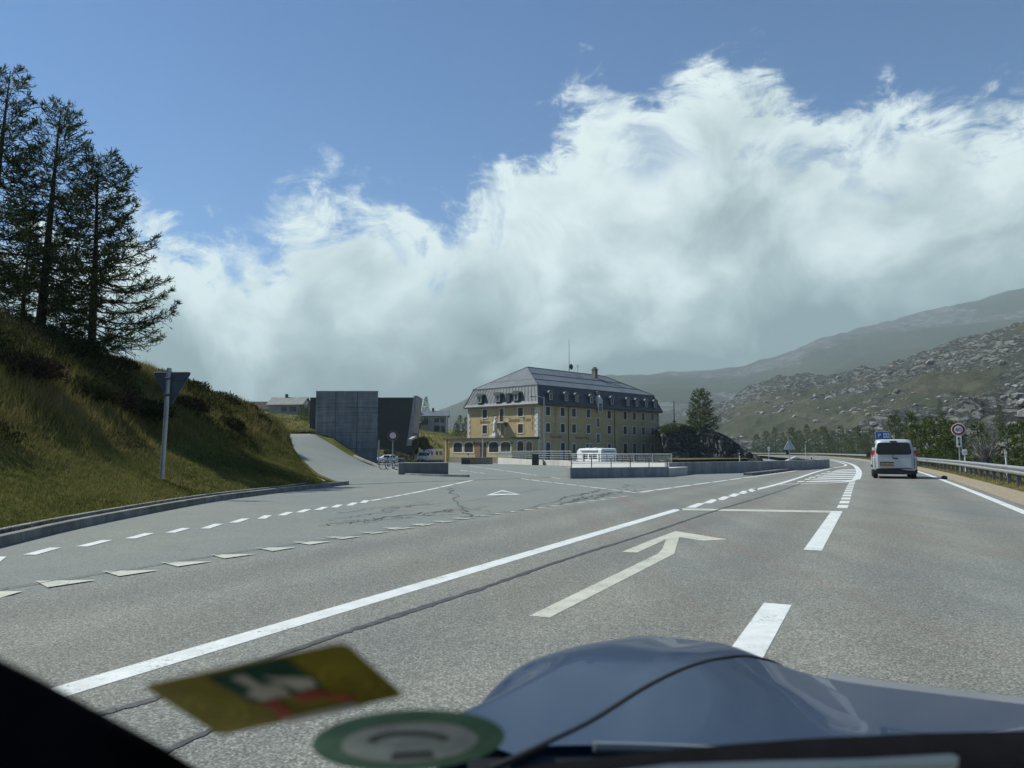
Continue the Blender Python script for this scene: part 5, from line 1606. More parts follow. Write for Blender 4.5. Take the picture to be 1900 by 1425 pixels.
SH = [(20, 30.0, (1.6, 1.3, .9), 'dark shrub on the bank crest at the left frame edge', M_SHRUB), (75, 27.5, (1.5, 1.2, .8), 'dark shrub under the thick larch', M_SHRUB), (130, 27.0, (1.3, 1.1, .7), 'dark shrub below the gap between the larches', M_SHRUB),
      (205, 29.5, (.9, .7, .45), 'low shrub on the crest right of the larches', M_HEATH), (350, 36.5, (1.3, 1.0, .6), 'dark rounded shrub behind the back of the triangular sign', M_SHRUB), (395, 38.5, (1.6, 1.2, .65), 'widest dark shrub on the crest right of the sign', M_SHRUB), (425, 41, (1.1, .9, .5), 'dark shrub at the right end of the crest clump', M_SHRUB),
      (150, 22.5, (1.1, .9, .7), 'dark juniper halfway up the bank', M_SHRUB), (40, 20.0, (1.0, .9, .65), 'heather clump low on the bank at left', M_HEATH), (215, 24.5, (1.0, .8, .6), 'brownish heath clump in the middle of the bank', M_HEATH), (262, 25.5, (1.2, .8, .6), 'dark heath clump just left of the sign pole', M_SHRUB), (455, 47, (1.0, .8, .6), 'reddish heath clump where the bank falls to the ramp', M_HEATH),
      (420, 33.5, (1.0, .7, .5), 'small dark shrub above the lawn near the ramp', M_SHRUB), (340, 30, (1.1, .8, .55), 'brown heath clump right of the sign pole', M_HEATH), (495, 50, (.9, .7, .5), 'dark shrub beside the ramp edge', M_SHRUB), (470, 40, (1.0, .7, .55), 'dark shrub on the steep side of the bank', M_SHRUB)]
for i, (px, Y, size, lab, mt) in enumerate(SH):
    u = (px - 950) / FX * 1.0
    x = u * Y * 1.0
    z = float(land([x], [Y])[0])
    shrub('shrub', (x, Y, z - .1), size, 60 + i, lab, mt, 2600, .13)
for i, (px, py, Y, size, lab) in enumerate([(1245, 802, 152, (2.6, 1.8, 1.3), 'green bush on the rock ledge beside the hotel end'), (1264, 800, 153, (1.7, 1.3, .9), 'smaller green bush between hotel and pine'), (1278, 803, 154, (1.5, 1.2, 1.0), 'low bush at the foot of the pine')]):
    b = at(px, py, Y)
    shrub('shrub', b, size, 90 + i, lab, M_SHRUB if i else M_PINE, 1500, .5)
# bare grey bush behind the guardrail
bx = at(1828, 850, 47)
bb = empty('bare_bush', (bx[0], bx[1], bx[2] - .6), 0, 'leafless grey bush behind the guardrail at right', 'bush')
brng = random.Random(3)
mb = MB()
for k in range(70):
    a_ = brng.random() * 6.28; r_ = brng.uniform(.3, 1.3); h_ = brng.uniform(.9, 2.3)
    mb.tube([(0, 0, 0), (r_ * .35 * math.cos(a_), r_ * .35 * math.sin(a_), h_ * .5), (r_ * math.cos(a_ + .3), r_ * math.sin(a_ + .3), h_)], [.03, .02, .006], 4)
    for _ in range(2):
        b2 = a_ + brng.uniform(-.8, .8)
        mb.tube([(r_ * .35 * math.cos(a_), r_ * .35 * math.sin(a_), h_ * .5), (r_ * .8 * math.cos(b2), r_ * .8 * math.sin(b2), h_ * brng.uniform(.7, 1.0))], [.014, .005], 3)
mb.build('twigs', M_BARE, bb, fix=False)

# ---- grass blades on the near bank, denser close by
rng = np.random.default_rng(77)
N = 260000
yy = 5.5 + 70 * rng.random(N) ** 2.0
gg = rng.random(N) ** 1.15 * np.interp(yy, [5, 20, 30, 60, 76], [8, 12, 11, 7, 5])
xx = left_limit(yy) - 0.32 - gg
ok = yy < 75
xx, yy, gg = xx[ok], yy[ok], gg[ok]
zz = edge_blend(xx, yy, land(xx, yy))
patch = fbm(xx * 0.35, yy * 0.35, 4, 91)
up_ = ssn(zz, 0.9, 2.6)
hgt = (0.05 + 0.06 * rng.random(len(xx)) + up_ * (0.08 + 0.30 * rng.random(len(xx)) ** 2)) * (0.6 + 0.9 * patch) * np.interp(yy, [5, 30, 75], [1, 1.15, 2.0])
wd = np.interp(yy, [5, 15, 30, 75], [.014, .022, .04, .09]) * rng.uniform(.7, 1.3, len(xx))
Dd = np.stack([rng.normal(0.1, .38, len(xx)), rng.normal(0, .38, len(xx)), np.ones(len(xx))], 1); Dd /= np.linalg.norm(Dd, axis=1)[:, None]
an = rng.random(len(xx)) * 6.28
sd = np.stack([np.cos(an), np.sin(an), 0 * an], 1) * (wd / 2)[:, None]
Pb = np.stack([xx, yy, zz - .02], 1)
V = np.stack([Pb - sd, Pb + sd, Pb + Dd * hgt[:, None]], 1).reshape(-1, 3)
sh_ = np.clip(0.12 + 0.55 * (patch - .35) + 0.40 * up_ * rng.random(len(xx)) + rng.normal(0, .10, len(xx)) + 0.1, 0, 1)
tag(np_mesh('grass', V, np.arange(len(V)).reshape(-1, 3), M_GRASS, smooth=False, attr=np.repeat(sh_, 3)), 'short green grass and dry stalks covering the bank', None, None, 'stuff')
# scrub of the upper bank: heather, bilberry and juniper growing into one another
n = 30000
yy = 6 + 66 * rng.random(n) ** 1.4; gg = rng.uniform(1.6, 13, n); xx = left_limit(yy) - gg
zz = edge_blend(xx, yy, land(xx, yy)); pt_ = fbm(xx * 0.28 + 5, yy * 0.28, 4, 33) + 0.10 * ssn(zz, 1.5, 4.0)
k_ = (zz > 1.3) & (pt_ > 0.508 + 0.05 * ssn(yy, 24, 40)); xx, yy, zz, pt_ = xx[k_], yy[k_], zz[k_], pt_[k_]
m8 = 7; n = len(xx) * m8
tall = np.repeat(np.clip((pt_ - .50) * 2.2, .10, .36), m8)
Pq = np.repeat(np.stack([xx, yy, zz], 1), m8, 0) + rng.normal(0, 1, (n, 3)) * np.array([.10, .10, 0]) + np.stack([0 * tall, 0 * tall, tall * rng.random(n) ** .7], 1)
Dq = rng.normal(0, .6, (n, 3)); Dq[:, 2] = np.abs(Dq[:, 2]) + .25; Dq /= np.linalg.norm(Dq, axis=1)[:, None]
Vq, Fq_ = spikes(Pq, Dq, rng.uniform(.08, .22, n), rng.uniform(.025, .06, n), rng)
hue = np.repeat(np.clip(fbm(xx * .2, yy * .2, 3, 44) * 1.2 - .1 + rng.normal(0, .12, len(xx)), 0, 1), m8)
M_SCRUB = leafy('scrub_leaves', [(0.022, 0.030, 0.012), (0.045, 0.055, 0.018), (0.075, 0.062, 0.030), (0.12, 0.105, 0.045), (0.17, 0.15, 0.055)], 0.2, 0.8)
tag(np_mesh('scrub_undergrowth', Vq, Fq_, M_SCRUB, smooth=False, attr=np.repeat(hue, 4)), 'dark heather and bilberry scrub over the upper bank', None, None, 'stuff')
# small white flower heads dotted over the lawn
fi = rng.choice(len(xx), 900, replace=False); fi = fi[zz[fi] < 1.4]
V = []; F = []
for i in fi[:600]:
    c0 = Pb[i] + np.array([0, 0, hgt[i] + .02]); r_ = rng.uniform(.010, .022)
    o_ = len(V)
    V += [c0 + np.array(q) * r_ for q in ((1, 0, 0), (0, 1, 0), (-1, 0, 0), (0, -1, 0), (0, 0, .8))]
    F += [(o_, o_ + 1, o_ + 4), (o_ + 1, o_ + 2, o_ + 4), (o_ + 2, o_ + 3, o_ + 4), (o_ + 3, o_, o_ + 4)]
tag(np_mesh('wild_flowers', np.array(V), np.array(F), M_WHITEW, smooth=False), 'tiny white flowers scattered over the lawn', None, None, 'stuff')
# tussocks along the right verge and the meadow behind the car park
P_, S_ = [], []
n = 26000
k = rng.integers(30, 12 * 11, n); off = rng.uniform(1.05, 3.2, n)
fr_ = rng.random(n)[:, None]
q = (REd[k] + NR[k] * off[:, None]) * (1 - fr_) + (REd[k + 1] + NR[k + 1] * off[:, None]) * fr_
z = np.interp(off, OFF, ZOF); h_ = rng.uniform(.05, .22, n) * np.interp(off, [1, 1.6, 3], [.5, 1, 1.6])
Dd = np.stack([rng.normal(0, .4, n), rng.normal(0, .4, n), np.ones(n)], 1); Dd /= np.linalg.norm(Dd, axis=1)[:, None]
an = rng.random(n) * 6.28; sd = np.stack([np.cos(an), np.sin(an), 0 * an], 1) * np.interp(q[:, 1], [10, 40, 100], [.012, .03, .07])[:, None] / 2
Pb2 = np.concatenate([q, z[:, None] - .02], 1)
V = np.stack([Pb2 - sd, Pb2 + sd, Pb2 + Dd * h_[:, None]], 1).reshape(-1, 3)
tag(np_mesh('verge_tussocks', V, np.arange(3 * n).reshape(-1, 3), M_GRASS, smooth=False, attr=np.repeat(rng.uniform(.35, 1.0, n), 3)), 'dry grass tufts along the right verge', None, None, 'stuff')
n = 60000
yy = 88 + 130 * rng.random(n) ** 1.2; xx = -rng.uniform(2, 75, n) * yy / 150
ok = (xx < np.interp(yy, [75, 120, 128, 140, 165, 172, 390], [-14, -23, -27, -20.5, -5, 5, 40])) & ~((xx > -40.5) & (xx < -19) & (yy > 149) & (yy < 160))
xx, yy = xx[ok], yy[ok]; n = len(xx); zz = land(xx, yy)
h_ = rng.uniform(.10, .45, n) * (0.5 + fbm(xx * .15, yy * .15, 3, 12)); Dd = np.stack([rng.normal(0, .4, n), rng.normal(0, .4, n), np.ones(n)], 1)
an = rng.random(n) * 6.28; sd = np.stack([np.cos(an), np.sin(an), 0 * an], 1) * .09
Pb3 = np.stack([xx, yy, zz - .03], 1)
V = np.stack([Pb3 - sd, Pb3 + sd, Pb3 + Dd * h_[:, None]], 1).reshape(-1, 3)
tag(np_mesh('meadow_tussocks', V, np.arange(3 * n).reshape(-1, 3), M_GRASS, smooth=False, attr=np.repeat(np.clip(fbm(xx * .08, yy * .08, 3, 15) * .9 + rng.normal(0, .12, n), 0, 1), 3)), 'rough grass tussocks over the meadow', None, None, 'stuff')
# ================================================================== VEHICLES
M_VANW = pm('silver_white_paint', (0.47, 0.49, 0.51), 0.35, 0.2, var=0.04, scale=1, coat=0.3)
M_WHITEP = pm('white_vehicle_paint', (0.74, 0.75, 0.75), 0.35, var=0.04, scale=1, coat=0.4)
M_BLACKP = pm('black_plastic', (0.018, 0.019, 0.021), 0.6, var=0.2, scale=5)
M_TYRE = pm('tyre_rubber', (0.014, 0.014, 0.015), 0.85, var=0.2, scale=8)
M_RIM = pm('wheel_rim', (0.30, 0.31, 0.32), 0.4, 0.8, var=0.1)
M_RED = pm('red_lens', (0.42, 0.020, 0.028), 0.2, var=0.15, scale=8, coat=0.8)
M_CLEAR = pm('clear_lens', (0.55, 0.53, 0.52), 0.15, var=0.1, scale=8, coat=0.8)
M_PLATE = pm('yellow_plate', (0.55, 0.33, 0.04), 0.5, var=0.12, scale=12)
M_WINDOW = pm('vehicle_window', (0.010, 0.013, 0.016), 0.06, var=0.3, scale=1.5, spec=0.7)


def wheel(root, x, y, r, w_, name='wheel'):
    wv = MB()
    prof = [(w_ / 2 - .02, r * .62), (w_ / 2, r * .72), (w_ / 2, r * .93), (w_ / 2 - .03, r), (-w_ / 2 + .03, r), (-w_ / 2, r * .93), (-w_ / 2, r * .72), (-w_ / 2 + .02, r * .62)]
    wv.loft([[(px_, ry * math.cos(a_), ry * math.sin(a_)) for px_, ry in prof] for a_ in np.linspace(0, 2 * math.pi, 23)], cap=False)
    o = wv.build(name, M_TYRE, root, smooth=True); o.location = (x, y, r)
    rm = MB(); sg = 1 if x > 0 else -1
    rm.disc((sg * (w_ / 2 - .04), 0, 0), r * .63, 'x', 18, 0, .03)
    for k in range(5):
        a_ = k * 2 * math.pi / 5
        rm.box((sg * (w_ / 2 - .02), r * .34 * math.cos(a_), r * .34 * math.sin(a_)), (.03, .06, r * .5), 0, Matrix.Rotation(-a_ + math.pi / 2, 4, 'X'))
    rm.build('rim', M_RIM, o)
    return o


def body_rings(stations, half):
    """stations: (y, width scale, bottom z, shoulder z, roof z, roof half width)."""
    out = []
    for y, ws, zb, zs, zr, rw_ in stations:
        h_ = half * ws
        pts = [(h_ * .90, zb), (h_ * .985, zb + .10), (h_, zb + .32), (h_, zs - .12), (h_ * .975, zs)]
        top = [(h_ * .975 + (rw_ - h_ * .975) * t_, zs + (zr - .09 - zs) * t_) for t_ in (.4, .75, .95)] if zr - zs > .15 else [(h_ * .96 - .02 * k, zs + (zr - zs) * .3 * k) for k in (1, 2, 3)]
        rf = [(min(rw_, top[-1][0]) * .93, zr - .025), (min(rw_, top[-1][0]) * .6, zr), ]
        half_ = pts + top + rf
        out.append([(x, y, z) for x, z in half_] + [(-x, y, z) for x, z in half_[::-1]])
    return out


# ---- silver van driving ahead (rear at y = 0, front towards +y)
vx, vy = G(1661, 888.5)
van = empty('driving_van', (vx, vy, 0.006), -R(24.0), 'silver van driving away in the right lane, seen from behind', 'van')
st_ = [(0.10, .955, .34, 1.02, 1.76, .66), (0.02, .975, .32, 1.02, 1.70, .67), (0.0, .985, .40, 1.0, 1.62, .70), (0.06, 1.0, .30, 1.04, 1.76, .70), (0.22, 1.0, .30, 1.05, 1.815, .715), (1.2, 1.0, .26, 1.05, 1.835, .73), (2.3, 1.0, .26, 1.05, 1.82, .73), (2.8, 1.0, .26, 1.06, 1.74, .68), (3.25, .99, .26, 1.05, 1.30, .70), (3.6, .97, .27, 1.0, 1.08, .72), (4.05, .90, .30, .84, .92, .70), (4.2, .80, .34, .70, .74, .62)]
MB().loft(body_rings(st_[2:], .915)).build('body', M_VANW, van, smooth=True, bevel=0)
# rear window, rounded
def rrect(w_, h_, r_, n=5, top=0.0):
    out = []
    for cx, cz, a0 in ((w_ - r_, r_, -90), (w_ - r_ - top, h_ - r_, 0), (-w_ + r_ + top, h_ - r_, 90), (-w_ + r_, r_, 180)):
        out += [(cx + r_ * math.cos(R(a0 + 90 * k / n)), cz + r_ * math.sin(R(a0 + 90 * k / n))) for k in range(n + 1)]
    return out


RX90 = Matrix.Rotation(R(90), 4, 'X')
rw_ = MB().prism(rrect(.70, .50, .10, 5, .06), -.02, .02, 0, Matrix.Translation((-.02, -.012, 1.135)) @ RX90)
rear_win = rw_.build('rear_window', M_WINDOW, van)
MB().prism(rrect(.735, .56, .12, 5, .06), -.012, .012, 0, Matrix.Translation((-.02, -.008, 1.105)) @ RX90).build('window_seal', M_BLACKP, van)
for k, xx_ in enumerate((-.32, .32)):
    MB().box((xx_, .55, 1.36), (.24, .10, .42)).build('headrest', M_BLACKP, rear_win, bevel=.05)
MB().b2((-.16, -.045, 1.715), (.12, .05, 1.745)).build('brake_light', M_BLACKP, van)
MB().prism(rrect(.70, .62, .06), -.012, .012, 0, Matrix.Translation((0, -.006, .49)) @ RX90).build('tailgate', M_VANW, van, bevel=.012)
mb = MB().prism([(-.07, .02), (.16, -.02), (.17, .035), (-.05, .055)], -.02, .02, 0, Matrix.Translation((-.02, -.03, .915)) @ RX90)
mb.build('door_handle', M_BLACKP, van)
MB().tube([(-.10, -.03, 1.0), (-.03, -.05, 1.09), (-.0, -.03, 1.13)], .014, 5).build('wiper', M_BLACKP, van)
npl = MB().b2((-.56, -.030, .60), (-.05, -.018, .72)).build('number_plate', M_PLATE, van)
for k, (x_, w_) in enumerate(((-.53, .045), (-.47, .05), (-.40, .04), (-.345, .045), (-.25, .05), (-.185, .04), (-.125, .05))):
    MB().b2((x_, -.033, .625), (x_ + w_ * .45, -.0305, .695)).b2((x_, -.033, .655 + .012 * (k % 3)), (x_ + w_, -.0305, .672 + .012 * (k % 3))).build('plate_mark', M_BLACKP, npl)
MB().b2((-.60, -.022, .575), (-.01, -.008, .775)).build('plate_recess', M_BLACKP, van)
MB().b2((-.03, -.03, .60), (.01, -.016, .74)).build('reflector', M_CLEAR, van)
for sg in (-1, 1):
    tl = MB().loft([[(sg * .80, -.012, z), (sg * .925, .05, z), (sg * .915, .24, z), (sg * .80, .20, z)] for z in (.98, 1.30)])
    t_o = tl.build('tail_light', M_RED, van, bevel=.02)
    MB().loft([[(sg * .79, -.008, z), (sg * .915, .05, z), (sg * .905, .22, z), (sg * .79, .20, z)] for z in (1.30, 1.43)]).build('clear_segment', M_CLEAR, t_o, bevel=.015)
    MB().loft([[(sg * .79, -.016, z), (sg * .93, .05, z), (sg * .93, .30, z), (sg * .79, .25, z)] for z in (.46, .96)]).build('corner_trim', M_BLACKP, van, bevel=.03)
MB().loft([[(x, y, z) for x, z in rrect(.90 * k, .27, .06)] for y, k, z in ()] or [[(x * 1.0, -.06 if abs(x) < .8 else .04, z) for x, z in [(-.93, .24), (-.6, .20), (.6, .20), (.93, .24), (.94, .44), (.6, .475), (-.6, .475), (-.94, .44)]], [(x, .25, z) for x, z in [(-.93, .24), (-.6, .20), (.6, .20), (.93, .24), (.94, .44), (.6, .475), (-.6, .475), (-.94, .44)]]]).build('bumper', M_BLACKP, van, bevel=.02)
for sg in (-1, 1):
    for y in (.62, 3.25): wheel(van, sg * .80, y, .315, .20)
    MB().loft([[(sg * .905, y, 1.10), (sg * (.76), y, 1.66), (sg * .745, y, 1.66), (sg * .89, y, 1.10)] for y in (.35, 1.3)]).build('side_window', M_WINDOW, van)
    MB().loft([[(sg * .905, y, 1.10), (sg * (.775), y, 1.62), (sg * .76, y, 1.62), (sg * .89, y, 1.10)] for y in (1.45, 2.6)]).build('side_window', M_WINDOW, van)
    MB().box((sg * 1.02, 2.65, 1.12), (.2, .12, .24)).build('wing_mirror', M_BLACKP, van, bevel=.04)
    MB().b2((sg * .905, .9, .50), (sg * .93, 3.0, .62)).build('side_moulding', M_BLACKP, van, bevel=.01)
MB().b2((-.8, .3, .22), (.8, 3.9, .34)).build('underbody', M_BLACKP, van)


def parked(name, loc, rz, label, cat, half, stations, wheels, wins, mat, fronts=()):
    r_ = empty(name, loc, rz, label, cat)
    MB().loft(body_rings(stations, half)).build('body', mat, r_, smooth=True)
    for y, rr_ in wheels:
        for sg in (-1, 1): wheel(r_, sg * (half - .12), y, rr_, .2)
    for nm, pts, mt in wins:
        pts = np.array(pts, float)
        nv_ = np.cross(pts[1] - pts[0], pts[2] - pts[0]); nv_ /= np.linalg.norm(nv_)
        n_ = len(pts)
        MB().add([tuple(p + nv_ * .02) for p in pts] + [tuple(p - nv_ * .02) for p in pts], [tuple(range(n_)), tuple(range(2 * n_ - 1, n_ - 1, -1))] + [(i, i + n_, (i + 1) % n_ + n_, (i + 1) % n_) for i in range(n_)]).build(nm, mt, r_)
    return r_


def sidewins(half, rwid, zs, zr, spans, nm='side_window'):
    out = []
    for y0, y1 in spans:
        for sg in (-1, 1):
            a_ = half * .975; k0, k1 = .15, .88
            f_ = lambda k: a_ + (rwid - a_) * k + .012
            out.append((nm, [(sg * f_(k0), y0, zs + (zr - zs) * k0), (sg * f_(k0), y1, zs + (zr - zs) * k0), (sg * f_(k1), y1 - .12, zs + (zr - zs) * k1), (sg * f_(k1), y0 + .05, zs + (zr - zs) * k1)], M_WINDOW))
    return out


# white hatchback, side-on, nose to the left
zc = float(zplaza([-21], [131])[0])
b = at(738, 856, 131)
hb = parked('parked_car', (b[0], 131, zc + .0), R(90), 'white hatchback parked side on beside the concrete block', 'car', .88,
            [(0, .93, .45, .85, 1.0, .60), (.12, 1, .25, .92, 1.28, .60), (.6, 1, .22, .93, 1.46, .62), (1.6, 1, .22, .93, 1.49, .63), (2.3, 1, .22, .93, 1.42, .60), (3.1, 1, .22, .93, 1.02, .62), (3.9, .95, .24, .78, .84, .62), (4.1, .86, .3, .62, .66, .55)],
            [(.75, .31), (3.25, .31)], sidewins(.88, .63, .93, 1.46, [(.35, 1.2), (1.28, 2.35)]) + [('rear_window', [(-.55, .06, 1.0), (.55, .06, 1.0), (.5, .42, 1.40), (-.5, .42, 1.40)], M_WINDOW), ('windscreen', [(-.6, 3.08, 1.06), (.6, 3.08, 1.06), (.52, 2.42, 1.40), (-.52, 2.42, 1.40)], M_WINDOW)], M_WHITEP)
# white delivery van facing the camera with its door open
zc = float(zplaza([-20], [150])[0])
b = at(783, 856, 150)
VS = [(0, .97, .3, 1.1, 1.93, .80), (.1, 1, .28, 1.1, 1.96, .82), (3.2, 1, .28, 1.1, 1.96, .82), (3.7, 1, .28, 1.12, 1.88, .78), (4.45, .98, .28, 1.08, 1.20, .75), (4.95, .93, .28, .92, .98, .74), (5.1, .84, .3, .72, .76, .66)]
dv = parked('parked_van', (b[0] + .6, 154.5, zc), R(180 - 8), 'white delivery van facing the road with an open cab door', 'van', .97, VS, [(.9, .33), (4.1, .33)],
            [('windscreen', [(-.78, 4.40, 1.26), (.78, 4.40, 1.26), (.70, 3.80, 1.84), (-.70, 3.80, 1.84)], M_WINDOW), ('grille', [(-.62, 5.10, .55), (.62, 5.10, .55), (.6, 5.04, .78), (-.6, 5.04, .78)], M_BLACKP), ('bumper', [(-.8, 5.12, .28), (.8, 5.12, .28), (.82, 5.10, .5), (-.82, 5.10, .5)], M_BLACKP)] + sidewins(.97, .82, 1.1, 1.9, [(2.7, 3.6)]), M_WHITEP)
MB().box((1.35, 3.9, .85), (.75, .06, 1.1), 0, Matrix.Rotation(R(8), 4, 'Z')).build('open_door', M_WHITEP, dv, bevel=.03)
MB().box((1.36, 3.9, 1.58), (.6, .05, .45), 0, Matrix.Rotation(R(8), 4, 'Z')).build('door_window', M_WINDOW, dv, bevel=.02)
for sg in (-1, 1):
    MB().box((sg * .72, 5.0, .84), (.34, .16, .16)).build('headlight', M_CLEAR, dv, bevel=.03)
# white camper van
b = at(816, 856.5, 150)
CS = [(0, .97, .3, 1.2, 2.55, .86), (.1, 1, .28, 1.2, 2.6, .88), (3.6, 1, .28, 1.2, 2.58, .88), (4.2, 1, .28, 1.2, 2.42, .80), (4.6, 1, .28, 1.2, 2.0, .78), (5.2, .98, .28, 1.1, 1.24, .78), (5.8, .92, .28, .92, 1.0, .74), (5.95, .84, .3, .7, .76, .66)]
cv_ = parked('camper_van', (b[0] - .5, 155, zc), R(180 - 28), 'white high roofed camper van parked beside the delivery van', 'camper van', 1.02, CS, [(1.0, .34), (4.9, .34)],
             [('windscreen', [(-.82, 5.16, 1.30), (.82, 5.16, 1.30), (.72, 4.56, 2.0), (-.72, 4.56, 2.0)], M_WINDOW), ('grille', [(-.5, 5.97, .5), (.5, 5.97, .5), (.5, 5.93, .78), (-.5, 5.93, .78)], M_BLACKP)] + sidewins(1.02, .86, 1.2, 2.3, [(.5, 1.6), (2.0, 2.9), (3.9, 4.5)]), M_WHITEP)
for sg in (-1, 1):
    MB().box((sg * .75, 5.84, .84), (.36, .18, .2)).build('headlight', M_CLEAR, cv_, bevel=.03)
# coach-built motorhome behind the railing, seen from its rear left corner
b = at(1114.5, 858, 90)
mh = empty('motorhome', (b[0], 90, -1.32), R(24), 'white motorhome parked behind the railing in front of the hotel', 'motorhome')
S_M = [(0, .97, .35, 1.3, 2.86, 1.06), (.06, 1, .33, 1.3, 2.93, 1.08), (.3, 1, .33, 1.3, 2.98, 1.09), (4.6, 1, .33, 1.3, 3.0, 1.09), (5.5, 1, .33, 1.3, 2.95, 1.08), (6.0, .99, .33, 1.3, 2.72, 1.02), (6.15, .96, .33, 1.2, 2.3, .95), (6.5, .92, .33, 1.15, 1.35, .85), (7.1, .88, .33, .95, 1.02, .80), (7.2, .8, .35, .7, .76, .7)]
MB().loft([[(x + 1.15, y, z) for x, y, z in rg] for rg in body_rings(S_M, 1.15)]).build('body', M_WHITEP, mh, smooth=False, bevel=.03)
for y0, y1, z0, z1 in ((1.0, 1.9, 1.75, 2.35), (3.2, 4.3, 1.75, 2.35), (2.15, 2.75, 1.8, 2.3)):
    MB().b2((-.035, y0, z0), (.06, y1, z1)).build('side_window', M_WINDOW, mh, bevel=.02)
MB().b2((-.10, .7, 2.66), (.05, 4.8, 2.80)).build('awning_box', M_CLEAR, mh, bevel=.03)
MB().b2((.35, -.03, 2.55), (1.95, .05, 2.62)).build('rear_light_bar', M_BLACKP, mh)
MB().b2((.25, -.035, 2.25), (2.05, .05, 2.29)).build('rear_moulding', M_RAIL, mh)
MB().b2((.35, -.02, 1.9), (1.95, .05, 1.94)).build('rear_moulding', M_RAIL, mh)
MB().b2((.2, 1.2, 2.98), (1.0, 2.0, 3.08)).b2((.3, 3.4, 2.98), (1.1, 4.0, 3.06)).build('roof_vent', M_RAIL, mh)
for sg in (.15, 2.15): MB().b2((sg - .1, -.03, .8), (sg + .1, .04, 1.15)).build('tail_light', M_RED, mh)
for y in (1.4, 6.3):
    for x in (.15, 2.15):
        o = wheel(mh, x, y, .33, .2)

# ================================================================== BICYCLE, SIGNS, BARRIERS
def torus(rM, rm, nM=28, nm=6):
    return [[((rM + rm * math.cos(b_)) * math.cos(a_), rm * math.sin(b_), (rM + rm * math.cos(b_)) * math.sin(a_)) for b_ in np.linspace(0, 2 * math.pi, nm, endpoint=False)] for a_ in np.linspace(0, 2 * math.pi, nM + 1)]


M_BIKE = pm('bicycle_frame', (0.045, 0.055, 0.10), .4, .3, var=.2)
M_BIKEW = pm('bicycle_white', (0.5, 0.5, 0.55), .4, var=.1)


def bicycle(loc, rz, label, fm):
    r_ = empty('bicycle', loc, rz, label, 'bicycle')
    for x in (-.53, .53):
        o = MB().loft(torus(.33, .024), cap=False).build('wheel', M_TYRE, r_, smooth=True); o.location = (x, 0, .35)
        m_ = MB()
        for k in range(10): m_.tube([(0, 0, 0), (.31 * math.cos(k * .628), 0, .31 * math.sin(k * .628))], .004, 3)
        m_.tube([(0, -.04, 0), (0, .04, 0)], .025, 6); m_.build('spokes', M_STEEL, o)
    f_ = MB()
    BB, ST, HT = (-.05, 0, .30), (-.22, 0, .78), (.36, 0, .80)
    for p, q in ((BB, ST), (BB, (.40, 0, .66)), (ST, HT), ((-.53, 0, .35), ST), ((-.53, 0, .35), BB), (HT, (.53, 0, .35))): f_.tube([p, q], .021, 6)
    f_.build('frame', fm, r_)
    MB().tube([ST, (-.25, 0, .92)], .015, 6).box((-.26, 0, .95), (.26, .12, .05)).build('saddle', M_BLACKP, r_, bevel=.02)
    MB().tube([HT, (.33, 0, .97)], .016, 6).tube([(.40, -.3, .98), (.33, -.1, .97), (.33, .1, .97), (.40, .3, .98)], .014, 6).build('handlebar', M_BLACKP, r_)
    MB().disc((-.05, -.05, .30), .10, 'y', 14, 0, .015).build('chainring', M_STEEL, r_)
    return r_


x, y = G(731, 873.0)
bicycle((x + .25, y + .15, 0.02), R(12), 'white and dark bicycle leaning at the round sign post', M_BIKEW)
bicycle((x - .35, y + .55, 0.02), R(-20), 'dark bicycle half hidden behind the pale one', M_BIKE)
M_SIGNW = pm('sign_white', (0.66, 0.67, 0.66), .55, var=.06, scale=2)
M_SIGNR = pm('sign_red', (0.18, 0.014, 0.020), .5, var=.12, scale=3)
M_SIGNB = pm('sign_blue', (0.015, 0.075, 0.30), .5, var=.08, scale=2)
M_SIGNK = pm('sign_black', (0.012, .012, .013), .6)
M_SIGNBACK = pm('sign_back', (0.13, 0.14, 0.145), .55, .35, var=.2, scale=3, dirt=.3)


def round_sign(root, z, r_, inner, y=0.0):
    MB().disc((0, y, z), r_, 'y', 32, 0, .02).build('sign_rim', M_SIGNR, root)
    MB().disc((0, y - .012, z), r_ * inner, 'y', 32, 0, .012).build('sign_face', M_SIGNW, root)
    MB().disc((0, y + .014, z), r_ * 1.02, 'y', 32, 0, .012).build('sign_back', M_SIGNW, root)


nx_, ny_ = G(728, 873)
ns = empty('no_vehicles_sign', (nx_, ny_, 0), R(8), 'round red and white sign on a thin post beside the bicycles', 'road sign')
MB().tube([(0, .05, 0), (0, .05, 2.65)], .032, 8).build('post', M_STEEL, ns)
round_sign(ns, 2.32, .34, .62)
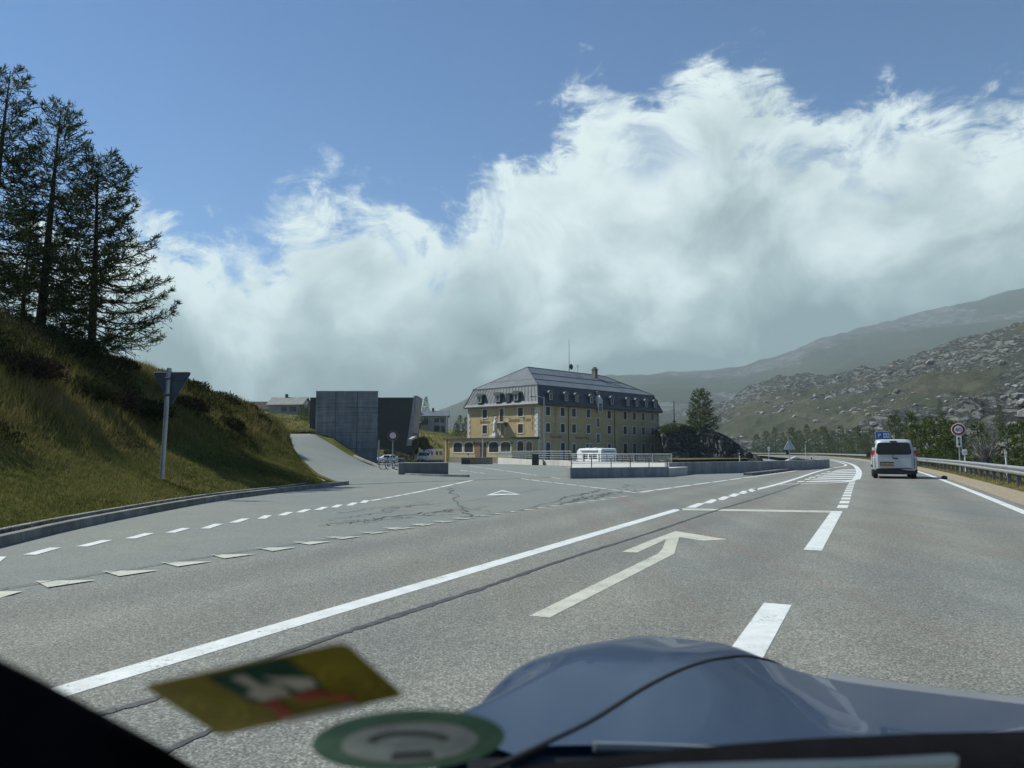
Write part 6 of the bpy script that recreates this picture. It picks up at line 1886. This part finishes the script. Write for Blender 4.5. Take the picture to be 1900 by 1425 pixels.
# give-way sign seen from behind on the lawn
gx, gy = at(298, 926, 20.2)[:2]
gz = float(edge_blend(np.array([gx]), np.array([gy]), land([gx], [gy]))[0])
gw = empty('give_way_sign', (gx, gy, gz), R(0), 'back of a triangular road sign on a leaning steel pole on the lawn', 'road sign')
gt = at(314, 683, 20.2)
dz = gt[2] - gz; dx = gt[0] - gx
MB().tube([(0, 0, -.3), (dx, 0, dz)], .060, 14).build('pole', M_STEEL, gw)
tz = dz - .06
cx = dx + .06
tri = []
for (ax, azz), a0 in (((-.47, 0), 90), ((.47, 0), 0), ((0, -.80), -110)):
    pass
def tri_round(w_, h_, r_):
    C = [(-w_, 0), (w_, 0), (0, -h_)]; out = []
    n = 3
    cen = np.mean(np.array(C), 0)
    for i in range(3):
        p = np.array(C[i]); a_ = np.array(C[i - 1]) - p; b_ = np.array(C[(i + 1) % 3]) - p
        a_ = a_ / np.linalg.norm(a_); b_ = b_ / np.linalg.norm(b_)
        p0, p1 = p + a_ * r_ * 1.7, p + b_ * r_ * 1.7
        for t_ in np.linspace(0, 1, 7): out.append(tuple((1 - t_) ** 2 * p0 + 2 * t_ * (1 - t_) * p + t_ ** 2 * p1))
    return out


MT = Matrix.Translation((cx, -.10 + .02, tz - .05)) @ RX90
tb = MB().prism(tri_round(.51, .90, .05), -.012, .012, 0, Matrix.Translation((cx, .085, tz - .05)) @ RX90); tb.build('sign_plate', M_SIGNBACK, gw)
rimp = tri_round(.51, .90, .05)
MB().tube([(cx + p[0], .055, tz - .05 + p[1]) for p in rimp + rimp[:1]], .016, 6).build('sign_rim', M_SIGNBACK, gw)
for z in (-.18, -.62):
    wz = .51 * (1 + z / .90) - .04
    MB().box((cx, .05, tz - .05 + z), (2 * wz, .03, .045)).build('stiffener', M_SIGNBACK, gw)
    MB().box((dx * (dz + z) / dz, -.0, tz - .05 + z), (.17, .16, .06)).build('clamp', M_SIGNBACK, gw, bevel=.01)
# speed limit sign with arrow plate
sx2, sy2 = at(1781, 850, 43)[:2]
sp = empty('speed_limit_sign', (sx2, sy2, -.6), -R(29), 'round 60 speed limit sign with an up and down arrow plate below', 'road sign')
MB().tube([(0, .05, 0), (0, .05, 3.5)], .035, 8).build('post', M_STEEL, sp)
zs_ = at(1781, 797, 43)[2] + .6
round_sign(sp, zs_, .32, .66)
for o in list(sp.children):
    if o.name.startswith('sign_back'): o.scale = (1.0, 1, 1.0)
MB().disc((0, .02, zs_), .365, 'y', 32, 0, .012).build('sign_border', M_SIGNW, sp)
text('60', .31, sp, (0, -.022, zs_), RL, M_SIGNK, .003)
za = at(1781, 819, 43)[2] + .6
MB().b2((-.13, -.005, za - .32), (.13, .02, za + .32)).build('arrow_plate', M_SIGNW, sp)
MB().prism([(-.025, -.15), (.025, -.15), (.025, .15), (.085, .12), (0, .27), (-.085, .12), (-.025, .15)], -.004, .004, 0, Matrix.Translation((0, -.012, za)) @ RX90).prism([(-.085, -.12), (0, -.27), (.085, -.12)], -.004, .004, 0, Matrix.Translation((0, -.013, za)) @ RX90).build('arrow', M_SIGNK, sp)
# parking sign ahead of the van
qx, qy = at(1640, 850, 82)[:2]
pk = empty('parking_sign', (qx, qy, -.5), -R(26), 'blue parking sign with a white P and a pictogram above the silver van', 'road sign')
zt = at(1640, 800.5, 82)[2] + .5
for x in (-.62, .62): MB().tube([(x, .05, 0), (x, .05, zt - .05)], .035, 8).build('post', M_STEEL, pk)
MB().prism(rrect(.74, 1.55, .08), -.015, .015, 0, Matrix.Translation((0, 0, zt - 1.55)) @ RX90).build('sign_edge', M_SIGNW, pk)
MB().prism(rrect(.705, 1.48, .07), -.008, .008, 0, Matrix.Translation((0, -.016, zt - 1.515)) @ RX90).build('sign_face', M_SIGNB, pk)
text('P', .58, pk, (-.34, -.03, zt - .45), RL, M_SIGNW, .003)
MB().b2((.06, -.030, zt - .70), (.62, -.022, zt - .18)).build('pictogram_panel', M_SIGNW, pk)
pg = MB()
for x in (.20, .48): pg.disc((x, -.034, zt - .26), .045, 'y', 12, 0, .004); pg.b2((x - .06, -.036, zt - .50), (x + .06, -.032, zt - .32)); pg.b2((x - .05, -.036, zt - .66), (x - .01, -.032, zt - .50)); pg.b2((x + .01, -.036, zt - .66), (x + .05, -.032, zt - .50))
pg.b2((.325, -.036, zt - .68), (.355, -.032, zt - .20))
pg.build('pictogram', M_SIGNB, pk)

# ---- guardrail: two-wave beam on posts, following the right edge
GRL = [XY(4.62, 12), XY(4.56, 20), XY(4.5, 30), XY(4.45, 41), XY(4.3, 52), XY(3.75, 67), XY(2.9, 82)]
GF = [(56.3, 117), (72.6, 163.5), (93.0, 233), (97.4, 292), (86, 330)]


def beam_profile():
    return [(0.0, .75), (-.055, .735), (-.085, .69), (-.085, .66), (-.03, .62), (-.0, .595), (-.03, .57), (-.085, .53), (-.085, .50), (-.055, .455), (0.0, .44)]


def guardrail(pts, label, post_step, dz=0.0):
    r_ = empty('guardrail', (0, 0, dz), 0, label, 'guardrail')
    Pd = dense(pts, 10) if len(pts) > 2 else np.array(pts)
    Q = along(Pd, 4.0)
    tg_ = np.gradient(Q, axis=0); tg_ /= np.linalg.norm(tg_, axis=1)[:, None]
    N = np.stack([tg_[:, 1], -tg_[:, 0]], 1)       # to the right, away from the road
    pr = beam_profile()
    for i in range(len(Q) - 1):
        mb = MB()
        r0 = [(*(Q[i] + N[i] * (x + .002 * (i % 2))), z + .003 * (i % 2)) for x, z in pr]; r1 = [(*(Q[i + 1] + N[i + 1] * (x + .002 * (i % 2))) , z + .003 * (i % 2)) for x, z in pr]
        b0 = [(*(Q[i] + N[i] * (x + .012)), z) for x, z in pr[::-1]]; b1 = [(*(Q[i + 1] + N[i + 1] * (x + .012)), z) for x, z in pr[::-1]]
        mb.loft([r0 + b0, r1 + b1]); mb.build('beam', M_STEEL, r_, smooth=False)
    Qp = along(Pd, post_step)
    tp = np.gradient(Qp, axis=0); tp /= np.linalg.norm(tp, axis=1)[:, None]
    src = MB().b2((-.03, .02, -.5), (.03, .14, .70)).b2((-.055, .02, -.5), (-.03, .15, .70)).build('post', pm('post_steel', (0.16, .165, .17), .6, .5, var=.2, scale=3, dirt=.3), r_)
    for i, p in enumerate(Qp):
        o = src if i == 0 else share(src, None, r_)
        n_ = np.array([tp[i][1], -tp[i][0]])
        o.location = (p[0] + n_[0] * .01, p[1] + n_[1] * .01, 0); o.rotation_euler = (0, 0, math.atan2(tp[i][1], tp[i][0]) + math.pi)
        o.rotation_euler = (0, 0, math.atan2(n_[1], n_[0]) - math.pi / 2)
    return r_


guardrail(GRL, 'near galvanised guardrail along the right verge', 2.0)
guardrail(GF, 'far guardrail round the outside of the road bend', 4.0)

# delineators and marker plates
def delineator(px, base, Y, top, label, w_=.13, board=None):
    b = at(px, base, Y); t_ = at(px, top, Y)
    r_ = empty('delineator_post', (b[0], Y, b[2]), -R(28), label, 'marker post')
    H_ = t_[2] - b[2]
    if board:
        MB().tube([(0, .03, -.5), (0, .03, H_ - board[1] * .5)], .03, 8).build('post', M_SIGNW, r_)
        MB().prism(rrect(board[0] / 2, board[1], .03), -.01, .01, 0, Matrix.Translation((0, 0, H_ - board[1])) @ RX90).build('plate', M_SIGNW, r_, bevel=.004)
        MB().b2((-board[0] * .28, -.016, H_ - board[1] * .62), (board[0] * .28, -.011, H_ - board[1] * .40)).build('plate_mark', M_STEEL, r_)
    else:
        MB().prism([(-w_ / 2, 0), (w_ / 2, 0), (w_ / 2, H_ - .06), (0, H_), (-w_ / 2, H_ - .03)], -.04, .04, 0, RX90).build('post', M_SIGNW, r_, bevel=.01)
        MB().b2((-w_ / 2 - .004, -.046, H_ - .35), (w_ / 2 + .004, .046, H_ - .12)).build('band', M_SIGNK, r_)
    return r_


delineator(1791, 858, 41, 833.5, 'white square plate on a post behind the guardrail below the speed sign', board=(.24, .30))
delineator(1867.5, 864, 31, 838, 'narrow white plate on a post behind the guardrail near the right edge', board=(.09, .22))
delineator(1427, 857, 92, 829, 'thin grey post with a dark box on the near side of the far road', board=(.22, .5))
delineator(1495, 860, 100, 825, 'thin bare sign post behind the kerbed island', board=(.1, .2))
delineator(1481, 856, 82, 848, 'first small black topped marker on the island wall', w_=.12)
delineator(1506, 855, 84, 847, 'second small black topped marker at the island tip', w_=.12)
delineator(1372.5, 856, 110, 841, 'short white marker post at the foot of the crag', w_=.12)
ix, iy = G(1467, 866.0)
tw = empty('warning_sign', (ix, iy, .5), -R(20), 'pale triangular warning sign back on a thin pole on the island', 'road sign')
dist = iy
zz_ = at(1464, 833.5, iy)[2] - .5; zt_ = at(1462, 810, iy)[2] - .5
MB().tube([(0, 0, -.6), (-.14, 0, zt_ - .05)], .035, 8).build('pole', M_STEEL, tw)
trp = [(x, -z) for x, z in tri_round(.45, .80, .05)]
MB().prism(trp, -.012, .012, 0, Matrix.Translation((-.05, .06, zz_)) @ RX90).build('sign_plate', pm('pale_sign_back', (.42, .50, .50), .5, .2, var=.15, scale=3), tw)
MB().tube([(-.05 + p[0], .04, zz_ + p[1]) for p in trp + trp[:1]], .02, 5).build('sign_rim', M_SIGNW, tw)
MB().box((-.14, 0, zt_ - .02), (.22, .05, .03)).build('bracket', M_STEEL, tw)
MB().b2((-.32, .02, zz_ - .42), (-.02, .05, zz_ - .08)).build('lower_plate', M_SIGNK, tw)
# post by the corner of the concrete block
x, y = G(702.5, 864); pole('street_post', x, y, 0, at(702.5, 816, y)[2], .06, M_STEEL, 'grey steel post at the corner of the concrete block', 'post', lambda r_: MB().box((0, -.07, 1.2), (.18, .08, .5)).build('box', M_STEEL, r_))
# dark lump lying by the edge line near the van shadow
ex, ey = G(1752.5, 889)
rk = MB(); rk.v = [tuple(p) for p in ico * np.array([.13, .11, .10]) * (0.8 + .4 * np.random.default_rng(1).random((12, 1))) + np.array([0, 0, .07])]; rk.f = [tuple(f) for f in icf]; rk.m = [0] * 20
o = rk.build('stone', pm('dark_stone', (.05, .045, .04), .9, var=.3, scale=6)); o.location = (ex, ey, 0); tag(o, 'dark lump at the edge line beside the silver van shadow', 'stone')

# ================================================================== THE CAR THE PICTURE IS TAKEN FROM
car = empty('blue_car', car_pt(0, 0, 0), -HEAD, 'dark blue car with a bulging wing seen through its windscreen', 'car')
# parts are in the car's own frame: x right, y ahead, z up
def carpaint():
    m = bpy.data.materials.new('blue_car_paint'); m.use_nodes = True
    t = NT(m.node_tree); tc = t.n('ShaderNodeTexCoord'); b = t.n('ShaderNodeBsdfPrincipled')
    fl = t.n('ShaderNodeTexVoronoi'); t.l(tc.outputs['Object'], fl.inputs[0]); fl.inputs['Scale'].default_value = 900
    s_ = t.n('ShaderNodeSeparateColor'); t.l(fl.outputs['Color'], s_.inputs[0])
    t.l(t.mix(s_.outputs[0], (0.003, 0.019, 0.062), (0.007, 0.035, 0.100)), b.inputs['Base Color'])
    b.inputs['Metallic'].default_value = 0.12; b.inputs['Roughness'].default_value = 0.34
    b.inputs['Coat Weight'].default_value = 0.36; b.inputs['Coat IOR'].default_value = 1.22; b.inputs['Specular IOR Level'].default_value = 0.12
    dn = t.noise(tc.outputs['Object'], 9, 6, 0.65).outputs[0]
    t.l(t.ss(dn, 0.35, 0.75, 0.008, 0.05), b.inputs['Coat Roughness'])
    o = t.n('ShaderNodeOutputMaterial'); t.l(b.outputs[0], o.inputs[0])
    return m


M_CAR = carpaint()
HQ = dict(z0=0.8841, sl=0.1661, a0=-0.4766, a1=0.0076, H=0.0576, wi=0.1665, pl=0.0927, sh=0.0389, wo=0.3902, so=2.1539, fn=1.8787, fb=0.009, nk=3.3758, s4=10.0853, ps=0.0079, wf=0.9549)


def hz_(a, f):
    q = HQ; a = np.asarray(a, float); f = np.asarray(f, float)
    d = a - q['a0'] - q['a1'] * (f - 1); d = np.where(d > 0, np.clip(d - q['pl'], 0, None), d)
    z = q['z0'] - q['sl'] * (f - 1) + q['H'] * ssn(f, .7, 1.6) * np.where(d > 0, np.exp(-(d / q['wi']) ** 2), 1.0)
    z = z - q['so'] * np.clip(-d - q['sh'], 0, None) ** 2 - q['s4'] * np.clip(-d - .05, 0, None) ** 4
    fn = q['fn'] + q['fb'] * np.where(d > 0, np.exp(-(d / (q['wi'] * q['wf'])) ** 2), np.exp(-(np.clip(-d - q['ps'], 0, None) / q['wo']) ** 2)) - .5 * np.clip(-d - .05, 0, None) ** 2
    z = z - 20 * (1 - ssn(f, .8, 1.4)) * np.clip(-d - .02, 0, None) ** 2
    return z - q['nk'] * np.clip(f - fn, 0, None) ** 2


SEAM = np.array([(-.36, .70), (-.354, .84), (-.345, .967), (-.337, 1.197), (-.313, 1.49), (-.28, 1.8), (-.215, 1.93), (-.16, 2.02)])
COWL = np.array([(-.75, 1.15), (-.55, .90), (-.415, .755), (-.307, .857), (-.14, .985), (.035, 1.094), (.163, 1.174), (.5, 1.27), (1.0, 1.27)])


def sheet(name, af, mat, thick=.0, dz=0.0):
    nu, nv = af.shape[:2]
    z = hz_(af[..., 0], af[..., 1]) + dz
    o = np_mesh(name, np.concatenate([af, z[..., None]], 2).reshape(-1, 3), grid_faces(nu, nv), mat, car)
    return o


def seam_a(f): return np.interp(f, SEAM[:, 1], SEAM[:, 0])
def cowl_f(a): return np.interp(a, COWL[:, 0], COWL[:, 1])


# wing: from its outer side to the seam
fr = np.linspace(0, 1, 90)[:, None]; tr_ = np.linspace(0, 1, 60)[None]
f00 = np.interp(-.98 + .62 * tr_, [-.98, -.75, -.6, -.5, -.42, -.36], [1.45, 1.15, .97, .865, .79, .765])
fw = f00 + (2.42 - f00) * fr
aw = -.98 + (seam_a(fw) - .0035 + .98) * tr_
sheet('front_wing', np.stack([aw, fw + 0 * aw], 2), M_CAR)
# bonnet: from the seam towards the passenger side, between cowl and nose
tt = np.linspace(0, 1, 110)[None]; 
f0_, f1_ = .80, 2.10
nfb = np.linspace(0, 1, 100)[:, None]
ab = -.345 + tt * 1.75
fb_ = np.maximum(cowl_f(ab), .0) + (1.985 - cowl_f(ab)) * nfb
ab2 = ab + (seam_a(fb_) + .0035 + .345) * (1 - tt)
sheet('bonnet', np.stack([ab2 + 0 * fb_, fb_], 2), M_CAR)
# the gap between wing and bonnet
sd_ = dense(SEAM, 8)
gp = MB(); gp.tube([(a_, f_, float(hz_(a_, f_)) - .001) for a_, f_ in sd_ if f_ < 2.0], .0042, 8); gp.build('panel_gap', M_TYRE, car)
# pale rubber lip where the bonnet meets the windscreen base
cd = dense(COWL[3:], 8)
MB().tube([(a_, f_ + .004, float(hz_(a_, f_)) - .003) for a_, f_ in cd], .006, 6).build('bonnet_edge', pm('dull_blue_grey', (.14, .16, .17), .5, var=.1), car)
# black scuttle between the bonnet and the windscreen
ck = dense(COWL[2:], 8)
MB().loft([[(a_, f_ - .001, float(hz_(max(a_, -.40), f_)) - .010), (a_ + .03, f_ - .05, float(hz_(max(a_, -.40), f_)) - .05), (a_ + .1, f_ - .22, .80), (a_ + .1, f_ - .25, .6)] for a_, f_ in ck], closed=False, cap=False).build('scuttle', M_BLACKP, car, smooth=True)
# nose panel and bumper beyond the bonnet edge
nb = []
for a_ in np.linspace(-.12, 1.45, 40):
    z0_ = float(hz_(a_, 1.985))
    nb.append([(a_, 1.992, z0_ - .012), (a_, 2.03, z0_ + .004), (a_, 2.12, z0_ + .006), (a_, 2.22, z0_ - .03), (a_, 2.28, z0_ - .12), (a_, 2.28, z0_ - .35)])
MB().loft(nb, closed=False, cap=False).build('bumper', pm('grey_bumper', (.17, .18, .185), .55, var=.08, scale=6), car, smooth=True)
hl = MB().tube([(-.24, 2.0, float(hz_(-.24, 2.0)) + .004), (-.14, 2.02, float(hz_(-.14, 2.0)) + .012), (0.0, 2.035, float(hz_(0, 1.985)) + .008), (.10, 2.04, float(hz_(.1, 1.985)) + .004)], [.002, .006, .006, .002], 6)
hl.build('lip_highlight', pm('highlight_metal', (.75, .76, .76), .15, 1.0, var=.03), car, smooth=True)  # bright metal tube shaped to stand in for the highlight along the nose lip
bz_ = float(hz_(.13, 1.985))
MB().b2((.085, 1.955, bz_ - .004), (.205, 1.995, bz_ + .012)).build('bonnet_badge', M_CAR, car, bevel=.004)
MB().tube([(-.62, 1.95, float(hz_(-.62, 1.95)) + .004), (-.5, 2.03, float(hz_(-.5, 2.0)) + .0), (-.36, 2.06, float(hz_(-.36, 2.02)))], .004, 6).build('headlight_trim', MATS['dull_blue_grey'], car)


# windscreen, its stickers, dashboard and pillar
def ws_f(a, z): return .75 + .75 * (a + .31) - 1.85 * (z - .9)


def ws_hit(px, py):
    r = ray(px, py); a_ = r[0] * math.cos(HEAD) - r[1] * math.sin(HEAD); f_ = r[0] * math.sin(HEAD) + r[1] * math.cos(HEAD)
    # f_ t = .75+.75(a t+.31)-1.85(EYE + z t -.9)
    t_ = (.75 + .75 * .31 - 1.85 * (EYE - .9)) / (f_ - .75 * a_ + 1.85 * r[2])
    return np.array([a_ * t_, f_ * t_, EYE + r[2] * t_])


wn = np.array([.75, -1, -1.85]); wn /= np.linalg.norm(wn)      # outward is +y,+z
wn = -wn
M_SCREEN = bpy.data.materials.new('windscreen_glass'); M_SCREEN.use_nodes = True
t = NT(M_SCREEN.node_tree); tb_ = t.n('ShaderNodeBsdfTransparent'); tb_.inputs[0].default_value = (0.935, 0.99, 0.972, 1)
o_ = t.n('ShaderNodeOutputMaterial'); t.l(tb_.outputs[0], o_.inputs[0])
wsq = []
for a_, z in ((-.62, .86), (1.15, .86), (1.15, 1.62), (-.62, 1.62)):
    wsq.append((a_, ws_f(min(a_, .5), z), z))
MB().add(wsq, [(0, 1, 2, 3)]).build('windscreen', M_SCREEN, car)


def quad_pts(c, uv, lift):
    A, B, C, D_ = c
    out = []
    for u, v in uv:
        p = A * (1 - u) * (1 - v) + B * u * (1 - v) + C * u * v + D_ * (1 - u) * v
        out.append(tuple(p - wn * lift))
    return out


VC = [ws_hit(*p) for p in ((262, 1268), (640, 1186), (752, 1288), (408, 1362))]
M_VIG = pm('yellow_film', (0.26, 0.19, 0.012), .7, var=.25, scale=30)
M_VIGD = pm('yellow_film_rings', (0.36, 0.28, 0.03), .7, var=.2, scale=30)
M_VIGG = pm('green_film', (0.012, 0.075, 0.042), .7, var=.3, scale=40)
M_VIGW = pm('pale_print', (0.66, 0.55, 0.48), .7, var=.2, scale=40)
M_VIGR = pm('red_print', (0.50, 0.075, 0.045), .7, var=.35, scale=45)


def sticker_piece(name, uv, lift, mat, parent=None):
    p = quad_pts(VC, uv, lift)
    q = [tuple(np.array(v) - wn * -.0002) for v in p]
    n_ = len(p)
    return MB().add(p, [tuple(range(n_))]).build(name, mat, parent or car)


def rr01(u0, v0, u1, v1, r_):
    out = []
    for cx_, cy_, a0 in ((u1 - r_, v0 + r_, -90), (u1 - r_, v1 - r_, 0), (u0 + r_, v1 - r_, 90), (u0 + r_, v0 + r_, 180)):
        out += [(cx_ + r_ * math.cos(R(a0 + 18 * k)), cy_ + r_ * math.sin(R(a0 + 18 * k))) for k in range(6)]
    return out


vig = sticker_piece('toll_sticker', rr01(0, 0, 1, 1, .07), 0.001, M_VIG)
vig['label'] = 'yellow sticker with green, white and red print on the windscreen'
for cu, r_ in ((.16, .13), (.86, .14)):
    for k in (1.0, .6):
        ang = np.linspace(0, 2 * math.pi, 25)
        ringv = [(cu + r_ * k * math.cos(a_), .55 + r_ * 2.2 * k * math.sin(a_)) for a_ in ang] + [(cu + r_ * (k - .14) * math.cos(a_), .55 + r_ * 2.2 * (k - .14) * math.sin(a_)) for a_ in ang]
        p = quad_pts(VC, ringv, .0016)
        MB().add(p, [(i, i + 1, i + 26, i + 25) for i in range(24)]).build('print_ring', M_VIGD, vig)
sticker_piece('green_panel', [(.30, .06), (.70, .04), (.72, .54), (.34, .56)], .0018, M_VIGG, vig)
for uv in ([(.40, .12), (.47, .12), (.48, .32), (.56, .34), (.55, .54), (.40, .55), (.36, .40), (.43, .34)], [(.52, .20), (.60, .26), (.71, .36), (.70, .50), (.60, .52), (.57, .36)]):
    sticker_piece('pale_print', uv, .0022, M_VIGW, vig)
for uv in ([(.36, .60), (.46, .58), (.47, .76), (.44, .84), (.40, .95), (.34, .97), (.40, .74)], [(.54, .56), (.68, .54), (.74, .70), (.82, .78), (.74, .84), (.66, .70), (.56, .70)]):
    sticker_piece('red_print', uv, .0022, M_VIGR, vig)
sticker_piece('pale_panel', [(.36, .90), (.76, .88), (.80, 1.0), (.38, 1.0)], .0024, M_VIGW, vig)


def ell(cx_, cy_, rx, ry, rot=-3, n=40):
    return [(cx_ + rx * math.cos(a_) * math.cos(R(rot)) - ry * math.sin(a_) * math.sin(R(rot)), cy_ + rx * math.cos(a_) * math.sin(R(rot)) + ry * math.sin(a_) * math.cos(R(rot))) for a_ in np.linspace(0, 2 * math.pi, n, endpoint=False)]


def ell_piece(name, e, lift, mat, parent):
    p = [tuple(ws_hit(*q) - wn * lift) for q in e]
    return MB().add(p, [tuple(range(len(p)))]).build(name, mat, parent)


M_ENVG = pm('faded_green_film', (0.19, 0.34, 0.24), .75, var=.15, scale=40)
M_ENVW = pm('pale_grey_film', (0.68, 0.66, 0.68), .75, var=.12, scale=50)
M_ENVK = pm('grey_print', (0.17, 0.165, 0.17), .75, var=.15, scale=40)
env = ell_piece('environment_sticker', ell(758, 1371, 179, 57), .001, M_ENVG, car)
env['label'] = 'round green edged sticker with a pale centre low on the windscreen'
ell_piece('sticker_centre', ell(760, 1373, 127, 37), .0015, M_ENVW, env)
MB().add([tuple(ws_hit(*q) - wn * .002) for q in ((730, 1392), (800, 1388), (806, 1402), (724, 1406))], [(0, 1, 2, 3)]).build('sticker_print', M_ENVK, env)
arc_ = [(760 + 80 * math.cos(a_), 1372 + 20 * math.sin(a_)) for a_ in np.linspace(math.pi * 1.0, math.pi * 1.9, 14)] + [(760 + 62 * math.cos(a_), 1374 + 14 * math.sin(a_)) for a_ in np.linspace(math.pi * 1.9, math.pi * 1.0, 14)]
MB().add([tuple(ws_hit(*q) - wn * .002) for q in arc_], [(i, i + 1, 26 - i, 27 - i) for i in range(13)]).build('sticker_print', M_ENVK, env)

M_DASH = pm('black_dashboard', (0.004, 0.004, 0.005), .9, spec=0.08, var=.3, scale=20, bump=.3, bscale=200)


def cpt(px, py, t_):
    r = ray(px, py) * t_
    return np.array([r[0] * math.cos(HEAD) - r[1] * math.sin(HEAD), r[0] * math.sin(HEAD) + r[1] * math.cos(HEAD), r[2] + EYE])


DE = [(-260, 1090, .34), (-50, 1197, .36), (80, 1262, .38), (200, 1328, .40), (300, 1384, .42), (370, 1428, .44), (430, 1470, .47), (700, 1462, .56), (900, 1436, .60), (1010, 1417, .63), (1190, 1396, .67), (1350, 1381, .70), (1500, 1370, .72), (1700, 1361, .74), (1900, 1356, .76), (2150, 1352, .78)]
rows = []
for px, py, t_ in DE:
    p = cpt(px, py, t_)
    rows.append([p + np.array([0, .0, -.05]), p, p + np.array([0, -.05, -.012]), p + np.array([0, -.16, -.06]), p + np.array([0, -.30, -.22])])
MB().loft(rows, closed=False, cap=False).build('dashboard', M_DASH, car, smooth=True)
# pale strip lying along the dash top
q0 = [(1128, 1432), (1240, 1418), (1420, 1412), (1600, 1408), (1765, 1399), (1779, 1404), (1770, 1414), (1600, 1423), (1420, 1430), (1240, 1440)]
pts = []
for i, (px, py) in enumerate(q0):
    p = cpt(px, py, .60)
    pts.append(p)
th_ = np.array([0, .006, .004])
n_ = len(pts)
MB().add([tuple(p) for p in pts] + [tuple(p + np.array([0, .012, -.012])) for p in pts], [tuple(range(n_)), tuple(range(2 * n_ - 1, n_ - 1, -1))] + [(i, (i + 1) % n_, n_ + (i + 1) % n_, n_ + i) for i in range(n_)]).build('dashboard_strip', pm('pale_strip', (.62, .62, .58), .6, var=.1), car)

# ================================================================== AIR
hz_box = MB().b2((-3900, -60, -10.5), (4900, 4200, 850))
HB = hz_box.build('haze', None) if False else None
me_ = bpy.data.meshes.new('haze'); me_.from_pydata(hz_box.v, [], hz_box.f); me_.update()
hobj = bpy.data.objects.new('haze', me_); COL.objects.link(hobj)
hm = bpy.data.materials.new('haze_air'); hm.use_nodes = True
t = NT(hm.node_tree); pv = t.n('ShaderNodeVolumePrincipled'); pv.inputs['Color'].default_value = (0.80, 0.96, 1.0, 1); pv.inputs['Density'].default_value = 0.00014; pv.inputs['Anisotropy'].default_value = 0.1
o_ = t.n('ShaderNodeOutputMaterial'); t.l(pv.outputs[0], o_.inputs['Volume'])
me_.materials.append(hm)
tag(hobj, kind='stuff')
for o in (hobj,):
    o.display_type = 'WIRE'
